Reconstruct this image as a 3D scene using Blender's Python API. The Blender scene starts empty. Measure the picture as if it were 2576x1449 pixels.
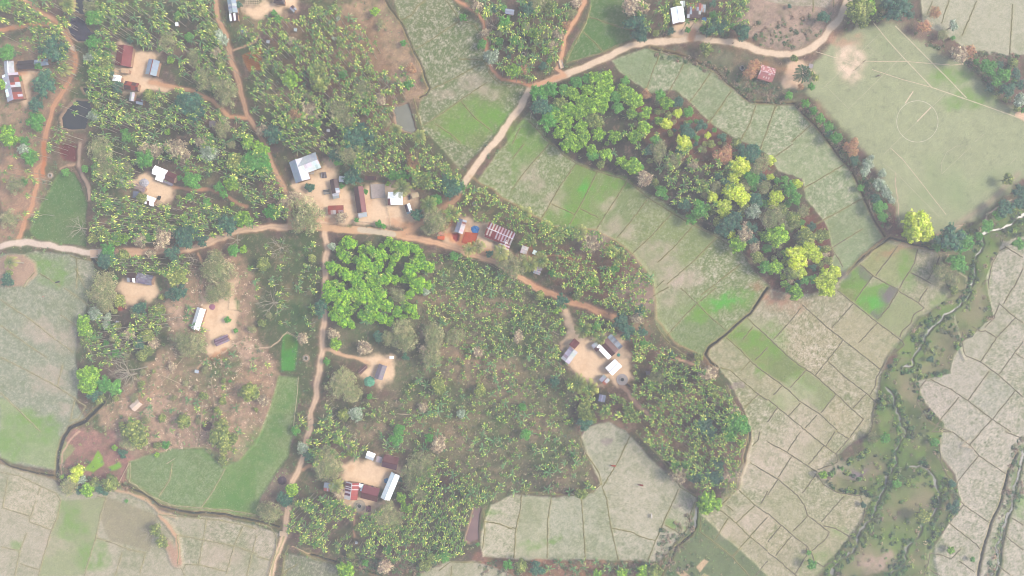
import bpy, bmesh, math, random, numpy as np
from mathutils import Vector, Matrix
S = bpy.context.scene
COL = S.collection
CAMH = 273.0
# ---------------------------------------------------------------- camera, sky, sun, exposure
cam = bpy.data.cameras.new("camera")
cam.sensor_width = 36.0
cam.lens = 36.0 * CAMH / 409.6
cam.clip_start = 1.0
cam.clip_end = 6000.0
cam_o = bpy.data.objects.new("camera", cam)
cam_o.location = (0, 0, CAMH)
COL.objects.link(cam_o)
S.camera = cam_o
SUN_AZ, SUN_EL = 6.0, 42.0          # degrees anticlockwise from the photo's right, and above the horizon
w = bpy.data.worlds.new("World")
S.world = w
w.use_nodes = True
nt = w.node_tree
bg = nt.nodes["Background"]
sky = nt.nodes.new("ShaderNodeTexSky")
sky.sky_type = 'NISHITA'
sky.sun_disc = False
sky.sun_elevation = math.radians(SUN_EL)
sky.sun_rotation = math.radians(90 - SUN_AZ)
sky.air_density = 1.0
sky.dust_density = 4.0
sky.ozone_density = 1.0
nt.links.new(sky.outputs[0], bg.inputs[0])
bg.inputs[1].default_value = 0.138
sl = bpy.data.lights.new("sun", 'SUN')
sl.energy = 1.9
sl.angle = math.radians(13)
sl.color = (1.0, 0.93, 0.83)
so = bpy.data.objects.new("sun", sl)
so.location = (300, 30, 300)
d = Vector((math.cos(math.radians(SUN_EL)) * math.cos(math.radians(SUN_AZ)),
            math.cos(math.radians(SUN_EL)) * math.sin(math.radians(SUN_AZ)), math.sin(math.radians(SUN_EL))))
so.rotation_euler = d.to_track_quat('Z', 'Y').to_euler()
COL.objects.link(so)
S.render.engine = 'CYCLES'
S.cycles.filter_width = 1.0
S.view_settings.view_transform = 'Standard'
S.view_settings.look = 'None'
S.view_settings.gamma = 1.0
S.view_settings.exposure = 1.55
# ---------------------------------------------------------------- coordinates and small helpers
# D = map unit used for the layout (0..2576 across, 0..1449 down); 1 D = 0.159 m
U = 409.6 / 2576.0
CX, CY = 1288.0, 724.5
RNG = np.random.default_rng(7)
random.seed(7)
def wx(x): return (x - CX) * U
def wy(y): return (CY - y) * U
def at(x, y, z=0.0):
    """world ground point of something seen at map (x, y) whose visible top is z metres up"""
    k = 1.0 - z / CAMH
    return Vector((wx(x) * k, wy(y) * k, 0.0))
def T(c, r, s):
    out = []
    for p in s.split():
        a = p.split(",")
        out.append((644.0 * c + float(a[0]) / 4, 362.25 * r + float(a[1]) / 4))
    return out
def Dp(s): return [tuple(float(v) for v in p.split(",")) for p in s.split()]
VEIL, GAIN = 0.12, 1.82
def lin(c): return [(v / 255.0 / 12.92 if v <= 10.3 else ((v / 255.0 + 0.055) / 1.055) ** 2.4) for v in c]
def alb(c, k=1.0):
    """surface colour of a flat thing that reads as the 0-255 colour c under this daylight"""
    return tuple(min(0.8, max(0.008, (v - VEIL) / GAIN * k)) for v in lin(c))
def tag(o, label=None, cat=None, group=None, kind=None):
    if label: o["label"] = label
    if cat: o["category"] = cat
    if group: o["group"] = group
    if kind: o["kind"] = kind
    return o
def mat(name, color=(0.5, 0.5, 0.5), rough=0.85, attr=None, noise=0.0, nscale=3.0, bump=0.0, spec=0.2, rnd=0.0, metal=0.0, trans=0.0):
    m = bpy.data.materials.new(name); m.use_nodes = True
    n = m.node_tree; b = n.nodes["Principled BSDF"]
    b.inputs["Roughness"].default_value = rough
    b.inputs["Specular IOR Level"].default_value = spec
    b.inputs["Metallic"].default_value = metal
    if attr:
        a = n.nodes.new("ShaderNodeAttribute"); a.attribute_name = attr; src = a.outputs["Color"]
    else:
        a = n.nodes.new("ShaderNodeRGB"); a.outputs[0].default_value = (*color, 1); src = a.outputs[0]
    if noise or rnd or bump:
        tc = n.nodes.new("ShaderNodeTexCoord")
        nz = n.nodes.new("ShaderNodeTexNoise"); nz.inputs["Scale"].default_value = nscale; nz.inputs["Detail"].default_value = 5
        geo = n.nodes.new("ShaderNodeNewGeometry")
        n.links.new(geo.outputs["Position"], nz.inputs["Vector"])
    if noise:
        mr = n.nodes.new("ShaderNodeMapRange"); mr.inputs[1].default_value = 0.3; mr.inputs[2].default_value = 0.7
        mr.inputs[3].default_value = 1 - noise; mr.inputs[4].default_value = 1 + noise
        n.links.new(nz.outputs[0], mr.inputs[0])
        vm = n.nodes.new("ShaderNodeVectorMath"); vm.operation = 'SCALE'
        n.links.new(src, vm.inputs[0]); n.links.new(mr.outputs[0], vm.inputs[3]); src = vm.outputs[0]
    if rnd:
        oi = n.nodes.new("ShaderNodeObjectInfo")
        mr = n.nodes.new("ShaderNodeMapRange"); mr.inputs[3].default_value = 1 - rnd; mr.inputs[4].default_value = 1 + rnd
        n.links.new(oi.outputs["Random"], mr.inputs[0])
        hs = n.nodes.new("ShaderNodeHueSaturation")
        n.links.new(mr.outputs[0], hs.inputs["Value"]); n.links.new(src, hs.inputs["Color"])
        mr2 = n.nodes.new("ShaderNodeMapRange"); mr2.inputs[3].default_value = 0.5 + rnd * 0.05; mr2.inputs[4].default_value = 0.5 - rnd * 0.05
        n.links.new(oi.outputs["Random"], mr2.inputs[0]); n.links.new(mr2.outputs[0], hs.inputs["Hue"])
        src = hs.outputs[0]
    n.links.new(src, b.inputs["Base Color"])
    if trans:
        tr = n.nodes.new("ShaderNodeBsdfTranslucent"); mx = n.nodes.new("ShaderNodeMixShader")
        mx.inputs[0].default_value = trans; n.links.new(src, tr.inputs[0])
        n.links.new(b.outputs[0], mx.inputs[1]); n.links.new(tr.outputs[0], mx.inputs[2])
        n.links.new(mx.outputs[0], n.nodes["Material Output"].inputs[0])
    if bump:
        bp = n.nodes.new("ShaderNodeBump"); bp.inputs["Strength"].default_value = bump; bp.inputs["Distance"].default_value = 0.1
        n.links.new(nz.outputs[0], bp.inputs["Height"]); n.links.new(bp.outputs[0], b.inputs["Normal"])
    return m
def link(name, me, m=None, parent=None):
    o = bpy.data.objects.new(name, me); COL.objects.link(o)
    if m is not None and me is not None:
        for k in (m if isinstance(m, (list, tuple)) else [m]): me.materials.append(k)
    if parent is not None: o.parent = parent
    return o
def empty(name, loc, rz=0.0, sc=1.0):
    o = bpy.data.objects.new(name, None); COL.objects.link(o)
    o.location = loc; o.rotation_euler[2] = rz; o.scale = (sc, sc, sc); o.empty_display_size = 0.3
    return o
def npmesh(name, V, F, C=None, smooth=False):
    """V (n,3), F (m,4) or (m,3) integer array, C (n,3) point colours"""
    me = bpy.data.meshes.new(name)
    V = np.asarray(V, dtype=np.float32); F = np.asarray(F, dtype=np.int32); k = F.shape[1]
    me.vertices.add(len(V)); me.vertices.foreach_set("co", V.ravel())
    me.loops.add(F.size); me.loops.foreach_set("vertex_index", F.ravel())
    me.polygons.add(len(F)); me.polygons.foreach_set("loop_start", np.arange(0, F.size, k, dtype=np.int32))
    try: me.polygons.foreach_set("loop_total", np.full(len(F), k, dtype=np.int32))
    except Exception: pass
    if smooth: me.polygons.foreach_set("use_smooth", np.ones(len(F), dtype=bool))
    me.update(calc_edges=True)
    if C is not None:
        a = me.color_attributes.new("Col", 'FLOAT_COLOR', 'POINT')
        C4 = np.ones((len(V), 4), dtype=np.float32); C4[:, :3] = C
        a.data.foreach_set("color", C4.ravel())
    return me
# ---------------------------------------------------------------- the ground raster (0.4 m cells)
STEP = 2.5
XS = np.arange(-160, 2736 + 1, STEP); YS = np.arange(-130, 1580 + 1, STEP)
NX, NY = len(XS), len(YS)
GX, GY = np.meshgrid(XS, YS)
def vnoise(scale, seed, X=None, Y=None):
    X = GX if X is None else X; Y = GY if Y is None else Y
    r = np.random.default_rng(seed); g = r.random((256, 256)).astype(np.float32)
    x = X / scale + 37.2; y = Y / scale + 51.7
    xi = np.floor(x).astype(int); yi = np.floor(y).astype(int); fx = x - xi; fy = y - yi
    fx = fx * fx * (3 - 2 * fx); fy = fy * fy * (3 - 2 * fy)
    a = g[yi & 255, xi & 255]; b = g[yi & 255, (xi + 1) & 255]; c = g[(yi + 1) & 255, xi & 255]; d_ = g[(yi + 1) & 255, (xi + 1) & 255]
    return (a * (1 - fx) + b * fx) * (1 - fy) + (c * (1 - fx) + d_ * fx) * fy - 0.5
def fbm(scale, seed, octs=4):
    o = 0; amp = 1.0
    for i in range(octs):
        o = o + vnoise(scale / 2 ** i, seed + i) * amp; amp *= 0.55
    return o
WXn, WYn = fbm(38, 11), fbm(38, 21)
N_big, N_mid, N_fine = fbm(160, 31), fbm(40, 41), fbm(12, 51, 3)
N_px = RNG.standard_normal(GX.shape).astype(np.float32) * 0.5
N_g = fbm(70, 61)
# fine litter and clods
N_str = vnoise(5, 71, GX * 0.8 + GY * 0.5, GY * 1.6 - GX * 0.9) + 0.6 * vnoise(3.5, 72)
def sub(pts, pad):
    xs = [p[0] for p in pts]; ys = [p[1] for p in pts]
    i0 = max(0, int((min(xs) - pad - XS[0]) / STEP)); i1 = min(NX, int((max(xs) + pad - XS[0]) / STEP) + 2)
    j0 = max(0, int((min(ys) - pad - YS[0]) / STEP)); j1 = min(NY, int((max(ys) + pad - YS[0]) / STEP) + 2)
    return slice(j0, j1), slice(i0, i1)
def segdist(pts, X, Y, closed=False):
    dmin = np.full(X.shape, 1e9)
    n = len(pts)
    for i in range(n if closed else n - 1):
        ax, ay = pts[i]; bx, by = pts[(i + 1) % n]
        vx, vy = bx - ax, by - ay; L = vx * vx + vy * vy + 1e-9
        t = np.clip(((X - ax) * vx + (Y - ay) * vy) / L, 0, 1)
        dmin = np.minimum(dmin, (X - ax - t * vx) ** 2 + (Y - ay - t * vy) ** 2)
    return np.sqrt(dmin)
def sdf(pts, warp=4.0, pad=30):
    s = sub(pts, pad)
    X = GX[s] + WXn[s] * warp; Y = GY[s] + WYn[s] * warp
    ins = np.zeros(X.shape, bool); n = len(pts)
    for i in range(n):
        ax, ay = pts[i]; bx, by = pts[(i + 1) % n]
        if ay == by: continue
        c = ((ay > Y) != (by > Y)) & (X < (bx - ax) * (Y - ay) / (by - ay) + ax)
        ins ^= c
    dd = segdist(pts, X, Y, True)
    return s, np.where(ins, -dd, dd)
def line(pts, warp=2.0, pad=30):
    s = sub(pts, pad)
    return s, segdist(pts, GX[s] + WXn[s] * warp, GY[s] + WYn[s] * warp)
def smooth(d, a, b):      # 1 where d<a, 0 where d>b
    t = np.clip((b - d) / max(b - a, 1e-6), 0, 1); return t * t * (3 - 2 * t)
GC = np.zeros((NY, NX, 3), np.float32)
GZ = np.zeros((NY, NX), np.float32)
GK = np.zeros((NY, NX), np.int32)
def L(c): return np.array(alb(c), np.float32)
def put(s, m, c):
    m = m[..., None]; GC[s] = GC[s] * (1 - m) + np.asarray(c, np.float32) * m
def poly(pts, c, soft=4, warp=8, a=1.0, k=None, z=None, grain=0.0):
    s, dd = sdf(pts, warp); m = smooth(dd, -soft, soft) * a
    cc = L(c) if not isinstance(c, np.ndarray) else c
    if grain: cc = cc[None, None, :] * (1 + grain * N_fine[s] + grain * 0.5 * N_px[s])[..., None]
    put(s, m, cc)
    if k is not None: GK[s] = np.where(dd < 0, k, GK[s])
    if z is not None: GZ[s] += z * smooth(dd, -6, 4)
    return s, dd
def blob(x, y, rx, ry, c, a=0.8, warp=26):
    s = sub([(x - rx * 1.5, y - ry * 1.5), (x + rx * 1.5, y + ry * 1.5)], 10)
    q = np.sqrt(((GX[s] + WXn[s] * warp - x) / rx) ** 2 + ((GY[s] + WYn[s] * warp - y) / ry) ** 2)
    put(s, smooth(q, 0.45, 1.25) * a * np.clip(0.75 + 0.9 * N_fine[s], 0, 1), L(c))
def road(pts, wd, c, k=None, soft=2.2, warp=7.0, edge=None, ruts=False, a=1.0):
    s, dd = line(pts, warp); h = wd / 2
    if edge is not None: put(s, smooth(dd, h - 1, h + 8) * 0.6 * np.clip(0.8 + N_fine[s], 0, 1), L(edge))
    cc = L(c)[None, None, :] * (1 + 0.10 * N_fine[s] + 0.05 * N_px[s])[..., None]
    if ruts: cc = cc * (1 + 0.10 * smooth(np.abs(dd - h * 0.45), 0, h * 0.3) - 0.10 * smooth(dd, 0, h * 0.35))[..., None]
    put(s, smooth(dd, h - soft, h + soft) * a, cc)
    if k is not None: GK[s] = np.where(dd < h, k, GK[s])
    GZ[s] = GZ[s] * (1 - smooth(dd, h, h + 8))
K_ROAD, K_TRACK, K_PATH, K_YARD, K_PITCH, K_MARSH, K_BED, K_FIELD = 1, 2, 3, 4, 5, 6, 7, 20
# base soil of the palm groves: purplish brown leaf litter with grey-green weeds
t = np.clip(0.5 + 1.3 * N_g + 0.5 * N_fine, 0, 1)[..., None]
GC[:] = L((132, 118, 114)) * (1 - t) + L((118, 126, 106)) * t
t = np.clip(-0.25 + 1.6 * N_big + 0.8 * N_mid, 0, 1)[..., None] * 0.5
GC[:] = GC * (1 - t) + L((152, 134, 120)) * t
# wider soil tones
for p, c, a in [
    (Dp("1060,640 1250,680 1340,720 1420,800 1400,900 1440,970 1470,1100 1500,1230 1230,1270 1150,1180 1000,1120 870,1120 800,1060 820,1000 1000,1000 830,880 830,640"), (139, 137, 119), .8),
    (Dp("600,600 808,590 805,900 790,980 760,1000 690,900 620,780 600,680"), (117, 124, 106), .85),
    (Dp("430,700 560,640 640,700 640,850 690,900 680,1060 600,1150 560,1170 510,1120 380,1150 300,1120 250,1040 330,960 420,880"), (188, 163, 143), .85),
    (Dp("840,0 970,0 1030,130 1075,235 1050,260 960,240 920,120 850,60"), (190, 166, 142), .8),
    (Dp("860,40 930,60 980,160 1010,240 940,330 850,300 700,180 700,60"), (150, 126, 112), .6),
    (Dp("0,110 60,90 180,130 190,200 150,300 120,400 90,560 50,605 0,610"), (186, 160, 140), .75),
    (Dp("0,360 70,380 80,520 55,590 0,600"), (188, 156, 136), .7),
    (Dp("150,330 240,320 230,400 215,480 200,440 150,420 130,380"), (150, 132, 118), .6),
    (Dp("1350,210 1600,220 1720,260 1850,340 1960,420 2030,520 2100,650 2060,740 1960,740 1880,640 1740,560 1600,470 1480,420 1370,340"), (112, 108, 106), .8),
    (Dp("1600,250 1720,260 1860,350 1950,420 1900,470 1760,420 1640,350"), (158, 120, 112), .7),
    (Dp("1850,560 2030,520 2110,650 2060,735 1960,735 1890,660"), (140, 108, 104), .8),
    (Dp("1880,-20 2120,-20 2100,60 2050,105 1980,122 1900,105 1860,60"), (184, 164, 150), .9),
    (Dp("1640,120 1930,145 2000,150 2040,250 1990,260 1900,250 1850,215 1790,165 1700,135"), (138, 138, 122), .9),
    (Dp("1240,60 1420,20 1440,80 1400,175 1330,205 1250,195 1225,120"), (150, 130, 116), .5),
    (Dp("1340,640 1480,570 1640,700 1650,800 1560,780 1400,715"), (150, 124, 116), .7),
    (Dp("1420,830 1800,900 1880,1070 1830,1230 1700,1180 1500,1000"), (140, 118, 110), .55),
    (Dp("140,1100 200,1070 300,1090 330,1150 300,1220 220,1230 155,1190"), (172, 138, 131), .9),
    (Dp("300,1110 520,1120 540,1090 460,1040 330,1040"), (184, 160, 144), .7),
    (Dp("1200,1400 1400,1405 1650,1425 1760,1449 1760,1500 1200,1500"), (168, 134, 120), .8),
    (Dp("2180,560 2250,500 2330,540 2330,600 2240,615 2190,600"), (156, 116, 112), .8),
    (Dp("2050,250 2110,330 2170,420 2250,540 2230,600 2170,480 2080,350 1990,262"), (128, 116, 110), .8),
    (Dp("2200,60 2330,60 2400,110 2480,130 2576,130 2576,290 2480,240 2440,170 2360,140 2290,100"), (150, 132, 124), .7),
    (Dp("690,1180 740,1210 720,1290 640,1310 650,1260"), (160, 142, 132), .8),
    (Dp("650,1310 720,1290 715,1345 690,1330"), (132, 128, 108), .8),
]: poly(p, c, soft=14, warp=40, a=a, grain=.12)
for b in Dp("560,470,60,30 470,300,40,20 420,130,50,30 880,130,70,60 700,240,50,40 960,300,60,40 1060,560,70,30 1120,545,60,22 1050,520,60,30 1010,480,60,40 1100,480,50,30 930,430,50,22 1250,545,60,25 1350,600,50,25 1430,690,60,22 1480,640,50,20 1600,820,50,30 1560,1060,50,25 1700,1010,70,30 1650,1100,50,30 1100,760,60,30 1160,900,80,30 1180,960,70,22 1260,940,70,22 1080,1080,60,25 960,1170,70,40 830,1180,50,30 700,1010,30,50 560,1080,50,40 400,980,50,30 350,1030,70,50 120,250,60,60 160,200,40,60 60,420,60,60 40,550,50,50 740,740,50,40 580,980,60,50 640,930,40,60 700,640,40,25 560,650,50,70 380,1150,60,30 2040,690,40,60 1980,600,50,40 2130,80,60,30 2220,90,50,22 2080,270,30,50 2340,560,30,20 2460,440,70,22 1300,1420,80,14 1500,1425,90,12 840,1140,50,30 1000,1290,30,30 905,1330,25,60 1000,1375,40,20 640,50,50,40 730,60,50,30 880,30,40,30 1760,90,40,20 1180,250,30,20 490,420,50,25 330,500,30,40 270,570,40,30"):
    blob(*b, (190, 160, 138), .45)
for b in Dp("350,1050,50,40 400,1020,50,30 430,1070,50,30 600,1060,30,40 590,1120,50,30 540,1080,30,20 330,1110,40,30 640,900,40,30 620,880,40,30 360,1100,50,20 450,790,40,40 560,700,30,40"):
    blob(*b, (212, 184, 164), .6)
for b in Dp("560,920,50,30 480,900,50,40 420,870,40,30 500,960,40,30 430,990,20,40 520,1040,16,50 640,980,30,30 700,1010,20,40 520,880,30,20"):
    blob(*b, (128, 132, 112), .65)
for b in Dp("1120,860,90,40 1200,920,100,40 1330,1080,90,50 1180,1080,80,50 1080,1010,60,40 1400,1190,60,30 1280,980,60,40 950,1090,60,30 1250,780,60,30 1130,760,50,30"):
    blob(*b, (176, 154, 136), .6)
for b in Dp("470,30,70,50 330,60,60,40 300,270,60,60 430,330,90,60 560,380,70,50 350,400,80,40 250,360,40,60 690,330,80,60 860,330,90,50 800,260,60,40 640,420,40,50 330,590,80,25 150,290,50,30 1300,100,60,50 1370,250,60,60 1430,330,60,50 1520,370,60,40 1700,480,80,50 1830,560,80,50 1950,640,60,60 1620,1150,70,40 1800,1050,50,60 1700,950,60,40 1490,1000,50,40 300,830,70,50 250,700,50,50 430,640,70,30 370,870,60,40 560,860,40,40 990,870,70,30 890,1030,60,60 920,1380,90,30 1100,1250,70,60 1150,1350,60,60 1360,1200,60,50 950,700,110,80"):
    blob(*b, (96, 102, 98), .75)
for b in Dp("740,640,60,50 760,760,40,70 700,800,60,40 1180,700,80,50 1300,850,70,60 1250,1080,80,60 1130,1010,60,50 1380,1140,60,50 1040,960,50,60 930,830,50,40 560,920,60,60 200,500,20,40 210,300,20,40 215,220,25,50 870,760,60,60 1000,640,50,20"):
    blob(*b, (108, 126, 100), .7)
t = np.clip(-.05 + 1.5 * fbm(14, 131, 3) + .45 * N_px, 0, 1)[..., None] * .6
GC[:] = GC * (1 - t) + L((112, 122, 98)) * t
t = np.clip(-.25 + 1.7 * fbm(9, 141, 2) + .4 * N_px, 0, 1)[..., None] * .5
GC[:] = GC * (1 - t) + L((176, 154, 138)) * t
GC[:] *= (1 + .22 * N_px + .20 * N_fine)[..., None]
poly(Dp("1690,1350 1762,1296 1850,1345 1900,1380 2000,1455 2000,1560 1640,1560"), (132, 141, 116), soft=6, warp=14, grain=.25)
for q in ("1850,1360 1930,1280 1978,1300 1890,1412", "1656,1405 1704,1370 1800,1449 1720,1480", "1900,1449 1930,1420 2000,1449"): poly(T(2, 3, q), (204, 180, 152), soft=1.5, warp=2, grain=.15)
# ---- paddy fields and pastures
FIELDS = [
    ("W", Dp("-160,640 60,640 90,632 180,642 236,658 240,690 225,730 215,790 195,830 190,900 200,960 190,1010 212,1050 175,1072 150,1105 138,1185 60,1172 0,1150 -160,1130"), (168, 168, 148)),
    ("SW", Dp("-160,1150 0,1170 135,1208 160,1238 270,1232 310,1228 345,1250 400,1285 470,1300 560,1304 640,1322 700,1345 690,1400 680,1449 660,1580 -160,1580"), (190, 180, 160)),
    ("G1", Dp("322,1160 430,1130 470,1128 515,1130 560,1175 600,1160 645,1110 668,1050 686,1000 700,945 752,950 748,1020 738,1095 722,1150 690,1200 655,1250 645,1300 560,1292 470,1280 400,1262 350,1226 320,1205"), (146, 162, 120)),
    ("G2", Dp("150,430 185,432 205,470 222,515 215,560 216,618 150,612 90,600 74,580 90,540 112,500 132,460"), (116, 142, 104)),
    ("N1", Dp("968,-130 1130,-130 1140,0 1160,30 1210,62 1222,130 1236,175 1262,202 1328,217 1330,238 1250,335 1160,425 1110,370 1062,322 1052,290 1058,248 1078,225 1056,160 1034,112 1004,50"), (138, 145, 117)),
    ("N2", Dp("1490,-130 1590,-130 1575,0 1580,60 1592,98 1520,128 1424,160 1428,132 1460,85 1482,40"), (116, 140, 100)),
    ("C1", Dp("1332,278 1352,310 1378,352 1440,402 1500,430 1560,440 1606,474 1690,522 1745,562 1850,612 1895,680 1938,722 1900,770 1822,842 1774,880 1766,900 1700,860 1650,800 1640,700 1582,628 1500,578 1380,566 1290,512 1202,454"), (150, 160, 122)),
    ("C2", Dp("1540,152 1620,124 1660,128 1728,148 1795,178 1838,216 1870,246 1900,262 1997,266 2057,326 2107,392 2144,434 2169,490 2202,564 2222,598 2170,640 2130,682 2080,700 2100,640 2075,560 2030,500 2020,450 1960,430 1930,385 1860,350 1790,310 1740,260 1700,225 1640,232 1600,210 1560,180"), (160, 170, 138)),
    ("N3", Dp("2340,-130 2740,-130 2740,130 2640,140 2500,138 2440,125 2380,90 2322,60 2320,0"), (180, 180, 160)),
    ("N4", Dp("1880,-130 2120,-130 2110,-20 2080,18 1990,14 1880,-10"), (186, 172, 158)),
    ("E1", Dp("2236,602 2300,620 2380,634 2352,690 2400,720 2380,760 2310,800 2290,830 2230,900 2212,960 2200,1040 2185,1090 2140,1120 2080,1168 2060,1200 2100,1235 2180,1240 2200,1252 2150,1335 2130,1370 2060,1449 1990,1500 1760,1292 1820,1250 1858,1230 1872,1170 1890,1110 1884,1060 1842,960 1806,920 1780,900 1786,880 1840,836 1892,786 1940,730 2010,742 2080,730 2130,688"), (176, 170, 144)),
    ("E2", Dp("2528,596 2740,560 2740,1580 2330,1580 2340,1400 2382,1330 2420,1260 2404,1195 2365,1140 2370,1060 2320,1000 2308,960 2392,940 2400,890 2424,862 2500,800 2492,760 2480,700"), (184, 178, 164)),
    ("S1", Dp("1462,1100 1480,1075 1530,1062 1570,1080 1640,1160 1700,1212 1752,1252 1745,1320 1700,1370 1660,1412 1500,1408 1400,1408 1290,1405 1215,1400 1208,1350 1235,1272 1290,1246 1400,1252 1490,1240 1512,1215 1480,1150"), (186, 182, 162)),
    ("S2", Dp("1040,1580 1060,1440 1120,1416 1190,1412 1250,1430 1290,1449 1290,1580"), (186, 180, 160)),
    ("S3", Dp("712,1580 712,1449 722,1394 780,1402 845,1420 852,1449 850,1580"), (140, 142, 126)),
    ("E3", Dp("2330,1320 2350,1340 2360,1449 2330,1449"), (140, 150, 120)),
]
FMASK = np.zeros((NY, NX), np.float32)
for nm, p, c in FIELDS:
    s, dd = sdf(p, 5)
    m = smooth(dd, -3, 3); put(s, m, L(c))
    GZ[s] += -0.45 * smooth(dd, -5, 3)
    GK[s] = np.where(dd < 0, K_FIELD, GK[s]); FMASK[s] = np.maximum(FMASK[s], m)
PITCH = Dp("2060,140 2100,95 2150,62 2250,62 2330,112 2400,152 2430,170 2500,250 2600,310 2740,330 2740,420 2576,452 2500,520 2400,588 2350,600 2262,570 2248,500 2170,370 2130,330 2060,256 2010,225 2040,180")
poly(PITCH, (170, 174, 144), soft=10, warp=16, k=K_PITCH)
MARSH = Dp("2300,612 2420,592 2500,545 2576,505 2740,480 2740,560 2576,590 2525,600 2480,690 2490,760 2500,800 2422,860 2398,890 2388,940 2308,958 2318,1002 2368,1062 2364,1140 2420,1258 2380,1330 2338,1400 2328,1580 2030,1580 2070,1449 2150,1340 2200,1252 2100,1233 2060,1196 2180,1128 2200,1040 2212,960 2290,830 2350,780 2400,740 2360,695 2380,636")
poly(MARSH, (130, 137, 110), soft=5, warp=16, k=K_MARSH)
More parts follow.
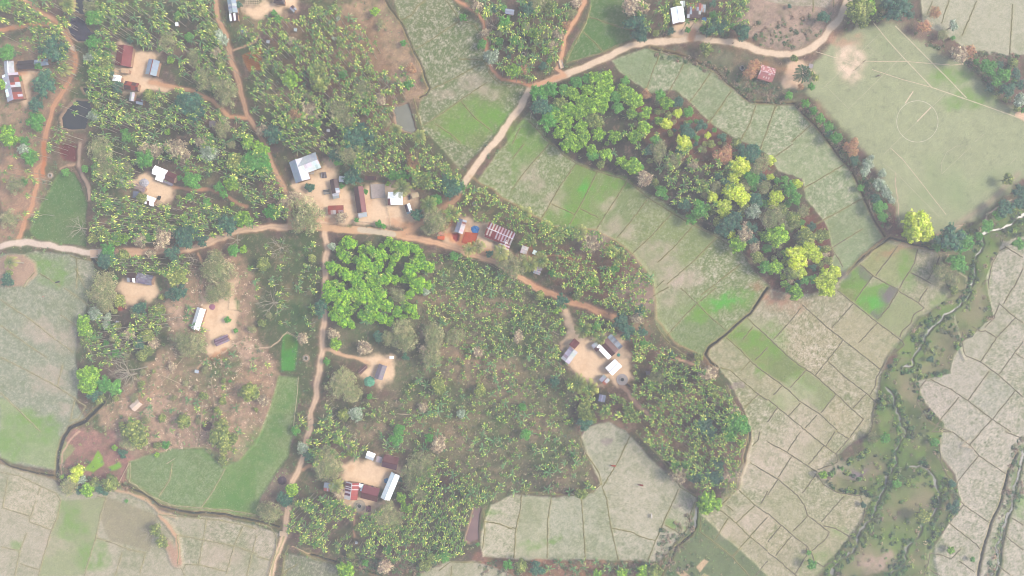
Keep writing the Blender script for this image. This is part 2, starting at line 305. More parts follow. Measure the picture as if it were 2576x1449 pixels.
# ---- bunds: low earth ridges between the plots
BUNDS = []
for c, r, s in [
    (1, 0, "1700,0 1620,60 1560,150 1450,200|2040,215 1900,300 1800,370 1620,480 1580,490|2280,600 2150,590 2050,590|2240,650 2000,780 1750,900|2330,820 2060,1000 1880,1130 1680,1260|2060,1010 2200,1180 2380,1320|1800,1240 1950,1340 2050,1430|1590,990 1620,1120 1660,1250 1680,1340|1910,0 1990,100 2040,200 2200,240 2250,330 2280,440|2300,620 2370,760 2450,840 2560,860"),
    (2, 0, "780,165 1000,240 1200,300|720,320 850,440 910,510|550,640 700,590 880,540 1100,440|550,600 640,420 740,230 790,60|1510,490 1440,660 1360,880|1760,580 1680,740 1570,940|2020,700 1900,880 1780,1030|2210,910 2090,1090 1980,1240|2460,1050 2400,1230 2290,1430|2650,1070 2576,1300 2500,1500|0,1449 80,1280|170,1220 240,1280 320,1380 400,1449"),
    (3, 0, "1660,0 1610,140|1830,0 1750,230|2110,0 2010,240 1960,350|2470,40 2440,550|460,0 455,120|660,0 660,70|90,1060 0,1280|430,1260 240,1430"),
    (2, 1, "120,0 0,150|370,0 160,240 0,450|640,200 480,430 300,740|860,280 720,560 570,830|1160,370 1000,620 850,860|1360,560 1180,800 1010,1000|1610,700 1400,930 1160,1150|1820,830 1620,1050 1470,1190|2060,940 1830,1180 1560,1410|2300,1210 2100,1370 1900,1520|400,600 640,710|690,650 870,740|420,0 520,110 640,190 860,275 1160,360 1360,530 1610,690 1760,780 2060,930 2300,1080 2576,1330"),
    (3, 1, "250,0 0,180|780,200 560,330 350,450|990,530 700,690 400,850|960,850 750,980 560,1100|650,1060 720,1160 760,1240|1310,1030 1200,1180 1090,1320|1510,1060 1480,1200 1400,1330 1330,1449|1740,1110 1700,1230 1610,1370|1440,1290 1640,1400|930,1210 1070,1330 1280,1449|1070,1320 970,1449|2390,1030 2460,1070 2576,1140|2576,1250 2480,1449|780,1310 940,1180 1060,1050 1180,960|2220,1449 2260,1200 2330,1080 2400,1040"),
    (2, 2, "1700,0 1860,150 2000,290 2150,420|2050,0 1900,130|1880,140 1740,280 1560,480|1450,380 1500,450 1600,580 1750,680 1820,730|2370,300 2576,490|2160,500 2300,620 2430,760 2576,870|2430,390 2330,520|2400,740 2310,830|2576,600 2450,730|2100,800 2200,830 2350,960 2480,1070 2576,1130|2480,1070 2330,1220|2160,970 2220,1130 2330,1280 2400,1449|1450,0 1530,-80|1420,80 1580,-10"),
    (3, 2, "700,20 860,150 1100,340 1350,530 1370,570|970,0 880,130|860,160 650,400|350,170 620,410 760,520 950,670 1140,820|340,200 170,400 60,520|0,490 240,720 500,900 700,1080 960,1320|1110,350 920,550|1320,20 1220,190 1120,310|1320,30 1520,150 1580,200|1610,0 1520,140|1580,200 1470,270 1440,360 1360,430 1330,500|760,530 620,710 480,880|1370,570 1280,660 1210,690 1150,810 1100,900 1090,980 1030,1080|620,750 820,930 1020,1080 1090,1150 1050,1310|390,830 230,1000|0,870 200,1020 340,1150 540,1280 700,1430|0,1120 160,1250 400,1449|140,990 60,1080|330,1160 210,1290|100,1210 0,1350|500,1280 380,1410|690,1070 540,1260|990,1070 860,1210|970,1320 870,1449|1050,1320 1060,1380 1030,1449|2470,0 2380,160|2330,150 2500,300 2576,350|2340,150 2280,300 2190,400|2500,300 2310,500|2200,430 2310,500 2150,740|1990,680 2140,740 2330,880 2576,1100|2576,540 2330,870|2500,660 2576,710|2230,840 2020,1130|1640,920 1850,1020 2010,1130 2260,1320 2450,1449|1930,1100 1700,1380|2490,1040 2270,1320 2140,1449|1700,1390 1850,1449|1650,1449 1700,1390 1620,1340 1500,1150 1520,1020 1600,930|1960,440 1950,520 1990,680|2060,390 2150,440 2200,430"),
    (0, 2, "0,700 200,800 560,990 860,1190|850,0 750,-200|620,780 570,980|600,270 760,380 930,680|0,120 300,320 500,480 730,650|640,0 900,180|700,1340 780,1320 860,1200|750,1100 700,1340|0,1060 200,1250 400,1449|0,380 250,560 460,700"),
    (0, 1, "760,1140 770,1300 760,1449|350,1290 230,1430|390,1300 600,1430|700,1120 770,1150 900,1170"),
    (0, 3, "1300,300 1300,500 1500,640 1700,740 2000,770 2300,790 2576,840|1730,320 1700,480 1590,660|2260,370 2160,560 2020,770|1860,160 2070,150|70,460 20,760|20,770 290,850 290,910 510,990|0,410 200,450 400,550 560,620 600,700 570,860 510,990 430,1250 380,1449|400,560 370,640|300,850 350,700|260,1020 190,1200 140,1449|0,1160 190,1200|190,1330 380,1390|970,650 1060,660 1000,850 960,1060 840,1449|960,1070 1100,1110 1290,1190 1460,1220|1220,1220 1150,1449|1460,1220 1400,1420|1600,830 2000,870 2200,890 2450,940 2576,980|2070,880 2040,1080 1990,1340|1780,1040 2030,1090 2350,1150 2576,1230|2450,940 2350,1150 2270,1430|2576,1050 2530,1220 2480,1449|1800,1340 1830,1400 1860,1340 2000,1340 2270,1410|1830,1400 1850,1449|1780,1040 1800,1200 1790,1330"),
    (1, 3, "0,920 150,960 210,1080 200,1200 120,1449|0,1260 130,1290|2290,900 2450,930 2576,980|2290,800 2300,1000 2280,1180|330,1150 280,1250 260,1449|420,1330 300,1400 280,1449|830,1340 600,1290 430,1190|1840,1400 1960,1310 2260,1310|1970,1350 1960,1449"),
    (2, 3, "100,610 80,800 40,970 20,1270|0,965 40,975|400,650 360,880 355,1270|700,680 720,950 740,1290|910,560 950,660 990,930 1040,1150 1070,1290|1190,40 1080,280 910,560|1680,580 1550,860 1450,1090 1370,1300|1010,975 1200,1010 1300,1060 1450,1100|1540,940 1720,1040|1840,720 1790,850 1780,960 1700,1060 1600,1180 1490,1370|690,0 690,130 780,270 880,420 900,530 750,630 560,640 400,620 100,605|2500,0 2480,80 2420,150|2380,-20 2370,140 2340,260 2260,450 2250,570 2120,730|2270,570 2440,730 2576,830|2250,590 2120,730|2100,790 2260,920 2400,1060 2576,1200|2180,870 2040,1090|2450,740 2260,920|2576,860 2400,1050|2400,1060 2220,1250|1900,860 1890,1000 2050,1120 2220,1260 2390,1449|2400,310 2576,420|2576,600 2510,730|2160,740 2230,800|2576,1300 2450,1449|1240,0 1500,260 1700,560 1860,650"),
    (3, 3, "0,100 200,210 460,380 500,400|200,200 330,0|400,0 570,140 690,220|570,140 410,330|680,0 590,140|700,0 820,70|870,0 830,60|820,70 690,220 700,300 640,330 510,380|0,410 110,480 300,640 380,760 400,840 530,940 620,1010 590,1080 450,1200|240,250 110,460|490,430 350,620|500,440 560,530 700,610 800,630 930,640 980,760 960,880 850,1060|770,650 540,910|110,470 0,640|400,850 260,1000|0,820 240,1030 400,1160 440,1230|130,950 0,1110|240,1050 80,1250|0,1220 80,1270 290,1449|390,1170 390,1250 280,1430|560,950 680,970 830,1060 820,1120 700,1270 560,1360 470,1300 440,1210|1860,0 2040,140 2130,240 2400,420|2150,0 2030,140|2130,240 1900,520 1850,640 1980,730|1830,0.1 1650,0|1720,80 1740,300 1800,430 1900,520|1980,730 1830,920 2100,1130 2160,1200|1980,740 2240,920|2576,70 2400,0|2440,850 2576,940|2400,1050 2576,1190|1570,1449 1620,1330 1640,1220 1740,1240 1850,1280 1950,1180|1600,1370 1740,1449|1930,1300 2080,1410|2300,1330 2450,1449|2440,830 2380,1100 2280,1449"),
]:
    for seg in s.split("|"): BUNDS.append(T(c, r, seg))
# ---- separate plots by flooding a coarse grid between the bunds
Q = 5.0
cx0, cy0 = XS[0], YS[0]; cw, ch = int((XS[-1] - cx0) / Q) + 1, int((YS[-1] - cy0) / Q) + 1
jj = np.minimum(((np.arange(ch) * Q) / STEP).astype(int), NY - 1); ii = np.minimum(((np.arange(cw) * Q) / STEP).astype(int), NX - 1)
isf = (GK[np.ix_(jj, ii)] == K_FIELD)
bar = np.zeros((ch, cw), bool)
for b in BUNDS:
    for (ax, ay), (bx, by) in zip(b[:-1], b[1:]):
        n = int(max(abs(bx - ax), abs(by - ay)) / 2) + 2
        for q in np.linspace(0, 1, n):
            i = int((ax + (bx - ax) * q - cx0) / Q + .5); j = int((ay + (by - ay) * q - cy0) / Q + .5)
            if 0 <= i < cw and 0 <= j < ch:
                bar[j, i] = True
                if i + 1 < cw: bar[j, i + 1] = True
lab = np.zeros((ch, cw), np.int32); nlab = 0; big = []
free = isf & ~bar
for j0 in range(ch):
    for i0 in range(cw):
        if free[j0, i0] and lab[j0, i0] == 0:
            nlab += 1; st = [(j0, i0)]; lab[j0, i0] = nlab; cnt = 0
            while st:
                j, i = st.pop(); cnt += 1
                for a, b in ((j + 1, i), (j - 1, i), (j, i + 1), (j, i - 1)):
                    if 0 <= a < ch and 0 <= b < cw and free[a, b] and lab[a, b] == 0:
                        lab[a, b] = nlab; st.append((a, b))
            big.append(cnt)
small = np.array([0] + [1 if c < 30 else 0 for c in big], bool)
lab[small[lab]] = 0
for _ in range(6):        # grow the labels over the bund cells
    for sh in ((1, 0), (-1, 0), (0, 1), (0, -1)):
        r_ = np.roll(lab, sh, (0, 1)); lab = np.where((lab == 0) & isf, r_, lab)
fi = np.clip(((GX - cx0) / Q).astype(int), 0, cw - 1); fj = np.clip(((GY - cy0) / Q).astype(int), 0, ch - 1)
LAB = np.where(GK == K_FIELD, lab[fj, fi], 0)
GK = np.where(GK == K_FIELD, K_FIELD + LAB, GK)
tv = np.random.default_rng(5).normal(0, 1, (nlab + 1, 3)).astype(np.float32)
tint = 1 + 0.045 * tv[LAB][..., 0:1] + 0.028 * tv[LAB] * np.array([1.0, -0.6, 0.5], np.float32)
GC[:] = np.where((LAB > 0)[..., None], GC * tint, GC)
# straw and weed mottling in the fields
fm = FMASK[..., None]
gr = np.clip(0.1 + 1.3 * fbm(90, 81) + 0.7 * N_fine, 0, 1)[..., None]
GC[:] = GC * (1 - fm * gr * .55) + L((142, 150, 118)) * fm * gr * .55
FS = N_str * .9 + N_px * .55 + .5 * vnoise(9, 171)
pv = np.random.default_rng(15).uniform(.35, 1.0, nlab + 1).astype(np.float32)[LAB]
gsel = np.where(GC[..., 1] > GC[..., 0] * 1.27, .35, 1.0)
t = np.clip(FS * 1.1 + .05, 0, 1) * fm[..., 0] * pv * .9 * gsel
GC[:] = GC * (1 - t[..., None]) + L((216, 206, 188)) * t[..., None]
t = np.clip(-FS * 1.2 + .25 * N_mid, 0, 1) * fm[..., 0] * pv * .8
GC[:] = GC * (1 - t[..., None]) + L((122, 138, 98)) * t[..., None]
fp = (GK == K_PITCH)[..., None]
GC[:] *= 1 + fp * (0.12 * N_fine + 0.14 * N_px + 0.12 * N_mid)[..., None]
g2 = np.clip(-.1 + 1.8 * fbm(140, 91), 0, 1)[..., None] * fp
GC[:] = GC * (1 - g2 * .6) + L((156, 170, 132)) * g2 * .6
tf = fp[..., 0] & (vnoise(7, 95) > .33) & (vnoise(60, 96) > -.15)
GC[tf] = GC[tf] * .82
fm2 = (GK == K_MARSH)[..., None]
gr = np.clip(0.6 + 2.0 * fbm(60, 85), 0, 1)[..., None]
GC[:] = GC * (1 - fm2 * .75) + fm2 * .75 * (L((112, 122, 100)) * (1 - gr) + L((142, 150, 116)) * gr)
gr = np.clip(-.25 + 2.6 * fbm(60, 87), 0, 1)[..., None]
GC[:] = GC * (1 - fm2 * gr * .35) + fm2 * gr * .35 * L((176, 158, 142))
for b in Dp("2330,810,40,20 2270,880,30,20 2200,1120,26,20 2350,1090,20,20 2300,1210,30,20 2120,1340,30,20 2290,850,30,20 2312,905,18,14 2255,1130,40,40 2310,1120,18,30 2360,1230,12,60 2200,1250,16,60 2230,1060,26,30 2250,1380,50,40 2490,650,14,60 2370,760,30,30 2050,1420,60,30 2330,880,24,40"):
    blob(*b, (142, 168, 108), .5)
for b in Dp("2350,1360,30,40 2340,1290,40,30 2260,1330,26,50"): blob(*b, (120, 138, 104), .6)
for p, c, a in [(T(0, 3, "600,700 1050,650 960,1060 840,1449 380,1449 510,990"), (160, 168, 130), .75), (T(0, 3, "1070,650 1580,850 1500,1200 1100,1100 1000,900"), (164, 157, 134), .8), (T(0, 3, "1860,160 2070,150 2576,400 2576,840 2020,770 2260,370"), (130, 158, 106), .4), (T(3, 2, "0,500 390,820 230,1000 0,870"), (134, 150, 106), .8), (T(2, 2, "2160,500 2370,300 2576,490 2576,880 2430,745"), (142, 153, 108), .7), (T(3, 2, "390,830 690,1070 540,1260 240,1010"), (150, 161, 122), .75), (T(3, 2, "870,130 980,0 1230,-60 1320,20 1110,340"), (132, 166, 92), .85),
    (T(3, 2, "1250,-40 1320,20 1110,330 1030,260"), (140, 130, 134), .8), (T(3, 2, "1110,340 1330,40 1570,200 1330,490"), (158, 167, 128), .7), (T(3, 2, "700,10 860,140 970,0 800,-80"), (140, 149, 104), .7), (T(3, 1, "940,1210 1180,970 1310,1030 1090,1320"), (160, 164, 120), .7), (T(3, 1, "1310,1040 1510,1060 1440,1290 1280,1449 1110,1320"), (160, 168, 124), .7),
    (T(3, 1, "930,1210 1070,1330 980,1449 740,1449 720,1400"), (130, 151, 98), .8), (T(3, 1, "920,1200 1070,1330 1010,1400 860,1270"), (140, 132, 134), .75), (T(2, 2, "1420,80 1700,0 1860,150 1560,480 1450,380"), (158, 165, 130), .6), (T(2, 1, "640,200 860,280 560,850 300,740"), (142, 164, 108), .55), (T(2, 1, "860,280 1160,370 850,860 570,830"), (150, 166, 116), .5), (T(2, 1, "0,0 370,0 0,450"), (138, 162, 108), .5),
    (T(1, 0, "2060,1010 2330,820 2576,880 2380,1320"), (142, 154, 112), .6), (T(1, 0, "1680,1260 2060,1010 2380,1320 2200,1500"), (144, 158, 110), .6), (Dp("0,1000 100,1060 190,1130 140,1185 0,1150"), (160, 176, 128), .6)]:
    poly(p, c, soft=2.5, warp=4, a=a, grain=.2)
for b in BUNDS:
    s, dd = line(b, 3, 12); put(s, smooth(dd, .5, 2.2) * .35 * np.clip(.5 + 2.2 * N_fine[s], 0, 1), L((134, 138, 108)))
# green flushes and bare spots inside the fields
for b in Dp("1780,770,60,34 1850,750,50,34 1760,790,40,20 1480,480,22,40 1462,520,30,50 1380,560,20,20 1440,560,22,22 1550,450,30,18 1330,350,60,40 1300,330,40,30 1420,540,14,14 2190,740,40,50 2210,770,30,30 2280,690,26,50 1920,860,60,60 1880,840,50,40 2010,980,50,30 1980,1010,50,26 60,1060,60,30 30,1120,60,40 110,1080,40,40 1200,290,90,40 1140,330,50,30 1250,300,50,30 1520,480,14,40 2150,700,40,30 100,660,60,20 140,700,50,30 1910,940,30,14 2390,190,60,26 2440,250,70,30 1560,460,30,16 180,1310,40,60 230,1400,50,40 1340,1372,26,16 1390,1360,24,10 1250,1290,24,14 1700,1330,30,16 1250,300,60,24 2560,1260,18,40 40,1370,20,20"):
    blob(*b, (134, 166, 96), .7)
for b in Dp("1800,765,40,20 1840,748,30,20 2200,760,24,26 1474,478,12,26 1425,535,12,14"): blob(*b, (118, 182, 84), .75)
for b in Dp("640,1130,60,70 600,1230,60,50 570,1270,50,20 720,1000,22,40 700,1070,26,60"): blob(*b, (118, 150, 96), .7)
for b in Dp("2120,690,24,14 2230,745,22,26"): blob(*b, (142, 132, 138), .8, warp=8)
for b in Dp("1190,200,50,30 1230,230,40,20 1110,240,40,12 1480,600,60,30 1600,740,60,60 1240,640,1,1 1900,820,30,20 1700,700,60,30 430,820,1,1 170,850,60,40 120,960,60,40 1650,640,60,40 1720,690,60,40 1560,580,50,30 1690,740,40,30 1530,520,24,24 1400,500,30,40 1340,450,30,40 100,830,60,30 170,1030,20,20 130,1370,40,30 560,1400,60,30"): blob(*b, (204, 186, 172), .5)
for b in Dp("1950,1150,90,60 1900,1200,70,50 2000,1000,60,40 2020,1080,60,50 2100,1180,50,30 1900,1300,60,40 1850,1330,50,30"): blob(*b, (210, 194, 178), .55)
for b in Dp("1980,760,60,24 1950,752,40,16 2290,630,50,14 2240,640,30,14 1380,1080,1,1 2340,1150,1,1 1900,720,30,20"): blob(*b, (188, 146, 128), .5)
for b in Dp("1860,960,30,10 1530,1115,10,10 1700,1270,16,8 1740,1270,26,20"): blob(*b, (150, 130, 140), .5)
poly(T(1, 2, "270,460 400,480 420,560 400,830 260,835 250,700"), (112, 158, 92), soft=3, warp=4, grain=.15)
poly(T(1, 2, "280,470 390,490 400,600 290,620"), (120, 140, 98), soft=5, warp=6)
blob(745, 790, 30, 40, (104, 122, 98), .6)
poly(T(0, 1, "600,0 775,0 765,165 740,180 640,160 600,100"), (134, 100, 92), soft=3, warp=4, z=-0.6, grain=.1)
poly(T(0, 3, "850,380 990,190 1040,260 1060,330 960,420"), (150, 184, 96), soft=3, warp=8, grain=.15)
poly(T(0, 3, "1090,350 1200,290 1220,340 1120,390"), (142, 180, 90), soft=3, warp=6, grain=.15)
poly(Dp("-40,650 60,640 88,660 90,690 60,720 30,722 -40,715"), (186, 162, 144), soft=4, warp=8, z=.5, grain=.2)
poly(T(0, 2, "2320,120 2410,120 2400,215 2310,215"), (130, 158, 96), soft=2, warp=3, grain=.3)
poly(T(0, 2, "2170,1150 2300,1150 2305,1250 2165,1255"), (176, 160, 140), soft=2, warp=3, grain=.2)
# red kiln pit, brick floor, dug garden
for g in (T(0, 0, "2430,560 2560,500 2640,480 2640,700 2500,720"),):
    s, dd = poly(g, (182, 138, 104), soft=3, warp=3, k=K_BED)
    fur = np.sin((GX[s] * -0.35 + GY[s] * 0.94) * 1.25)
    put(s, smooth(dd, -4, 0) * (fur > .1) * .6, L((138, 96, 74)))
# yards of swept earth
YC = (236, 208, 178)
YARDS = [T(0, 0, "1190,410 1330,440 1450,480 1540,500 1610,560 1580,640 1470,770 1640,830 1760,860 1700,900 1480,900 1400,970 1240,920 1200,840 1130,740 1140,560"),
    T(0, 0, "140,730 300,700 460,650 500,680 330,740 320,860 290,960 260,1060 220,1030 150,900"),
    T(0, 1, "1400,320 1540,300 1640,400 1760,430 1700,570 1590,610 1480,530 1370,450 1260,420"),
    Dp("298,715 312,700 392,700 404,740 392,748 345,755 328,775 314,772 312,740"),
    Dp("742,470 748,440 790,440 806,430 815,405 838,396 850,410 850,470 880,490 905,478 930,468 960,470 990,462 1040,475 1056,500 1050,540 1020,562 970,578 880,562 850,560 800,572 775,520 738,505"),
    Dp("1118,600 1140,570 1165,548 1230,556 1240,600 1290,640 1340,640 1345,655 1290,662 1240,650 1180,622 1120,612"),
    Dp("1412,770 1440,772 1452,832 1500,846 1560,858 1580,890 1588,960 1560,968 1530,950 1500,972 1462,962 1440,925 1424,900 1412,870 1430,840"),
    Dp("888,900 930,900 990,890 986,950 962,978 936,965 900,944 926,920"),
    Dp("862,1160 900,1158 960,1148 1005,1180 1000,1210 960,1228 950,1262 1000,1280 920,1300 865,1262 820,1232 860,1215 872,1190"),
    Dp("512,735 560,720 600,705 585,760 592,820 585,872 555,892 530,875 525,840 500,800 478,808 505,780"),
    Dp("598,12 650,0 752,-10 745,25 715,38 680,30 640,40 610,40"),
    Dp("1692,58 1760,56 1768,90 1740,100 1700,90"),
    Dp("1975,150 2040,152 2050,175 2030,215 2000,230 1976,215")]
for i, y in enumerate(YARDS):
    poly(y, YC, soft=10, warp=24, k=K_YARD, grain=.08)
    s, dd = sdf(y, 14); put(s, smooth(dd, -14, -2) * np.clip(-.2 + 2.4 * fbm(26, 211 + i)[s], 0, 1) * .45, L((204, 168, 138)))
blob(2012, 190, 40, 36, (206, 176, 160), .6)
blob(1940, 178, 50, 30, (186, 140, 118), .5)
for b in Dp("1480,900,50,40 810,480,30,20 940,530,24,40 350,170,24,40 930,1185,40,16"): blob(*b, (232, 204, 176), .7)
for b in Dp("820,545,60,14 1010,560,40,14 1170,590,40,20 1300,648,40,10 560,890,30,14 900,1245,50,12 60,180,20,14"): blob(*b, (206, 150, 118), .6)
for b in Dp("1120,585,30,16 1150,600,30,14 1185,612,40,16 1215,640,40,14 1330,640,30,14 1135,570,20,14"): blob(*b, (212, 152, 118), .65)
blob(2138, 155, 42, 52, (240, 214, 192), .95, warp=14)
blob(2120, 95, 50, 22, (200, 160, 142), .6)
# roads, tracks, paths
poly(T(1, 1, "1975,900 2030,890 2050,920 2040,970 2010,985 1980,950"), (160, 78, 48), soft=1.5, warp=2, z=-1.0)
def both(lst):
    for a in lst: road(*a[:3], **a[3])
both([
    (T(0, 0, "-300,-250 270,0 400,110 560,210 640,320 690,410 720,480"), 10, (212, 172, 144), dict(k=K_TRACK, edge=(190, 150, 126))),
    (T(0, 0, "735,530 750,600 752,690 680,850 620,950 530,1080 485,1300 450,1449") + Dp("110,412 92,428 90,475 80,512 65,550 60,577 48,602"), 11, (210, 166, 138), dict(k=K_TRACK, edge=(190, 152, 128), ruts=True)),
    (Dp("112,362 112,400 108,440"), 10, (204, 146, 116), dict(k=K_TRACK)),
    (Dp("-60,85 0,75 50,68 100,60 140,57"), 8, (208, 160, 130), dict(k=K_TRACK, edge=(186, 150, 128))),
    (Dp("537,-30 550,50 570,87 580,137 595,200 612,250 622,287 644,325 664,362 681,412 714,475 727,517 731,560"), 11, (206, 172, 146), dict(k=K_TRACK, edge=(172, 140, 122), ruts=True)),
    (Dp("648,86 638,104 617,117 587,126"), 5, (212, 178, 150), dict(k=K_PATH)),
    (Dp("375,205 425,215 487,230 532,250 575,292 620,297"), 9, (212, 172, 142), dict(k=K_TRACK, edge=(182, 146, 124))),
    (Dp("437,470 500,476 550,486 587,507 622,522"), 8, (196, 158, 134), dict(k=K_PATH)),
    (Dp("200,362 197,412 212,445 225,475 226,505"), 8, (188, 166, 150), dict(k=K_PATH)),
    (Dp("187,412 202,442 220,480 222,507"), 2.5, (78, 78, 76), dict(soft=1)),
    (Dp("150,420 187,412"), 4, (196, 168, 146), {}),
    (Dp("240,638 300,634 350,633 420,631 480,624 520,610 570,592 620,578 680,570 735,568 800,572 850,576"), 15, (224, 194, 166), dict(k=K_ROAD, edge=(190, 150, 128), ruts=True)),
    (Dp("280,634 420,630 460,626"), 12, (206, 164, 138), dict(soft=5, a=.5)),
    (Dp("500,635 506,655 515,675"), 5, (208, 170, 140), dict(k=K_PATH)),
    (Dp("509,715 510,735 518,748"), 5, (208, 172, 144), dict(k=K_PATH)),
    (Dp("-170,625 0,618 30,613 65,610 120,616 175,628 250,638"), 15, (222, 204, 188), dict(k=K_ROAD, edge=(160, 156, 126))),
    (Dp("818,580 822,620 819,700 815,760 813,830 813,880 806,930 796,985 785,1030 774,1087 764,1137 751,1174 736,1212 726,1250 723,1287 716,1337 706,1374 694,1412 684,1449 660,1590"), 13, (224, 196, 170), dict(k=K_ROAD, edge=(184, 158, 136), ruts=True)),
    (Dp("716,1337 706,1374 694,1412 684,1449 660,1590"), 3, (176, 172, 130), dict(soft=1.5)),
    (Dp("990,592 1050,600 1100,612 1150,626 1200,645 1250,662 1288,688 1350,722 1400,744 1463,767 1545,800"), 13, (222, 184, 154), dict(k=K_TRACK, edge=(190, 156, 132), ruts=True)),
    (Dp("1330,708 1400,744 1463,767 1545,800"), 11, (212, 160, 132), dict(soft=4, a=.5)),
    (Dp("990,592 1040,577 1065,560 1110,528 1148,500 1162,470"), 12, (212, 172, 142), dict(k=K_TRACK, edge=(190, 154, 130))),
    (Dp("1035,578 1080,552 1130,520"), 30, (214, 176, 146), dict(soft=12, a=.6)),
    (Dp("735,568 800,572 850,577 900,580 960,586 1000,592"), 18, (218, 184, 152), dict(k=K_ROAD)),
    (Dp("905,578 960,585 990,590"), 14, (214, 200, 178), dict(k=K_ROAD, soft=1.0, warp=1)),
    (Dp("1162,475 1180,440 1220,385 1270,322 1313,262 1338,220 1388,200 1463,172 1538,140 1588,114 1638,105 1713,100 1763,96 1813,102 1863,112 1932,133 1994,135 2032,125 2072,97 2097,62 2122,25 2150,-20 2180,-140"), 16, (228, 206, 182), dict(k=K_ROAD, edge=(174, 154, 128))),
    (Dp("1340,215 1420,188 1400,172 1410,155 1420,100 1450,50 1468,0 1472,-40"), 9, (220, 178, 148), dict(k=K_TRACK, edge=(190, 144, 122))),
    (Dp("1138,-20 1150,0 1200,30 1217,60 1222,100 1228,140 1240,175 1262,196 1300,204 1336,214"), 7, (208, 162, 136), dict(k=K_TRACK, edge=(180, 146, 126))),
    (Dp("760,1180 775,1172 800,1176"), 8, (204, 168, 140), dict(k=K_PATH)),
    (Dp("893,1270 895,1290 893,1320 895,1350"), 5, (212, 172, 146), dict(k=K_PATH)),
    (Dp("735,1375 780,1395 848,1418"), 2.5, (206, 180, 150), dict(k=K_PATH, soft=1)),
    (Dp("819,877 856,887 894,900 926,915"), 9, (222, 188, 158), dict(k=K_PATH)),
    (Dp("560,890 605,858 644,875 681,874 701,855 719,835 739,845 761,870"), 2.2, (214, 190, 166), dict(k=K_PATH, soft=1)),
    (Dp("535,890 515,907 500,927"), 4, (208, 176, 150), dict(k=K_PATH)),
    (Dp("1560,964 1588,1004 1638,1050"), 10, (186, 160, 144), dict(k=K_PATH)),
    (Dp("1665,885 1700,905 1745,915"), 8, (200, 168, 146), dict(k=K_PATH)),
    (Dp("1345,645 1390,640 1440,650"), 4, (204, 160, 134), dict(k=K_PATH)),
    (Dp("1740,98 1742,82"), 18, (218, 174, 144), dict(soft=4)),
    (Dp("2192,445 2182,475 2187,512 2201,557"), 2, (196, 180, 166), dict(soft=1, k=K_PATH)),
    (Dp("2253,437 2257,500 2267,565"), 2, (208, 186, 168), dict(soft=1, k=K_PATH)),
    (Dp("2544,502 2482,540 2477,567"), 3, (206, 190, 174), dict(soft=1.5, k=K_PATH)),
    (Dp("2560,440 2500,500 2420,560 2350,597"), 12, (186, 160, 150), dict(soft=9, a=.5)),
    (Dp("2357,592 2394,582 2430,565"), 2.5, (200, 170, 152), dict(soft=1.2)),
    (Dp("2560,290 2590,300 2740,330"), 14, (226, 196, 170), dict(soft=2)),
    (Dp("2377,640 2392,667 2420,690 2432,697"), 2.5, (196, 186, 158), dict(soft=1, k=K_PATH)),
    (Dp("2432,697 2420,745 2400,765"), 2.5, (196, 186, 158), dict(soft=1)),
    (Dp("2402,790 2410,830 2420,880 2430,900"), 2.5, (188, 184, 158), dict(soft=1)),
    (Dp("2440,1105 2420,1120 2452,1128"), 2, (196, 178, 156), dict(soft=1)),
    (Dp("280,1228 330,1240 370,1262 402,1290 440,1300"), 7, (206, 178, 150), dict(soft=3)),
    (Dp("400,1300 430,1330 445,1350 448,1400 450,1415"), 9, (214, 178, 150), dict(soft=4)),
    (Dp("420,1370 435,1395 445,1415"), 22, (196, 156, 140), dict(soft=8, a=.7)),
    (Dp("200,1085 175,1110 156,1140 150,1175 152,1195"), 4, (206, 176, 156), dict(k=K_PATH, soft=1.2)),
    (Dp("1182,440 1200,455 1290,512 1380,566 1500,578 1582,628 1640,700 1652,800 1700,862 1766,900"), 4, (192, 168, 134), dict(soft=2, a=.6)),
    (Dp("1890,1080 1888,1110 1870,1180 1856,1230 1820,1255"), 3, (190, 170, 142), dict(soft=2, a=.6)),
])
# dark ditches and creeks
DITCH = [
    (T(1, 0, "1290,-20 1340,60 1440,200 1500,310 1560,450 1640,620 1690,740 1745,890 1700,950 1640,980"), 3.0, (98, 104, 84)),
    (Dp("1638,120 1670,127 1728,145 1798,175 1838,212 1870,242 1895,257 1932,259 1997,260 2057,320 2107,387 2144,430 2169,487 2202,560 2227,595"), 4.0, (112, 106, 90)),
    (Dp("1932,725 1888,787 1838,832 1783,874 1773,892 1788,914 1803,922"), 5.0, (84, 92, 76)),
    (Dp("2134,685 2174,645 2241,597 2294,615 2379,632"), 5.0, (86, 96, 82)),
    (Dp("-160,1110 0,1159 20,1173 87,1192 142,1200"), 4.5, (78, 84, 88)),
    (Dp("305,1217 350,1237 400,1272 475,1289 537,1292 600,1302 644,1312 701,1326"), 5.0, (86, 76, 82)),
    (Dp("260,1010 250,1024 212,1060 175,1078 160,1099 145,1140 141,1165 142,1200"), 9.0, (88, 98, 84)),
    (Dp("233,652 250,668 270,682"), 9.0, (92, 80, 82)),
    (Dp("1752,1265 1752,1320 1740,1345 1700,1380 1690,1410 1660,1449 1650,1560"), 5.0, (90, 96, 84)),
    (Dp("2562,1140 2540,1187 2520,1262 2497,1317 2482,1362 2464,1437 2450,1560"), 5.0, (104, 106, 92)),
    (Dp("2640,1000 2590,1110 2568,1180 2552,1260 2536,1310 2524,1370 2512,1440 2500,1560"), 8.0, (98, 106, 88)),
    (Dp("1889,1085 1880,1120 1870,1160"), 4.0, (88, 98, 92)),
    (Dp("780,1395 830,1410 900,1430 960,1449"), 5.0, (96, 88, 92)),
]
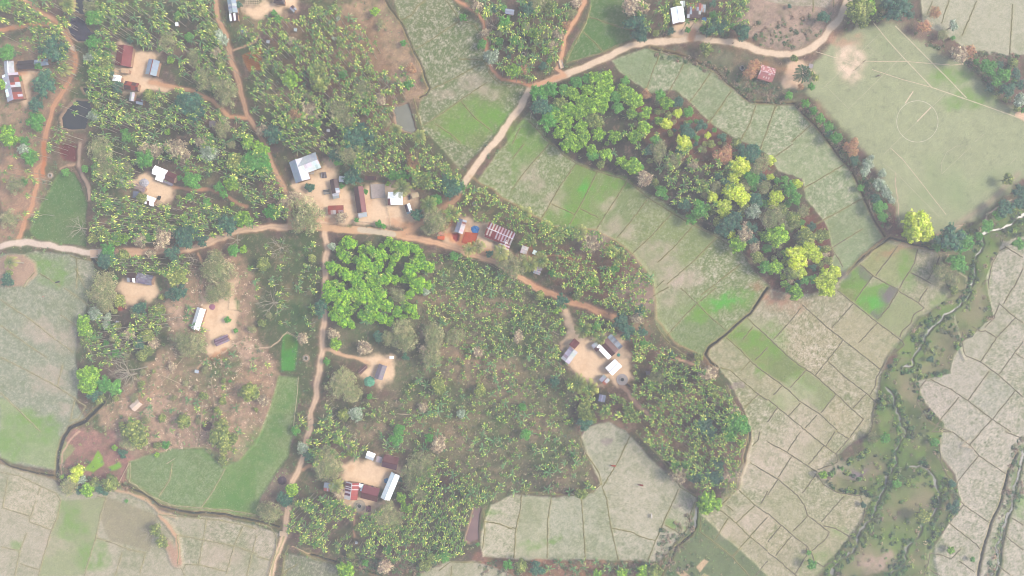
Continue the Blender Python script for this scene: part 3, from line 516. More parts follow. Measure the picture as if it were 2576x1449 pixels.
for p, wd, c in DITCH:
    s, dd = line(p, 4); put(s, smooth(dd, wd / 2 + 1, wd / 2 + 6) * .5, L((168, 152, 118)))
    put(s, smooth(dd, wd / 2 - 1.2, wd / 2 + 1.2), L(c)); GZ[s] -= .7 * smooth(dd, 0, wd / 2 + 2)
# faint soil beside each bund
for b in BUNDS:
    s, dd = line(b, 0.0, 12); put(s, smooth(dd, 1.2, 5) * .30 * np.clip(.6 + 1.5 * N_fine[s], 0, 1), L((186, 170, 128)))
for b in Dp("2280,1090,40,40 2330,1250,40,40 2190,1190,50,30 2130,1200,40,26 2240,1290,30,30 2300,990,22,30 2190,1400,60,30 2320,870,22,20 2460,760,20,40 2400,640,40,16"): blob(*b, (170, 154, 138), .35)
blob(2160, 1190, 26, 14, (150, 136, 150), .7)
blob(2200, 1415, 60, 30, (190, 168, 156), .8)
# ---- ponds and stream water
WATER = [("pond", T(0, 0, "700,180 760,150 830,170 860,250 900,300 965,345 940,390 870,410 780,412 700,350 678,270"), (106, 102, 110)),
    ("pond", T(0, 0, "760,1010 880,1005 905,1080 875,1200 850,1300 700,1302 630,1275 625,1180 680,1080"), (102, 94, 98)),
    ("pond", T(0, 0, "820,885 930,865 930,935 850,935"), (92, 82, 80)),
    ("pond", T(0, 0, "750,-60 960,-60 950,60 830,140 750,110"), (86, 80, 84)),
    ("pond", T(1, 0, "1390,1080 1520,1035 1560,1150 1610,1310 1580,1340 1490,1320 1420,1250 1385,1130"), (152, 152, 140)),
    ("pond", T(1, 3, "2190,770 2260,775 2240,900 2230,1000 2230,1095 2145,1112 2112,1090 2150,950 2175,850"), (152, 132, 128))]
for nm, p, c in WATER:
    s, dd = sdf(p, 5); put(s, smooth(dd, 0, 7), L((170, 150, 134)) if nm == "pond" else L((120, 110, 100)))
    GZ[s] += -1.3 * smooth(dd, -4, 3) + .15 * smooth(np.abs(dd - 5), 0, 5)
STREAMS = [
    (Dp("2740,490 2620,520 2572,547 2532,567 2494,582 2474,597 2469,625 2457,662 2442,707 2440,728 2412,765 2382,787 2342,820 2329,837 2309,880 2292,920 2274,932"), 4.2),
    (Dp("2234,980 2240,995 2252,1010 2257,1032 2268,1050 2279,1078 2277,1102 2262,1118 2247,1132 2249,1169 2238,1190 2227,1207 2219,1242 2209,1272 2189,1302 2169,1327 2157,1370 2140,1400 2107,1427 2092,1449 2080,1560"), 3.4),
    (Dp("2289,1167 2320,1172 2345,1188 2360,1210 2363,1237 2354,1274 2340,1300 2329,1320 2312,1340 2302,1352 2290,1375 2277,1397 2262,1420 2240,1449 2220,1560"), 3.2),
    (Dp("2576,1135 2562,1192 2548,1245 2530,1310 2515,1370 2504,1420 2490,1560"), 2.6),
    (Dp("1752,1268 1753,1300 1748,1325"), 4.0)]
for p, wd in STREAMS:
    s, dd = line(p, 16); dd = dd + 2.2 * np.abs(fbm(16, 201, 2))[s] * 2; put(s, smooth(dd, wd + 5, wd + 15) * .65 * np.clip(.8 + N_fine[s], 0, 1), L((122, 144, 98))); put(s, smooth(dd, wd * .5, wd * .7 + 2), L((160, 150, 140)))
    GZ[s] += -1.1 * smooth(dd, wd * .3, wd + 1)
GZ += (0.10 * N_mid + 0.05 * N_fine).astype(np.float32) * (1 - FMASK * .7)
# ---- build the ground objects, one per kind of ground and one per paddy plot
GC = np.clip(GC, 0.006, .8)
PX = ((GX - CX) * U).astype(np.float32); PY = ((CY - GY) * U).astype(np.float32)
VALL = np.stack([PX, PY, GZ], -1).reshape(-1, 3); CALL = GC.reshape(-1, 3)
cell = GK[:-1, :-1]
idx = np.arange(NX * NY).reshape(NY, NX)
QUAD = np.stack([idx[1:, :-1], idx[1:, 1:], idx[:-1, 1:], idx[:-1, :-1]], -1)
M_ground = mat("soil_and_litter", attr="Col", rough=.95, noise=.16, nscale=2.2, bump=.6, spec=.1)
M_road = mat("packed_dirt", attr="Col", rough=.95, noise=.06, nscale=1.2, bump=.2, spec=.1)
M_field = mat("stubble_field", attr="Col", rough=.95, noise=.14, nscale=2.6, bump=.6, spec=.1)
def ground_part(name, sel, m):
    F = QUAD[sel]
    if len(F) == 0: return
    u, inv = np.unique(F.ravel(), return_inverse=True)
    o = link(name, npmesh(name, VALL[u], inv.reshape(-1, 4), CALL[u], True), m); o["kind"] = "structure"; return o
ground_part("ground", cell == 0, M_ground)
ground_part("dirt_road", cell == K_ROAD, M_road)
ground_part("dirt_track", cell == K_TRACK, M_road)
ground_part("footpath", cell == K_PATH, M_road)
ground_part("swept_yard", cell == K_YARD, M_road)
ground_part("football_field", cell == K_PITCH, M_field)
ground_part("stream_bank", cell == K_MARSH, M_ground)
ground_part("garden_bed", cell == K_BED, M_ground)
for k in range(0, nlab + 1): ground_part("paddy_field", cell == K_FIELD + k, M_field)
def outer():
    x0, x1, y0, y1 = wx(XS[0]), wx(XS[-1]), wy(YS[-1]), wy(YS[0]); B = 1200
    V = [(-B, -B, -.1), (B, -B, -.1), (B, B, -.1), (-B, B, -.1), (x0 + .3, y0 + .3, -.1), (x1 - .3, y0 + .3, -.1), (x1 - .3, y1 - .3, -.1), (x0 + .3, y1 - .3, -.1)]
    me = npmesh("ground_beyond", V, [(0, 1, 5, 4), (1, 2, 6, 5), (2, 3, 7, 6), (3, 0, 4, 7)])
    o = link("ground", me, mat("far_fields", alb((160, 158, 132)), noise=.4, nscale=.02, rough=.95)); o["kind"] = "structure"
outer()
def gz(x, y):
    i = min(max(int((x - XS[0]) / STEP + .5), 0), NX - 1); j = min(max(int((y - YS[0]) / STEP + .5), 0), NY - 1)
    return float(GZ[j, i])
def gk(x, y):
    i = min(max(int((x - XS[0]) / STEP + .5), 0), NX - 1); j = min(max(int((y - YS[0]) / STEP + .5), 0), NY - 1)
    return int(GK[j, i])
def w2d(x, y): return x / U + CX, CY - y / U
def gzw(x, y): return gz(*w2d(x, y))
def wmat(name, c, rough=.12):
    return mat(name, alb(c), rough=rough, noise=.12, nscale=.25, spec=.5)
for i, (nm, p, c) in enumerate(WATER):
    s, dd = sdf(p, 5); sel = np.zeros((NY, NX), bool); sel[s] = dd < 7; zz = -.55
    F = QUAD[sel[:-1, :-1]]; u, inv = np.unique(F.ravel(), return_inverse=True); V = VALL[u].copy(); V[:, 2] = zz
    o = link("pond_water", npmesh("pond_water", V, inv.reshape(-1, 4)), wmat("pond_water", c)); o["kind"] = "structure"
for p, wd in STREAMS:
    s, dd = line(p, 16); dd = dd + 2.2 * np.abs(fbm(16, 201, 2))[s] * 2; sel = np.zeros((NY, NX), bool); sel[s] = dd < wd * 1.3
    F = QUAD[sel[:-1, :-1]]; u, inv = np.unique(F.ravel(), return_inverse=True); V = VALL[u].copy(); V[:, 2] = -.62
    o = link("stream_water", npmesh("stream_water", V, inv.reshape(-1, 4)), wmat("stream_water", (152, 152, 144), .35)); o["kind"] = "structure"
SDIST = np.full((NY, NX), 99.0, np.float32)
for p, wd in STREAMS:
    s, dd = line(p, 16, 40); dd = dd + 2.2 * np.abs(fbm(16, 201, 2))[s] * 2; SDIST[s] = np.minimum(SDIST[s], dd)
EDIST = np.full((NY, NX), 99.0, np.float32)
s, dd = sdf(MARSH, 16); EDIST[s] = np.abs(dd)
# bund ridges
def ridge(lines, name, m, wd, h, jit=.5):
    V, F, C = [], [], []; rr = np.random.default_rng(3)
    for ln in lines:
        pts = []
        for (ax, ay), (bx, by) in zip(ln[:-1], ln[1:]):
            n = max(1, int(math.hypot(bx - ax, by - ay) / 7))
            for q in range(n): pts.append((ax + (bx - ax) * q / n, ay + (by - ay) * q / n))
        pts.append(ln[-1]); base = len(V)
        for i, p in enumerate(pts):
            a = pts[max(0, i - 1)]; b = pts[min(len(pts) - 1, i + 1)]
            dx, dy = b[0] - a[0], -(b[1] - a[1]); l = math.hypot(dx, dy) + 1e-9; nx, ny = -dy / l, dx / l
            jx, jy = rr.normal(0, jit, 2); x, y = wx(p[0] + jx), wy(p[1] + jy); z = gz(p[0], p[1]); ww = wd * rr.uniform(.7, 1.3)
            pal_ = ((160, 156, 128), (198, 188, 158)) if p[0] < 700 and p[1] > 700 else (((134, 130, 116), (188, 178, 156)) if p[0] > 1900 and p[1] > 600 else ((144, 142, 114), (182, 170, 138)))
            c = np.array(alb(pal_[0])) * rr.uniform(.8, 1.2); c2 = np.array(alb(pal_[1])) * rr.uniform(.88, 1.1)
            for k, (o_, zz, cc) in enumerate(((-1, -.12, c2), (-.35, h, c), (.35, h, c), (1, -.12, c2))):
                V.append((x + nx * ww * o_, y + ny * ww * o_, z + zz)); C.append(cc)
            if i:
                for k in range(3): F.append((base + 4 * i - 4 + k, base + 4 * i + k, base + 4 * i + k + 1, base + 4 * i - 3 + k))
    o = link(name, npmesh(name, V, F, np.array(C), False), m); o["kind"] = "structure"
ridge(BUNDS, "field_bund", mat("bund_earth", attr="Col", rough=.95, noise=.25, nscale=1.5), .33, .13)
def ribbon(name, lines, wd, c, zoff=.05, closed=False):
    V, F = [], []
    for ln in lines:
        pts = []
        for (ax, ay), (bx, by) in zip(ln[:-1], ln[1:]):
            n = max(1, int(math.hypot(bx - ax, by - ay) / 3))
            for q in range(n): pts.append((ax + (bx - ax) * q / n, ay + (by - ay) * q / n))
        pts.append(ln[-1]); base = len(V)
        for i, p in enumerate(pts):
            a = pts[max(0, i - 1)]; b = pts[min(len(pts) - 1, i + 1)]
            dx, dy = b[0] - a[0], -(b[1] - a[1]); l = math.hypot(dx, dy) + 1e-9; nx, ny = -dy / l, dx / l
            ww = wd / 2 * random.uniform(.7, 1.2)
            for o_ in (-1, 1): V.append((wx(p[0]) + nx * ww * o_, wy(p[1]) + ny * ww * o_, gz(*p) + zoff))
            if i: F.append((base + 2 * i - 2, base + 2 * i, base + 2 * i + 1, base + 2 * i - 1))
    o = link(name, npmesh(name, V, F), mat(name, alb(c), rough=.95, noise=.2, nscale=2)); o["kind"] = "structure"
circ = [(2307.5 + 52 * math.cos(a), 305.5 + 52 * math.sin(a)) for a in np.linspace(0, 2 * math.pi, 60)]
ribbon("pitch_circle_line", [circ], .24, (212, 206, 184), .05)
ribbon("pitch_line", [T(3, 0, "1270,1449 1500,1222 1800,930"), T(3, 0, "580,865 810,1095 1390,530"), T(3, 0, "545,895 1130,335"), T(3, 0, "820,775 1070,525 1000,455"), T(3, 0, "700,650 820,775"),
    T(3, 1, "1165,105 1270,0"), T(3, 1, "1150,190 1300,300 1550,560 1720,730"), T(3, 1, "1750,300 2040,30"), T(3, 1, "1750,300 1740,200 1800,80 1900,20 2030,20"), T(3, 1, "2430,210 2500,130"), T(3, 0, "2080,1430 2170,1350")], .15, (196, 190, 166), .045)
ribbon("trodden_path", [Dp("2197,57 2232,100 2282,155 2344,220 2432,250 2559,295"), Dp("2252,65 2307,120 2382,195 2432,247")], .42, (208, 198, 172), .03)
ribbon("trodden_path", [Dp("2177,154 2282,155 2394,164 2427,161 2457,167"), Dp("2052,130 2117,150 2150,165"), Dp("2194,175 2270,200 2344,220"), Dp("2240,372 2270,400 2310,450 2380,540")], .28, (214, 198, 174), .035)
ribbon("trodden_path", [T(3, 0, "1500,1222 1640,1080"), T(3, 0, "1380,1040 1460,920")], .5, (222, 204, 180), .04)
# ---------------------------------------------------------------- buildings
WHITE, OFFW = (.78, .80, .82), (.62, .65, .68)
def c_(*c):
    m = sum(c) / 3; return tuple(alb([m * .22 + v * .78 for v in c]))
GREY, BLUE, PALE = c_(178, 184, 188), c_(160, 178, 196), c_(200, 204, 208)
RED, DRED, PURP, RUST, BRN = c_(158, 92, 90), c_(136, 78, 84), c_(122, 86, 98), c_(176, 108, 98), c_(112, 88, 94)
STRAW, STRAW2, THATCH = c_(222, 196, 158), c_(232, 206, 186), c_(150, 142, 150)
def P_flat(c, j=.05): return lambda i, k, s, r: tuple(v * r.uniform(1 - j, 1 + j) for v in c)
def P_mix(*cw):
    cs = [c for c, w_ in cw]; ws = [w_ for c, w_ in cw]
    return lambda i, k, s, r: tuple(v * r.uniform(.88, 1.12) for v in r.choices(cs, ws)[0])
def P_side(a, b): return lambda i, k, s, r: (a if s == 0 else b)(i, k, s, r)
def P_stripe(a, b): return lambda i, k, s, r: tuple(v * r.uniform(.85, 1.15) for v in ((a if (k % 2) == 0 else b) if r.random() < .93 else b))
def P_end(a, b, f): return lambda i, k, s, r: (a if i < f else b)(i, k, s, r)
M_roof = mat("corrugated_tin", attr="Col", rough=.5, noise=.10, nscale=1.3, spec=.35, bump=.15)
M_wall = mat("mud_wall", c_(196, 160, 134), noise=.15, nscale=1.5)
M_wood = mat("weathered_wood", c_(150, 128, 112), noise=.2, nscale=3)
M_bamboo = mat("bamboo_pole", c_(214, 192, 160), noise=.15, nscale=3)
M_dark = mat("dark_opening", (.02, .02, .02))
M_conc = mat("concrete", c_(186, 178, 170), noise=.15, nscale=1.2)
def colmesh(name, V, F, FC):
    """faces with their own colours (points are not shared)"""
    VV, FF, CC = [], [], []
    for f, c in zip(F, FC):
        b = len(VV); VV += [V[i] for i in f]; FF.append(list(range(b, b + len(f)))); CC += [c] * len(f)
    me = bpy.data.meshes.new(name); me.from_pydata(VV, [], FF)
    a = me.color_attributes.new("Col", 'FLOAT_COLOR', 'POINT')
    a.data.foreach_set("color", np.array([(*c, 1) for c in CC], np.float32).ravel())
    return me
def boxes(name, lst, m, parent=None):
    V, F = [], []
    for (x0, x1, y0, y1, z0, z1) in lst:
        b = len(V); V += [(x, y, z) for z in (z0, z1) for y in (y0, y1) for x in (x0, x1)]
        F += [[b + i for i in f] for f in ((0, 2, 3, 1), (4, 5, 7, 6), (0, 1, 5, 4), (2, 6, 7, 3), (0, 4, 6, 2), (1, 3, 7, 5))]
    me = bpy.data.meshes.new(name); me.from_pydata(V, [], F); return link(name, me, m, parent)
def pole_mesh(V, F, a, b, r, r2=None, n=6):
    a = Vector(a); b = Vector(b); d_ = (b - a).normalized(); r2 = r if r2 is None else r2
    u = d_.orthogonal().normalized(); v = d_.cross(u); s = len(V)
    for p, rr in ((a, r), (b, r2)):
        for k in range(n):
            t_ = 2 * math.pi * k / n; V.append(tuple(p + (u * math.cos(t_) + v * math.sin(t_)) * rr))
    for k in range(n): F.append((s + k, s + (k + 1) % n, s + n + (k + 1) % n, s + n + k))
    F.append(tuple(s + k for k in reversed(range(n)))); F.append(tuple(s + n + k for k in range(n)))
def poles(name, segs, m, parent=None, n=6):
    V, F = [], []
    for sg in segs: pole_mesh(V, F, *sg[:2], *(sg[2:] if len(sg) > 2 else (.05,)), n=n)
    me = bpy.data.meshes.new(name); me.from_pydata(V, [], F); return link(name, me, m, parent)
def frame_of(A, B, C, ztop):
    A, B, C = (at(*p, ztop) for p in (A, B, C))
    u = B - A; L_ = u.length; u.normalize(); v = C - B; W_ = abs(v.dot(Vector((-u.y, u.x, 0))))
    side = 1 if v.dot(Vector((-u.y, u.x, 0))) > 0 else -1
    ctr = (A + B) / 2 + Vector((-u.y, u.x, 0)) * side * W_ / 2
    if side < 0: pass
    return ctr, math.atan2(u.y, u.x), L_, W_, side
def roof_mesh(Lr, Wr, ze, rise, pal, rng, side, shed=False, hip=False, sheet=.95, row=1.9, off=(0, 0)):
    """side 0 = the slope of the A-B edge"""
    V, F, C = [], [], []
    sl = [(-1, 0), (1, 1)] if not shed else [(-1, 0)]
    ni = max(1, round(Lr / sheet))
    for sgn, s in sl:
        y0 = sgn * Wr / 2; y1 = 0.0 if not shed else -y0
        sid = s if side > 0 else 1 - s
        nk = max(1, round(abs(y1 - y0) / row))
        for i in range(ni):
            for k in range(nk):
                xa, xb = -Lr / 2 + Lr * i / ni, -Lr / 2 + Lr * (i + 1) / ni
                fa, fb = k / nk, (k + 1) / nk
                ya, yb = y0 + (y1 - y0) * fa, y0 + (y1 - y0) * fb
                dz = rng.uniform(0, .025) + .02 * k; ov = .03
                q = []
                for (x, y, f) in ((xa, ya, fa), (xb + ov, ya, fa), (xb + ov, yb, fb), (xa, yb, fb)):
                    if hip: 
                        lim = Lr / 2 - Wr / 2 * f * .9; x = max(-lim, min(lim, x))
                    q.append((x + off[0], y + off[1], ze + rise * f + dz))
                b = len(V); V += q; col = pal(i, k, sid, rng)
                F.append((b, b + 1, b + 2, b + 3) if sgn < 0 else (b + 3, b + 2, b + 1, b)); C.append(col)
                V += [(p[0], p[1], p[2] - .04) for p in q]
                F.append((b + 7, b + 6, b + 5, b + 4) if sgn < 0 else (b + 4, b + 5, b + 6, b + 7)); C.append(tuple(v * .6 for v in col))
        if hip and not shed:
            for e in (-1, 1):
                b = len(V); V += [(e * Lr / 2, sgn * Wr / 2, ze), (e * Lr / 2, 0, ze), (e * (Lr / 2 - Wr / 2 * .9), 0, ze + rise)]
                F.append((b, b + 1, b + 2)); C.append(pal(0, 0, sid, rng))
    return colmesh("roof", V, F, C)
HOUSES = []
def house(label, A, B, C, pal, ze=2.3, rise=None, shed=False, hip=False, cat="house", name="house", walls=True, cap=None, seed=0, extra=None, group=None, sheet=.95, row=1.9, wallm=None):
    rng = random.Random(seed * 77 + int(A[0]))
    ctr, ang, Lr, Wr, side = frame_of(A, B, C, ze)
    rise = (Wr * .20 if not shed else Wr * .12) if rise is None else rise
    z0 = gzw(ctr.x, ctr.y)
    t = empty(name, (ctr.x, ctr.y, z0), ang); tag(t, label, cat, group)
    me = roof_mesh(Lr, Wr, ze, rise, pal, rng, side, shed, hip, sheet, row)
    rf = link("roof", me, M_roof, t)
    if not shed:
        ln = Lr / 2 - (Wr * .45 if hip else 0)
        cp = boxes("ridge_cap", [(-ln, ln, -.14, .14, ze + rise - .01, ze + rise + .07)], mat("ridge_cap", cap if cap else tuple(v * .9 for v in pal(0, 0, 0, rng)), rough=.5), rf)
    if walls:
        a, b = Lr / 2 - .35, Wr / 2 - .35; h = ze - .05
        V = [(-a, -b, -.3), (a, -b, -.3), (a, b, -.3), (-a, b, -.3), (-a, -b, h), (a, -b, h), (a, b, h), (-a, b, h)]
        F = [(0, 1, 5, 4), (1, 2, 6, 5), (2, 3, 7, 6), (3, 0, 4, 7)]
        if not shed:
            V += [(-a, 0, h + rise * .85), (a, 0, h + rise * .85)]; F += [(4, 8, 7), (5, 6, 9)]
        m_ = bpy.data.meshes.new("wall"); m_.from_pydata(V, [], F); wl = link("wall", m_, wallm or M_wall, t)
        dy = b * (1 if side < 0 else -1)
        boxes("door", [(-.45, .45, min(dy * 1.0, dy * 1.0) - .03, dy + .03, 0, 1.95)], M_dark, t)
        if Lr > 6:
            for xx in (-Lr * .3, Lr * .3): boxes("window", [(xx - .4, xx + .4, dy - .03, dy + .03, 1.0, 1.8)], M_dark, t)
    else:
        a, b = Lr / 2 - .2, Wr / 2 - .2
        for sx in (-1, 1):
            for sy in (-1, 1): poles("post", [((sx * a, sy * b, -.2), (sx * a, sy * b, ze), .07)], M_bamboo, t)
    HOUSES.append((label, w2d(ctr.x, ctr.y))); return t
W_ = P_flat(WHITE, .03)
RP = P_mix((DRED, 5), (RUST, 2), (GREY, 1), (PALE, 1))
h1 = house("long dark red roofed house on the pale yard right of the two left ponds", *T(0, 0, "1187,450 1158,655 1312,690"), P_flat(RED, .06))
house("straw roofed lean-to at the lower end of the long dark red house", *T(0, 0, "1222,684 1306,694 1300,742"), P_flat(c_(220, 184, 150), .08), ze=1.9, shed=True, cat="shed", name="shed", sheet=.5)
house("blue grey tin roofed house with rusty corners on the right of the red house's yard", *T(0, 0, "1498,590 1462,742 1572,768"), lambda i, k, s, r: tuple(v * r.uniform(.92, 1.08) for v in (RUST if (i in (0, 6, 7) and r.random() < .5) else BLUE)))
house("small bright white roofed hut below the red house, half under a tree", *T(0, 0, "1140,752 1130,812 1215,815"), W_, cat="hut", name="hut")
house("small rusty brown patched roof hut at the bottom of the red house's yard", *T(0, 0, "1262,812 1400,838 1387,920"), P_mix((PURP, 4), (RUST, 2), (OFFW, 1.2)), cat="hut", name="hut")
house("tiny pale grey roofed hut just below the rusty brown patched hut", *T(0, 0, "1312,925 1298,1012 1345,1020"), P_mix((PALE, 3), (GREY, 1)), ze=2.0, cat="hut", name="hut")
house("tiny grey and rust checkered hut beside the tiny pale grey hut", *T(0, 0, "1380,985 1450,1000 1436,1058"), P_mix((BLUE, 1), (PURP, 2), (GREY, 1)), ze=2.0, cat="hut", name="hut")
house("small white gabled house at the photo's left edge above the long white and rust house", *T(0, 0, "38,620 48,742 147,738"), P_flat(PALE, .05), cap=WHITE)
house("dark brown tin roofed longhouse at the upper left beside the small white gabled house", *T(0, 0, "178,614 345,603 352,688"), P_flat(BRN, .12))
house("pale blue grey tin shed joined to the dark brown longhouse's right end", *T(0, 0, "348,602 485,590 490,655"), P_mix((BLUE, 2), (PALE, 1.5), (RUST, .3)), cat="shed", name="shed")
house("long white sheeted house with a rusty right side at the photo's left edge", *T(0, 0, "20,762 78,1028 240,1000"), P_side(P_mix((PALE, 5), (OFFW, 2)), P_mix((RUST, 3), (PALE, 2), (PURP, 2))), row=1.3)
house("long blue grey tin roofed house cut by the top edge, right of the left track", *T(0, 0, "2283,-20 2306,138 2395,134"), P_mix((BLUE, 4), (PALE, 1)))
house("white and grey slatted lean-to below the long blue grey house at the top", *T(0, 0, "2306,140 2314,214 2402,208"), P_stripe(OFFW, PURP), ze=2.0, shed=True, cat="shed", name="shed", sheet=.4, row=.8)
house("tiny white box latrine among bananas near the top left of the photo", *T(0, 0, "1764,226 1795,226 1795,262"), P_flat(OFFW), ze=1.9, shed=True, cat="latrine", name="latrine")
house("small grey brown roofed shed among the trees at the left track's fork", *T(0, 0, "2105,1220 2172,1218 2175,1275"), P_flat(c_(160, 150, 150)), ze=1.9, shed=True, cat="shed", name="shed")
house("dark brown roofed hut cut by the top edge of the photo above the tan yard", *T(1, 0, "180,-25 292,-15 286,42"), P_flat(BRN, .15), cat="hut", name="hut", hip=True)
house("small grey and rust hut below the dark brown hut at the top edge", *T(1, 0, "370,50 413,92 382,128"), P_mix((GREY, 2), (PALE, 1), (PURP, 1)), cat="hut", name="hut", ze=2.0)
house("blue grey roofed hut beside the footpath at the top centre of the photo", *T(1, 0, "2512,84 2600,98 2590,150"), P_flat(c_(176, 184, 204)), cat="hut", name="hut")
house("big bright white gabled house near the top edge above the curved road", *T(2, 0, "1595,82 1618,240 1745,228"), W_, ze=2.7, cap=WHITE)
house("small pale grey shed behind the big white house at the top", *T(2, 0, "1665,14 1738,10 1738,66"), P_stripe(PALE, OFFW), cat="shed", name="shed", shed=True, ze=2.0)
house("rusty purple patched house right of the big white house at the top", *T(2, 0, "1765,37 1900,39 1898,183"), P_mix((PURP, 5), (RUST, 2), (PALE, 1), (BLUE, 1)), shed=True, row=1.4)
house("narrow grey lattice shed on the right side of the rusty patched house at the top", *T(2, 0, "1904,48 1948,50 1946,126"), P_mix((GREY, 1), (c_(200, 170, 150), 1)), cat="shed", name="shed", shed=True, ze=2.0, sheet=.6)
house("lone red and white streaked gable roof beside the football field", *T(2, 0, "2508,648 2656,692 2616,832"), lambda i, k, s, r: tuple(v * r.uniform(.9, 1.1) for v in (c_(196, 128, 124) if r.random() < .72 else c_(226, 196, 192))), sheet=.5, row=.8)
house("tiny dark grey hut above the round cycad-like palm by the football field", *T(3, 0, "416,640 455,652 442,690"), P_flat(c_(166, 156, 160)), ze=1.8, shed=True, cat="hut", name="hut")
house("bright white gabled house of the left hamlet in the palm grove", *T(0, 1, "1562,215 1690,268 1650,350"), W_, cap=WHITE)
house("white lean-to porch below the white gabled house of the left hamlet", *T(0, 1, "1576,318 1650,346 1636,386"), W_, ze=2.0, shed=True, cat="shed", name="shed")
house("dark red roofed house joined to the white gabled house of the left hamlet", *T(0, 1, "1692,270 1786,312 1748,400"), P_side(P_flat(DRED), P_mix((DRED, 3), (BRN, 1))), sheet=.9)
house("grey sheet lean-to at the lower edge of the left hamlet's dark red house", *T(0, 1, "1650,360 1744,402 1730,424"), P_flat(c_(158, 152, 160)), ze=1.9, shed=True, cat="shed", name="shed")
house("tan and pinkish grey roofed hut on the left of the left hamlet's yard", *T(0, 1, "1372,396 1470,440 1450,490"), P_mix((c_(186, 160, 152), 2), (c_(168, 148, 150), 2)), ze=2.0, shed=True, cat="hut", name="hut")
house("blue grey sheeted hut under the round tree in the left hamlet", *T(0, 1, "1345,472 1402,482 1384,550"), P_flat(c_(128, 134, 154)), ze=2.0, shed=True, cat="hut", name="hut")
house("white hut with two rusty sheets at the bottom of the left hamlet's yard", *T(0, 1, "1480,516 1572,548 1550,632"), lambda i, k, s, r: DRED if (s == 1 and i in (1,) and k == 0) else WHITE, ze=2.1)
house("small hut with rusty roof and one white sheet beside the grey plank roofed house", *T(0, 1, "1288,1294 1368,1300 1358,1394"), lambda i, k, s, r: (WHITE if i >= 2 and s == 1 else (PURP if r.random() < .6 else GREY)), cat="hut", name="hut")
house("grey purple plank roofed house on the tan clearing under the left road", *T(0, 1, "1388,1292 1546,1326 1518,1424"), P_mix((c_(158, 150, 164), 3), (c_(140, 134, 150), 2), (c_(180, 174, 184), 1)), sheet=.9, row=.8)
# the L-shaped house: one thing, two wings
def l_house():
    t = house("large pale blue grey L-shaped tin roofed house beside the track junction", *T(1, 1, "408,154 597,82 652,240"), P_side(P_flat(c_(196, 206, 214), .04), P_mix((c_(226, 230, 238), 4), (c_(204, 208, 220), 1))), ze=2.9, rise=1.3, cap=c_(190, 196, 202))  # upper slope greyer, lower slope brighter: sunlight put into the sheet colours
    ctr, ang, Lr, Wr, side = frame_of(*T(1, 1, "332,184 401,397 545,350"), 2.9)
    rng = random.Random(5); me = roof_mesh(Lr, Wr, 2.93, 1.25, P_side(P_flat(c_(160, 176, 192), .05), P_flat(c_(216, 218, 230), .04)), rng, side, hip=False)  # left slope painted dark blue as shaded, right slope pale as sunlit
    r2 = link("wing_roof", me, M_roof, t); r2.parent = t
    mw = Matrix.LocRotScale(Vector((ctr.x, ctr.y, t.location.z)), Matrix.Rotation(ang, 3, 'Z').to_quaternion(), None)
    inv = Matrix.LocRotScale(t.location, Matrix.Rotation(t.rotation_euler[2], 3, 'Z').to_quaternion(), None).inverted()
    r2.matrix_local = inv @ mw
    a, b = Lr / 2 - .4, Wr / 2 - .4
    wl = boxes("wing_wall", [(-a, a, -b, b, -.3, 2.85)], M_wall, t); wl.matrix_local = inv @ mw
    bx = boxes("porch", [(-1.2, 1.2, -1, 1, -.2, .35)], M_conc, t); bx.matrix_local = inv @ Matrix.Translation(at(644 + 555 / 4, 362.25 + 280 / 4) + Vector((0, 0, t.location.z)))
l_house()
house("small white roofed hut half hidden by the round dark tree in the central hamlet", *T(1, 1, "838,320 925,325 920,386"), P_flat(c_(226, 232, 234)), cat="hut", name="hut")
house("dark rusty purple longhouse left of the central hamlet's red longhouse", *T(1, 1, "742,360 764,500 846,490"), P_side(P_mix((PURP, 6), (GREY, .6)), P_mix((PURP, 4), (BLUE, 1), (PALE, 1))))
house("pale rust streaked shed at the lower end of the purple longhouse", *T(1, 1, "768,500 776,553 842,545"), P_mix((PALE, 3), (RUST, 1), (GREY, 1)), cat="shed", name="shed", shed=True, ze=2.0)
house("rusty red and pale striped house near the big feathery tree on the main road", *T(1, 1, "727,620 880,616 878,706"), P_side(P_stripe(RUST, DRED), P_mix((c_(190, 160, 164), 3), (c_(196, 190, 196), 2), (RUST, 1))), row=3)
house("longest dark red roofed house in the middle of the central hamlet", *T(1, 1, "982,436 1018,694 1112,682"), P_side(lambda i, k, s, r: tuple(v * r.uniform(.9, 1.1) for v in (BLUE if i in (11, 13, 15) and r.random() < .8 else PURP)), P_flat(c_(150, 98, 102), .05)))
house("white and rust ended shed at the lower end of the longest dark red house", *T(1, 1, "1026,700 1034,745 1124,734"), P_mix((PALE, 4), (RUST, 1)), cat="shed", name="shed", shed=True, ze=2.1)
house("bright white roofed house beside the coconut palm of the central hamlet", *T(1, 1, "1330,482 1478,482 1484,612"), lambda i, k, s, r: (DRED if (k == 0 and s == 1 and i in (0, 9)) else WHITE), ze=2.6, cap=WHITE)
house("small shed, white right slope and blue rusty left slope, in the central hamlet", *T(1, 1, "1492,613 1520,706 1576,690"), P_side(P_mix((BLUE, 2), (PURP, 2)), W_), cat="shed", name="shed", sheet=.7)
house("straw roofed open shelter at the right of the central hamlet", *T(1, 1, "1560,500 1630,483 1642,532"), P_flat(STRAW, .08), ze=1.9, shed=True, walls=False, cat="shelter", name="shelter", sheet=.3)
house("dark rusty shed above the concrete slab in the central hamlet", *T(1, 1, "1098,322 1212,326 1210,364"), P_mix((PURP, 4), (DRED, 2), (OFFW, .6)), cat="shed", name="shed", shed=True)
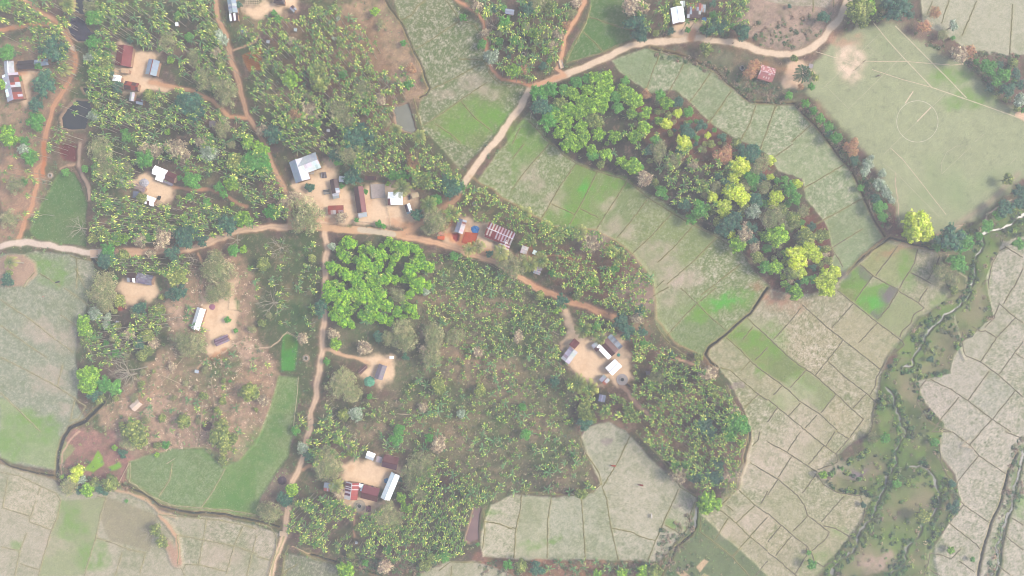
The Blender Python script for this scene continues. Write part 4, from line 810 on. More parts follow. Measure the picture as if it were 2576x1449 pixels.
house("house with blue grey left slope and rust streaked right slope near the brick floor", *T(1, 1, "2040,745 1996,880 2084,892"), P_side(P_flat(c_(166, 174, 190), .06), P_mix((c_(210, 180, 180), 2), (RUST, 1.4), (PALE, 1))), sheet=.8)
# big striped house, two blocks and a dark red veranda
ST = P_stripe(c_(170, 92, 88), c_(232, 226, 232))
def zz(s):
    return [((1720 + float(a) / 2576 * 480) / 4096 * 2576, (840 + float(b) / 1449 * 270) / 2304 * 1449) for a, b in (p.split(",") for p in s.split())]
big = house("big house with red and white striped tin roof above the red track", *zz("1285,250 1840,495 1715,760"), lambda i, k, s, r: tuple(v * r.uniform(.85, 1.15) for v in (((166/255., 0, 0) and c_(172, 96, 92)) if i % 2 == 0 or r.random() < .1 else c_(216, 200, 204))), ze=2.9, rise=1.5, cap=c_(236, 232, 240), sheet=.62, row=3.4)
house("red and white striped wing with white ridge right of the big striped house", *zz("1530,610 1460,790 1680,880"), lambda i, k, s, r: tuple(v * r.uniform(.88, 1.12) for v in (c_(172, 96, 92) if i % 2 == 0 else c_(216, 200, 204))), ze=2.7, rise=1.0, cap=c_(240, 236, 244), sheet=.6, row=3)
house("plain dark red veranda roof on the lower side of the big striped house", *zz("1200,490 1520,620 1460,690"), P_flat(c_(166, 92, 92), .06), ze=2.3, shed=True, cat="veranda", name="veranda")
house("small rust and white streaked hut right of the big striped house", *zz("1985,755 2120,800 2055,955"), P_stripe(c_(232, 220, 226), c_(134, 82, 90)), cat="hut", name="hut", sheet=.5, ze=2.0)
house("tiny grey pole framed shelter right of the rust and white streaked hut", *zz("2230,850 2300,885 2280,975"), P_stripe(OFFW, GREY), ze=1.7, shed=True, walls=False, cat="shelter", name="shelter", sheet=.4)
house("pale grey sheeted hut beside leaning bamboo poles under the red track's bend", *zz("2240,1270 2380,1320 2340,1396"), P_mix((c_(176, 180, 196), 3), (c_(200, 180, 180), 1)), cat="hut", name="hut", sheet=.6, ze=2.0)
house("white framed lean-to above the pale grey sheeted hut", *zz("2310,1210 2410,1240 2385,1310"), P_mix((WHITE, 1), (c_(190, 170, 176), 2)), cat="shed", name="shed", sheet=.6, shed=True, ze=2.2)
house("large white roofed house standing alone on the tan clearing left of the south road", *T(0, 2, "1987,190 1920,402 2002,430"), P_side(P_flat(c_(216, 220, 224), .03), W_), ze=2.6, cap=WHITE)  # left slope greyed as if shaded, right slope painted sunlit white
house("purple grey slatted bamboo hut below the lone large white house", *T(0, 2, "2150,522 2286,464 2316,530"), P_stripe(c_(170, 150, 160), c_(140, 118, 128)), cat="hut", name="hut", sheet=.5, row=.9, ze=1.9)
house("tiny square pale blue tin latrine below the slatted bamboo hut", *T(0, 2, "1964,820 2004,830 1996,860"), P_flat(c_(196, 206, 216)), ze=1.9, shed=True, cat="latrine", name="latrine")
house("straw thatched hut on the pinkish mound at the lower left", *T(0, 2, "1382,1114 1304,1186 1356,1244"), P_flat(STRAW2, .05), cat="hut", name="hut", sheet=.4, ze=2.0)
house("small rusty roofed hut at the edge of the grey plank house's clearing", *T(0, 2, "1182,178 1250,168 1242,224"), P_mix((RUST, 1), (DRED, 1)), cat="hut", name="hut", ze=2.0, shed=True)
house("tiny pale tin sheet shelter among the tall palms at the left grove", *T(0, 2, "1168,328 1196,336 1190,358"), P_flat(c_(190, 194, 206)), ze=1.8, shed=True, walls=False, cat="shelter", name="shelter")
house("grey purple thatched hut beside the green tarpaulin east of the south road", *T(1, 2, "1238,760 1190,902 1272,926"), P_flat(THATCH, .10), cat="hut", name="hut", sheet=.35, ze=2.2)
house("tiny white cube latrine right of the path to the thatched hut", *T(1, 2, "1345,685 1383,685 1383,712"), W_, ze=2.0, shed=True, cat="latrine", name="latrine")
def zq(s):
    return [((2200 + float(a) / 1610 * 400) / 4096 * 2576, (1200 + float(b) / 1449 * 360) / 2304 * 1449) for a, b in (p.split(",") for p in s.split())]
house("small dark red roofed house with a white ridge sheet at the round tan yard", *zq("390,615 480,690 396,792"), P_flat(c_(146, 88, 96), .06), shed=True)
house("pale grey tin house with purple marks on the left of the round tan yard", *zq("320,745 176,936 300,1040"), P_mix((c_(196, 196, 208), 6), (c_(170, 156, 176), 1)), sheet=1.2)
house("large rust and silver slatted house at the top of the round tan yard", *zq("915,600 1105,800 985,915"), P_stripe(c_(134, 76, 76), c_(160, 110, 112)), sheet=.55, row=2.2, ze=2.6)
house("grey tin back roof along the upper right side of the rust and silver slatted house", *zq("984,542 1172,742 1110,800"), P_mix((c_(176, 182, 190), 3), (c_(150, 152, 162), 1)), shed=True, ze=2.4, cat="shed", name="shed")
house("long narrow white sheet roof across the front of the rust and silver slatted house", *zq("800,708 988,908 938,962"), W_, shed=True, ze=2.3, rise=.3, cat="shed", name="shed")
house("small grey and rust porch roof at the left end of the narrow white sheet roof", *zq("760,650 662,730 752,826"), P_mix((GREY, 2), (PURP, 2)), shed=True, ze=2.1, cat="shed", name="shed", sheet=.6)
house("bright white gabled house at the lower right of the round tan yard", *zq("1045,948 890,1092 1002,1216"), W_, cap=c_(214, 214, 226), ze=2.5)
house("small pale grey and rust roofed hut at the bottom of the round tan yard", *zq("866,1196 788,1280 884,1378"), P_mix((c_(192, 192, 196), 4), (RUST, 1)), cat="hut", name="hut")
house("collapsed blue grey sheets over a shed in the palms below the round tan yard", *T(2, 2, "880,1068 945,1080 930,1150"), P_mix((c_(170, 178, 200), 2), (c_(140, 146, 166), 2)), ze=1.4, shed=True, walls=False, cat="shed", name="shed", sheet=.5)
house("tiny grey brown shed under palms right of the round tan yard's well", *T(2, 2, "1342,838 1385,830 1390,870"), P_flat(c_(150, 138, 146)), ze=1.8, shed=True, cat="shed", name="shed")
def zs(s):
    return [((1300 + float(a) / 1656 * 320) / 4096 * 2576, (1780 + float(b) / 1449 * 280) / 2304 * 1449) for a, b in (p.split(",") for p in s.split())]
house("small bright white gabled hut at the top of the southern yard", *zs("885,122 1048,185 998,330"), P_side(W_, P_flat(c_(220, 222, 230), .03)), cat="hut", name="hut")  # brighter upper and greyer lower slope: fall of light put into the colours
house("small grey rough thatched shelter between the white hut and the dark brown roof", *zs("1072,222 1192,245 1166,372"), P_flat(c_(186, 174, 174), .1), cat="shelter", name="shelter", sheet=.3, ze=1.9, shed=True)
house("dark reddish brown roofed house at the top right of the southern yard", *zs("1232,190 1538,268 1480,524"), P_side(P_flat(c_(134, 84, 96), .05), P_flat(c_(128, 88, 108), .05)), ze=2.5, rise=1.2)  # redder upper slope, duller lower slope; the light on them is painted in
house("longest bright white roofed house on the right of the southern yard", *zs("1376,554 1152,1086 1332,1166"), P_side(P_flat(c_(224, 240, 244), .03), W_), ze=2.7, cap=WHITE)  # left slope toned down from the right, its shade held in the colour
house("rust red roofed house with white streaked edges, lower left of the southern yard", *zs("432,755 390,1108 668,1136"), lambda i, k, s, r: tuple(v * r.uniform(.88, 1.12) for v in ((c_(222, 214, 224) if (i + r.randint(0, 1)) % 2 else c_(140, 96, 112)) if (s == 0 or i > 16) else (c_(186, 100, 88) if r.random() < .85 else c_(222, 196, 196)))), sheet=.4, row=2.4)
house("white and rust sheeted gap roof between the streaked house and the plum red house", *zs("715,790 806,812 762,960"), P_mix((WHITE, 5), (RUST, 1)), shed=True, ze=2.0, cat="shed", name="shed")
house("plum red roofed house at the bottom of the southern yard", *zs("800,820 1138,905 1062,1176"), P_side(P_flat(c_(146, 96, 104), .05), P_flat(c_(136, 80, 92), .05)), ze=2.5, rise=1.3)  # lower slope painted darker than the upper for its shade
house("small blue white and red patched hut left of the southern yard", *T(1, 3, "690,506 784,516 784,604"), P_side(P_mix((c_(176, 184, 200), 2), (PURP, 1)), P_mix((c_(196, 120, 116), 2), (c_(214, 196, 200), 1))), cat="hut", name="hut", sheet=.6)
house("small dark plum roofed shed under the feathery tree below the southern yard", *T(1, 3, "1112,745 1160,750 1158,806"), P_flat(c_(140, 100, 112)), cat="shed", name="shed", shed=True, ze=1.9)
for lab_, p in (("small white sheet roofed latrine in the dense palms at the upper centre left", "385,280 415,285 412,318"), ("small pale sheet roofed latrine by the furrowed garden plot", "108,402 140,408 136,438"), ("small grey sheet roofed latrine in the palms above the L-shaped house", "712,1296 745,1300 742,1328"), ("small white roofed latrine right of the top footpath", "2466,394 2494,398 2490,420")):
    house(lab_, *T(1, 0, p), P_flat(c_(206, 212, 218)), ze=1.8, shed=True, cat="latrine", name="latrine")
house("small pale sheet roofed latrine in the palms at the bottom of the southern grove", *T(1, 3, "1000,1100 1024,1104 1020,1130"), P_flat(c_(206, 212, 218)), ze=1.8, shed=True, cat="latrine", name="latrine")
# ---------------------------------------------------------------- yard furniture and small things
def place(name, label, cat, x, y, rz=0, group=None, dz=0.0, sc=1.0):
    p = at(x, y); t = empty(name, (p.x, p.y, gz(x, y) + dz), rz, sc); tag(t, label, cat, group); return t
def open_frame(label, A, B, C, z=2.0, nb=6, m=M_bamboo, cat="frame", name="roof_frame"):
    ctr, ang, Lr, Wr, side = frame_of(A, B, C, z)
    t = empty(name, (ctr.x, ctr.y, gzw(ctr.x, ctr.y)), ang); tag(t, label, cat)
    for sx in (-1, 1):
        for sy in (-1, 1): poles("post", [((sx * Lr / 2, sy * Wr / 2, -.2), (sx * Lr / 2, sy * Wr / 2, z), .09)], m, t)
    for sy in (-1, 0, 1): poles("beam", [((-Lr / 2 - .3, sy * Wr / 2, z + .05), (Lr / 2 + .3, sy * Wr / 2, z + .05), .10)], m, t)
    for i in range(nb):
        x = -Lr / 2 + Lr * i / (nb - 1); poles("rafter", [((x, -Wr / 2 - .3, z + .2), (x, Wr / 2 + .3, z + .2), .08)], m, t)
open_frame("bare timber roof frame of a small hut on the pinkish mound below the straw hut", *T(0, 2, "1490,1205 1450,1245 1505,1282"))
open_frame("long open bamboo lattice frame beside the white hut of the left hamlet", *T(0, 1, "1592,566 1690,618 1654,660"), z=.7, nb=9)
open_frame("pale bamboo lattice shed frame cut by the top edge beside the blue grey house", *T(0, 0, "2474,6 2600,6 2600,48"), nb=8)
open_frame("grid of poles laid over the dug red soil bed above the central hamlet", *T(1, 1, "990,170 1078,166 1086,268"), z=.35, nb=5)
def rack(label, A, B, C, cols, n=9, h=1.0):
    ctr, ang, Lr, Wr, side = frame_of(A, B, C, h); r = random.Random(int(A[0]))
    t = empty("wood_rack", (ctr.x, ctr.y, gzw(ctr.x, ctr.y)), ang); tag(t, label, "rack")
    V, F, Cc = [], [], []
    for i in range(n * 2):
        y = -Wr / 2 + Wr * ((i % n) + .5) / n; z = .25 + .35 * (i // n); n0 = len(F)
        pole_mesh(V, F, (-Lr / 2 * r.uniform(.8, 1), y, z), (Lr / 2 * r.uniform(.8, 1), y + r.uniform(-.1, .1), z), Wr / n * .42)
        Cc += [r.choice(cols)] * (len(F) - n0)
    link("log_stack", colmesh("log_stack", V, F, Cc), M_roof_logs, t)
    for sx in (-1, 1): poles("support", [((sx * Lr * .3, -Wr / 2, .08), (sx * Lr * .3, Wr / 2, .08), .08)], M_wood, t)
    return t
M_roof_logs = mat("stacked_logs", attr="Col", rough=.9)
rack("rack of stacked grey poles in front of the L-shaped house's right wing", *T(1, 1, "648,282 656,345 708,338"), [c_(170, 160, 160), c_(200, 196, 196), c_(130, 120, 124)])
rack("low stack of grey firewood bundles left of the dark rusty purple longhouse", *T(1, 1, "670,460 738,452 740,500"), [c_(150, 146, 144), c_(110, 112, 110), c_(186, 180, 170)])
rack("small crate shaped wood stack between the white house and the straw shelter", *T(1, 1, "1530,518 1548,516 1550,558"), [c_(150, 150, 160), c_(110, 106, 112)], n=4)
rack("pile of dark brown logs left of the grey thatched hut east of the south road", *T(1, 2, "1100,766 1016,842 1046,874"), [c_(160, 126, 124), c_(126, 96, 100), c_(186, 160, 156)], n=8)
rack("pile of pale timber poles above the southern yard", *T(1, 3, "905,120 935,120 920,190"), [c_(200, 190, 184), c_(176, 160, 152)], n=5)
def well(label, x, y, R_, ri, col, slab=.25):
    t = place("well", label, "well", x, y)
    V, F = [], []; n = 28
    for z0, z1, a, b in ((-.2, slab, R_, ri), (slab + .002, slab + .6, ri + .22, ri)):
        s = len(V)
        for (r_, z) in ((a, z0), (a, z1), (b, z1), (b, z0 - .1)):
            for k in range(n): V.append((r_ * math.cos(2 * math.pi * k / n), r_ * math.sin(2 * math.pi * k / n), z))
        for q in range(3):
            for k in range(n): F.append((s + q * n + k, s + q * n + (k + 1) % n, s + (q + 1) * n + (k + 1) % n, s + (q + 1) * n + k))
    m1 = bpy.data.meshes.new("apron"); m1.from_pydata(V[:4 * n], [], F[:3 * n]); link("apron", m1, mat("well_concrete", alb(col), noise=.12), t)
    m2 = bpy.data.meshes.new("well_ring"); m2.from_pydata(V[4 * n:], [], [tuple(i - 4 * n for i in f) for f in F[3 * n:]]); link("well_ring", m2, M_conc, t)
    disc = [(ri * .99 * math.cos(2 * math.pi * k / n), ri * .99 * math.sin(2 * math.pi * k / n), slab - .05) for k in range(n)]
    m3 = bpy.data.meshes.new("well_water"); m3.from_pydata(disc, [], [tuple(range(n))]); link("well_water", m3, mat("well_water", (.015, .02, .02), rough=.1), t)
    return t
well("round concrete apron well at the lower right of the round tan yard", *zq("1160,1280")[0], 2.3, .75, (184, 176, 174))
well("round concrete well platform below the plum red house", *zs("715,1255")[0], 2.4, .8, (186, 176, 160))
well("dark open well in a tan ring beside the green plot left of the south road", 644 + 505 / 4, 724.5 + 705 / 4, 1.5, .7, (176, 158, 138), .05)
well("dark open well in the scrub below the curved road's culvert", 1288 + 115 / 4, 548 / 4, .9, .6, (120, 108, 100), .05)
well("dark open well in reddish soil left of the lone red and white streaked roof", 1288 + 2312 / 4, 688 / 4, 1.1, .75, (150, 116, 104), .05)
well("dark round well in the palms right of the central hamlet's road", 644 + 2198 / 4, 362.25 + 603 / 4, .9, .6, (110, 100, 94), .05)
well("pale ringed well at the left grove above the main road", 508 / 4, 362.25 + 318 / 4, 1.2, .55, (196, 176, 160), .05)
def slab(label, quad, z, c, name, cat, th=.25, rim=None):
    P_ = [at(*p, z) for p in quad]; zg = gz(*quad[0]); ctr = sum(P_, Vector()) / 4
    t = empty(name, (ctr.x, ctr.y, zg)); tag(t, label, cat)
    V = [(p.x - ctr.x, p.y - ctr.y, z - th) for p in P_] + [(p.x - ctr.x, p.y - ctr.y, z) for p in P_]
    me = bpy.data.meshes.new("deck"); me.from_pydata(V, [], [(0, 3, 2, 1), (4, 5, 6, 7), (0, 1, 5, 4), (1, 2, 6, 5), (2, 3, 7, 6), (3, 0, 4, 7)])
    link("deck", me, mat(name + "_top", alb(c), noise=.12, nscale=1.2), t)
    if rim:
        pr = [Vector((p.x - ctr.x, p.y - ctr.y, 0)) for p in P_]
        for e in rim: poles("kerb", [(pr[e] + Vector((0, 0, z + .08)), pr[(e + 1) % 4] + Vector((0, 0, z + .08)), .16)], M_conc, t, n=4)
    return t
slab("pale concrete bridge slab on the upper left track beside the pond", T(0, 0, "684,436 744,460 756,520 692,490"), .25, (222, 200, 176), "bridge", "bridge", rim=(1, 3))
slab("pale concrete culvert bridge joining the side track to the curved road", T(2, 0, "466,606 500,600 520,680 488,692"), .25, (226, 198, 172), "bridge", "bridge", rim=(1, 3))
slab("concrete bridge deck where the pale road meets the orange track at the left", T(0, 1, "905,1062 985,1062 985,1142 910,1146"), .22, (214, 188, 166), "bridge", "bridge", th=.5, rim=(0, 2))
slab("small concrete culvert deck on the south road near the bottom edge", T(1, 3, "240,1000 318,1005 316,1050 236,1045"), .22, (222, 198, 170), "bridge", "bridge", rim=(1, 3))
slab("large rectangular grey concrete slab with low kerbs in the central hamlet", T(1, 1, "1156,410 1290,408 1300,535 1168,548"), .45, (190, 178, 172), "concrete_platform", "platform", th=.6, rim=(0, 1, 2, 3))
slab("unfinished red brick floor of a house beside the big striped house", T(1, 1, "2105,885 2240,898 2200,1032 2068,990"), .35, (190, 118, 88), "brick_floor", "brick floor", th=.5, rim=(1,))
slab("stack of orange roof tiles beside the main road near the brick floor", T(1, 1, "1826,925 1898,926 1894,964 1826,958"), .7, (216, 128, 98), "tile_stack", "tiles", th=.7)
slab("pink and white brick heap above the orange tile stack", T(1, 1, "1836,884 1896,890 1892,918 1834,920"), .5, (214, 160, 146), "brick_heap", "bricks", th=.5)
slab("square concrete tank beside the well of the round tan yard", T(2, 2, "1164,962 1196,990 1186,1000 1152,972"), .6, (110, 104, 108), "water_tank", "tank", th=.6)
slab("black tank at the lower right of the left hamlet's yard", T(0, 1, "1590,518 1610,524 1598,562 1578,556"), .9, (72, 68, 76), "water_tank", "tank", th=.9)
def tarp(label, x, y, r, c, name="tarpaulin", cat="tarpaulin", h=.5, seed=1, n=12):
    t = place(name, label, cat, x, y); rr = random.Random(seed)
    V, F = [], []
    for j in range(n):
        for i in range(n):
            a, b = (i / (n - 1) * 2 - 1), (j / (n - 1) * 2 - 1); q = max(abs(a), abs(b)); d_ = math.hypot(a, b) + 1e-6
            V.append((a * q / d_ * r * rr.uniform(.85, 1.1), b * q / d_ * r * rr.uniform(.8, 1.05), h * (1 - q * q) * rr.uniform(.5, 1.1) + .03))
            if i and j: F.append((len(V) - n - 2, len(V) - n - 1, len(V) - 1, len(V) - 2))
    me = bpy.data.meshes.new("sheet"); me.from_pydata(V, [], F); link("sheet", me, mat(name, alb(c), rough=.45, noise=.15, nscale=4), t); return t
tarp("crumpled bright blue tarpaulin on the yard of the big striped house", *T(1, 1, "2205,860")[0], 1.7, (70, 150, 205), h=.6, seed=3)
tarp("green tarpaulin covered heap beside the grey thatched hut", *T(1, 2, "1140,940")[0], 2.3, (128, 178, 152), h=1.2, seed=5)
tarp("small round blue basin beside the longest white roof of the southern yard", *T(1, 3, "1316,490")[0], 1.1, (84, 160, 196), "basin", "basin", h=.3, seed=2)
tarp("small turquoise sheet by the rust and silver slatted house", *zq("1102,886")[0], .75, (110, 186, 170), h=.4, seed=6)
tarp("pile of mixed white and grey sacks in the left hamlet's yard", *T(0, 1, "1448,392")[0], 2.0, (188, 188, 196), "sack_pile", "sacks", h=1.0, seed=7)
tarp("faded blue sheet beside the rusty purple patched house at the top", *T(2, 0, "1935,195")[0], 1.0, (110, 160, 206), h=.15, seed=8)
tarp("heap of purple grey rubbish beside the left track at the top", *T(0, 0, "2450,310")[0], 1.3, (136, 140, 166), "rubbish_heap", "rubbish", h=.3, seed=9)
tarp("pile of black ash beside the south road", *T(1, 3, "262,490")[0], 1.9, (112, 102, 110), "ash_pile", "ash", h=.4, seed=10)
tarp("dark red brush pile at the corner of the lower left mound", *T(0, 2, "2080,1385")[0], 2.2, (120, 84, 88), "brush_pile", "brush", h=.7, seed=11, n=16)
tarp("heap of dry husks on the tan clearing above the lone large white house", *T(0, 2, "2135,190")[0], 1.3, (178, 134, 150), "husk_heap", "husks", h=.2, seed=12)
def bike():
    t = place("motorcycle", "dark parked motorcycle on the round tan yard beside the coconut palms", "motorcycle", *zq("672,634")[0], .45)
    md = mat("dark_paint", (.03, .03, .04), rough=.4); 
    for x in (-.62, .62):
        me = bpy.data.meshes.new("wheel"); V, F = [], []
        for k in range(16):
            a = 2 * math.pi * k / 16
            for (r_, y) in ((.29, -.05), (.29, .05), (.2, .05), (.2, -.05)): V.append((x + r_ * math.cos(a), y, .3 + r_ * math.sin(a)))
        for k in range(16):
            for q in range(4): F.append((4 * k + q, 4 * ((k + 1) % 16) + q, 4 * ((k + 1) % 16) + (q + 1) % 4, 4 * k + (q + 1) % 4))
        me.from_pydata(V, [], F); link("wheel", me, md, t)
    boxes("engine", [(-.2, .25, -.12, .12, .28, .55)], M_conc, t)
    boxes("seat", [(-.65, .05, -.14, .14, .68, .8)], md, t)
    boxes("fuel_tank", [(.05, .42, -.15, .15, .62, .86)], mat("pale_tank", (.6, .6, .62), rough=.3), t)
    poles("handlebar", [((.45, -.36, .98), (.45, .36, .98), .025), ((.62, 0, .3), (.45, 0, .98), .035)], md, t)
bike()
# goal posts
t = place("football_goal", "wooden goal posts standing on the bare sandy patch of the football field", "goal", *T(3, 0, "905,668")[0], math.radians(43))
for s in (-1, 1): poles("goal_post", [((s * 2.6, 0, -.1), (s * 2.6, 0, 2.3), .07)], M_wood, t)
poles("crossbar", [((-2.7, 0, 2.3), (2.7, 0, 2.3), .07)], M_wood, t)
# cattle and people
def skin_body(name, verts, edges, radii, m, parent):
    me = bpy.data.meshes.new(name); me.from_pydata(verts, edges, []); o = link(name, me, m, parent)
    o.modifiers.new("skin", 'SKIN'); o.modifiers.new("sub", 'SUBSURF').levels = 2; o.modifiers["sub"].render_levels = 2
    for i, r_ in enumerate(radii): me.skin_vertices[0].data[i].radius = r_ if isinstance(r_, tuple) else (r_, r_)
    me.skin_vertices[0].data[0].use_root = True
    for p in me.polygons: p.use_smooth = True
    return o
def cow(label, x, y, rz, c, group=None, dark=(.02, .015, .01)):
    t = place("cow", label, "cow", x, y, rz, group)
    v = [(-.55, 0, 1.0), (-.15, 0, .98), (.3, 0, 1.0), (.6, 0, 1.08), (.9, 0, 1.12), (1.12, 0, .98), (1.32, 0, .82)]; r_ = [.27, .34, .33, .26, .15, .14, .08]
    e = [(0, 1), (1, 2), (2, 3), (3, 4), (4, 5), (5, 6)]
    def leg(root, xs, y_, hind):
        b = len(v)
        if hind: pts = [(xs, y_, .78), (xs + .1, y_, .6), (xs - .1, y_, .36), (xs - .05, y_, .02)]
        else: pts = [(xs, y_, .75), (xs + .02, y_, .55), (xs, y_, .34), (xs, y_, .02)]
        v.extend(pts); r_.extend([.13, .09, .055, .06]); e.append((root, b)); e.extend([(b, b + 1), (b + 1, b + 2), (b + 2, b + 3)])
    leg(0, -.55, .2, True); leg(0, -.55, -.2, True); leg(3, .5, .19, False); leg(3, .5, -.19, False)
    b = len(v); v.extend([(-.85, 0, .98), (-.92, 0, .6)]); r_.extend([.035, .03]); e.extend([(0, b), (b, b + 1)])
    skin_body("body", v, e, r_, mat("cow_hide", c, rough=.8, noise=.1), t)
    for s in (-1, 1):
        poles("horn", [((1.06, s * .08, 1.1), (1.12, s * .2, 1.22), .03, .01)], M_bamboo, t)
        boxes("ear", [(1.0, 1.08, s * .17 - .06, s * .17 + .06, 1.0, 1.04)], mat("ear_hide", c, rough=.8), t)
cow("brown cow standing nearest the mound's edge in the large pale field", *T(2, 3, "1023,338")[0], 3.0, alb((176, 112, 88)))
cow("brown cow standing in the middle of the large pale field", *T(2, 3, "1300,533")[0], 2.9, alb((156, 84, 66)))
cow("white cow or calf standing in the lower part of the large pale field", *T(2, 3, "1402,845")[0], 1.6, alb((222, 214, 202)))
cow("black cow standing in the pale plot right of the stream", *T(3, 2, "1603,1230")[0], 1.1, (.02, .02, .025))
cow("dark cow grazing on the furrow of the left paddy field by the island mound", *T(0, 1, "582,1390")[0], .3, (.03, .025, .03))
def person(label, x, y, rz, shirt, legs, walk=.15):
    t = place("person", label, "person", x, y, rz)
    v = [(0, 0, .92), (0, 0, 1.15), (0, 0, 1.38), (0, 0, 1.5), (.01, 0, 1.62), (.02, 0, 1.70)]; r_ = [(.15, .11), (.14, .1), (.17, .1), .055, .095, .08]
    e = [(0, 1), (1, 2), (2, 3), (3, 4), (4, 5)]
    for s in (-1, 1):
        b = len(v); v.extend([(walk * s * .4, s * .1, .5), (walk * s, s * .1, .08), (walk * s + .16, s * .11, .04)]); r_.extend([.075, .045, .04]); e.extend([(0, b), (b, b + 1), (b + 1, b + 2)])
        b = len(v); v.extend([(-.02, s * .2, 1.38), (-walk * s * .6, s * .25, 1.12), (-walk * s * 1.2 + .08, s * .24, .9), (-walk * s * 1.2 + .1, s * .24, .82)]); r_.extend([.055, .042, .03, .035]); e.extend([(2, b), (b, b + 1), (b + 1, b + 2), (b + 2, b + 3)])
    skin_body("body", v, e, r_, mat("skin", (.22, .12, .08), rough=.7), t)
    hv = [(0.0, 0, 1.68), (.0, 0, 1.75)]; skin_body("hair", hv, [(0, 1)], [.098, .07], mat("black_hair", (.01, .01, .01)), t)
    skin_body("shirt", [(0, 0, 1.0), (0, 0, 1.2), (0, 0, 1.42)], [(0, 1), (1, 2)], [(.18, .135), (.17, .125), (.19, .12)], mat("shirt_cloth", shirt), t)
    skin_body("trousers", [(0, 0, .95), (walk * .4, .1, .5), (walk * 1.0, .1, .15), (-walk * .4, -.1, .5), (-walk, -.1, .15)], [(0, 1), (1, 2), (0, 3), (3, 4)], [(.16, .13), .1, .07, .1, .07], mat("trouser_cloth", legs), t)
person("person in a dark shirt walking on the football field below the sandy patch", *T(3, 0, "1090,770")[0], .3, (.05, .06, .1), (.08, .08, .1))
person("person in a pale shirt walking beside the dark shirted one on the football field", *T(3, 0, "1112,764")[0], .2, (.5, .5, .55), (.1, .1, .12))
person("person in a grey shirt walking on the curved road at the top", *T(2, 0, "2218,440")[0], 2.9, (.3, .3, .36), (.05, .05, .06))
person("person in a red shirt standing in the left paddy field", *T(0, 2, "444,88")[0], 1.2, (.5, .05, .04), (.1, .08, .08))
# fences: thin bamboo rails on posts
def fence(label, pts, h=1.0, gap=9):
    x0, y0 = pts[0]; p0 = at(x0, y0); t = empty("bamboo_fence", (p0.x, p0.y, gz(x0, y0))); tag(t, label, "fence")
    S_ = []
    for (ax, ay), (bx, by) in zip(pts[:-1], pts[1:]):
        n = max(1, int(math.hypot(bx - ax, by - ay) / gap))
        for q in range(n): S_.append((ax + (bx - ax) * q / n, ay + (by - ay) * q / n))
    S_.append(pts[-1]); ps = []
    for q in S_:
        p = at(*q); ps.append(Vector((p.x - p0.x, p.y - p0.y, gz(*q) - gz(x0, y0))))
    poles("fence_post", [(p - Vector((0, 0, .2)), p + Vector((0, 0, h)), .05) for p in ps], M_wood, t)["kind"] = "stuff"
    for z in (.45, .9): poles("rail", [(a + Vector((0, 0, z * h)), b + Vector((0, 0, z * h)), .045) for a, b in zip(ps[:-1], ps[1:])], M_bamboo, t)
fence("bamboo fence running up the lower left mound's middle", T(0, 2, "2045,1130 2038,1300 2020,1449") + T(0, 3, "2005,10 1980,150"))
fence("thin fence across the left mound from the fallen trunk to the latrine path", T(0, 2, "1850,705 1700,880 1620,960"))
fence("pale fence from the slatted hut down past the palm stump", T(0, 2, "2130,900 2150,1050 2170,1200 2165,1340"))
fence("bamboo fence on the left of the central plantation's diagonal path", T(1, 2, "2576,560 2450,700 2280,930"))
fence("bamboo fence around the small green plot right of the lone white house", T(0, 2, "2312,110 2410,112 2406,226 2304,218 2312,110"), .8, 7)
fence("bamboo fence on the right edge of the central hamlet's pale yard", T(1, 1, "1300,540 1340,720 1360,830 1200,800 1030,780"))
fence("fence along the lower edge of the main road above the plantation", T(1, 1, "1890,1100 2080,1150 2300,1180 2440,1260"))
fence("bamboo fence left of the round tan yard following the grove's edge", T(2, 2, "130,560 260,680 440,800 620,1040"))
fence("bamboo fence along the right side of the strip of green field", T(1, 2, "430,890 420,1040 390,1300 375,1449"))
fence("fence crossing the upper edge of the lower left green field", T(0, 3, "1310,310 1200,515"))
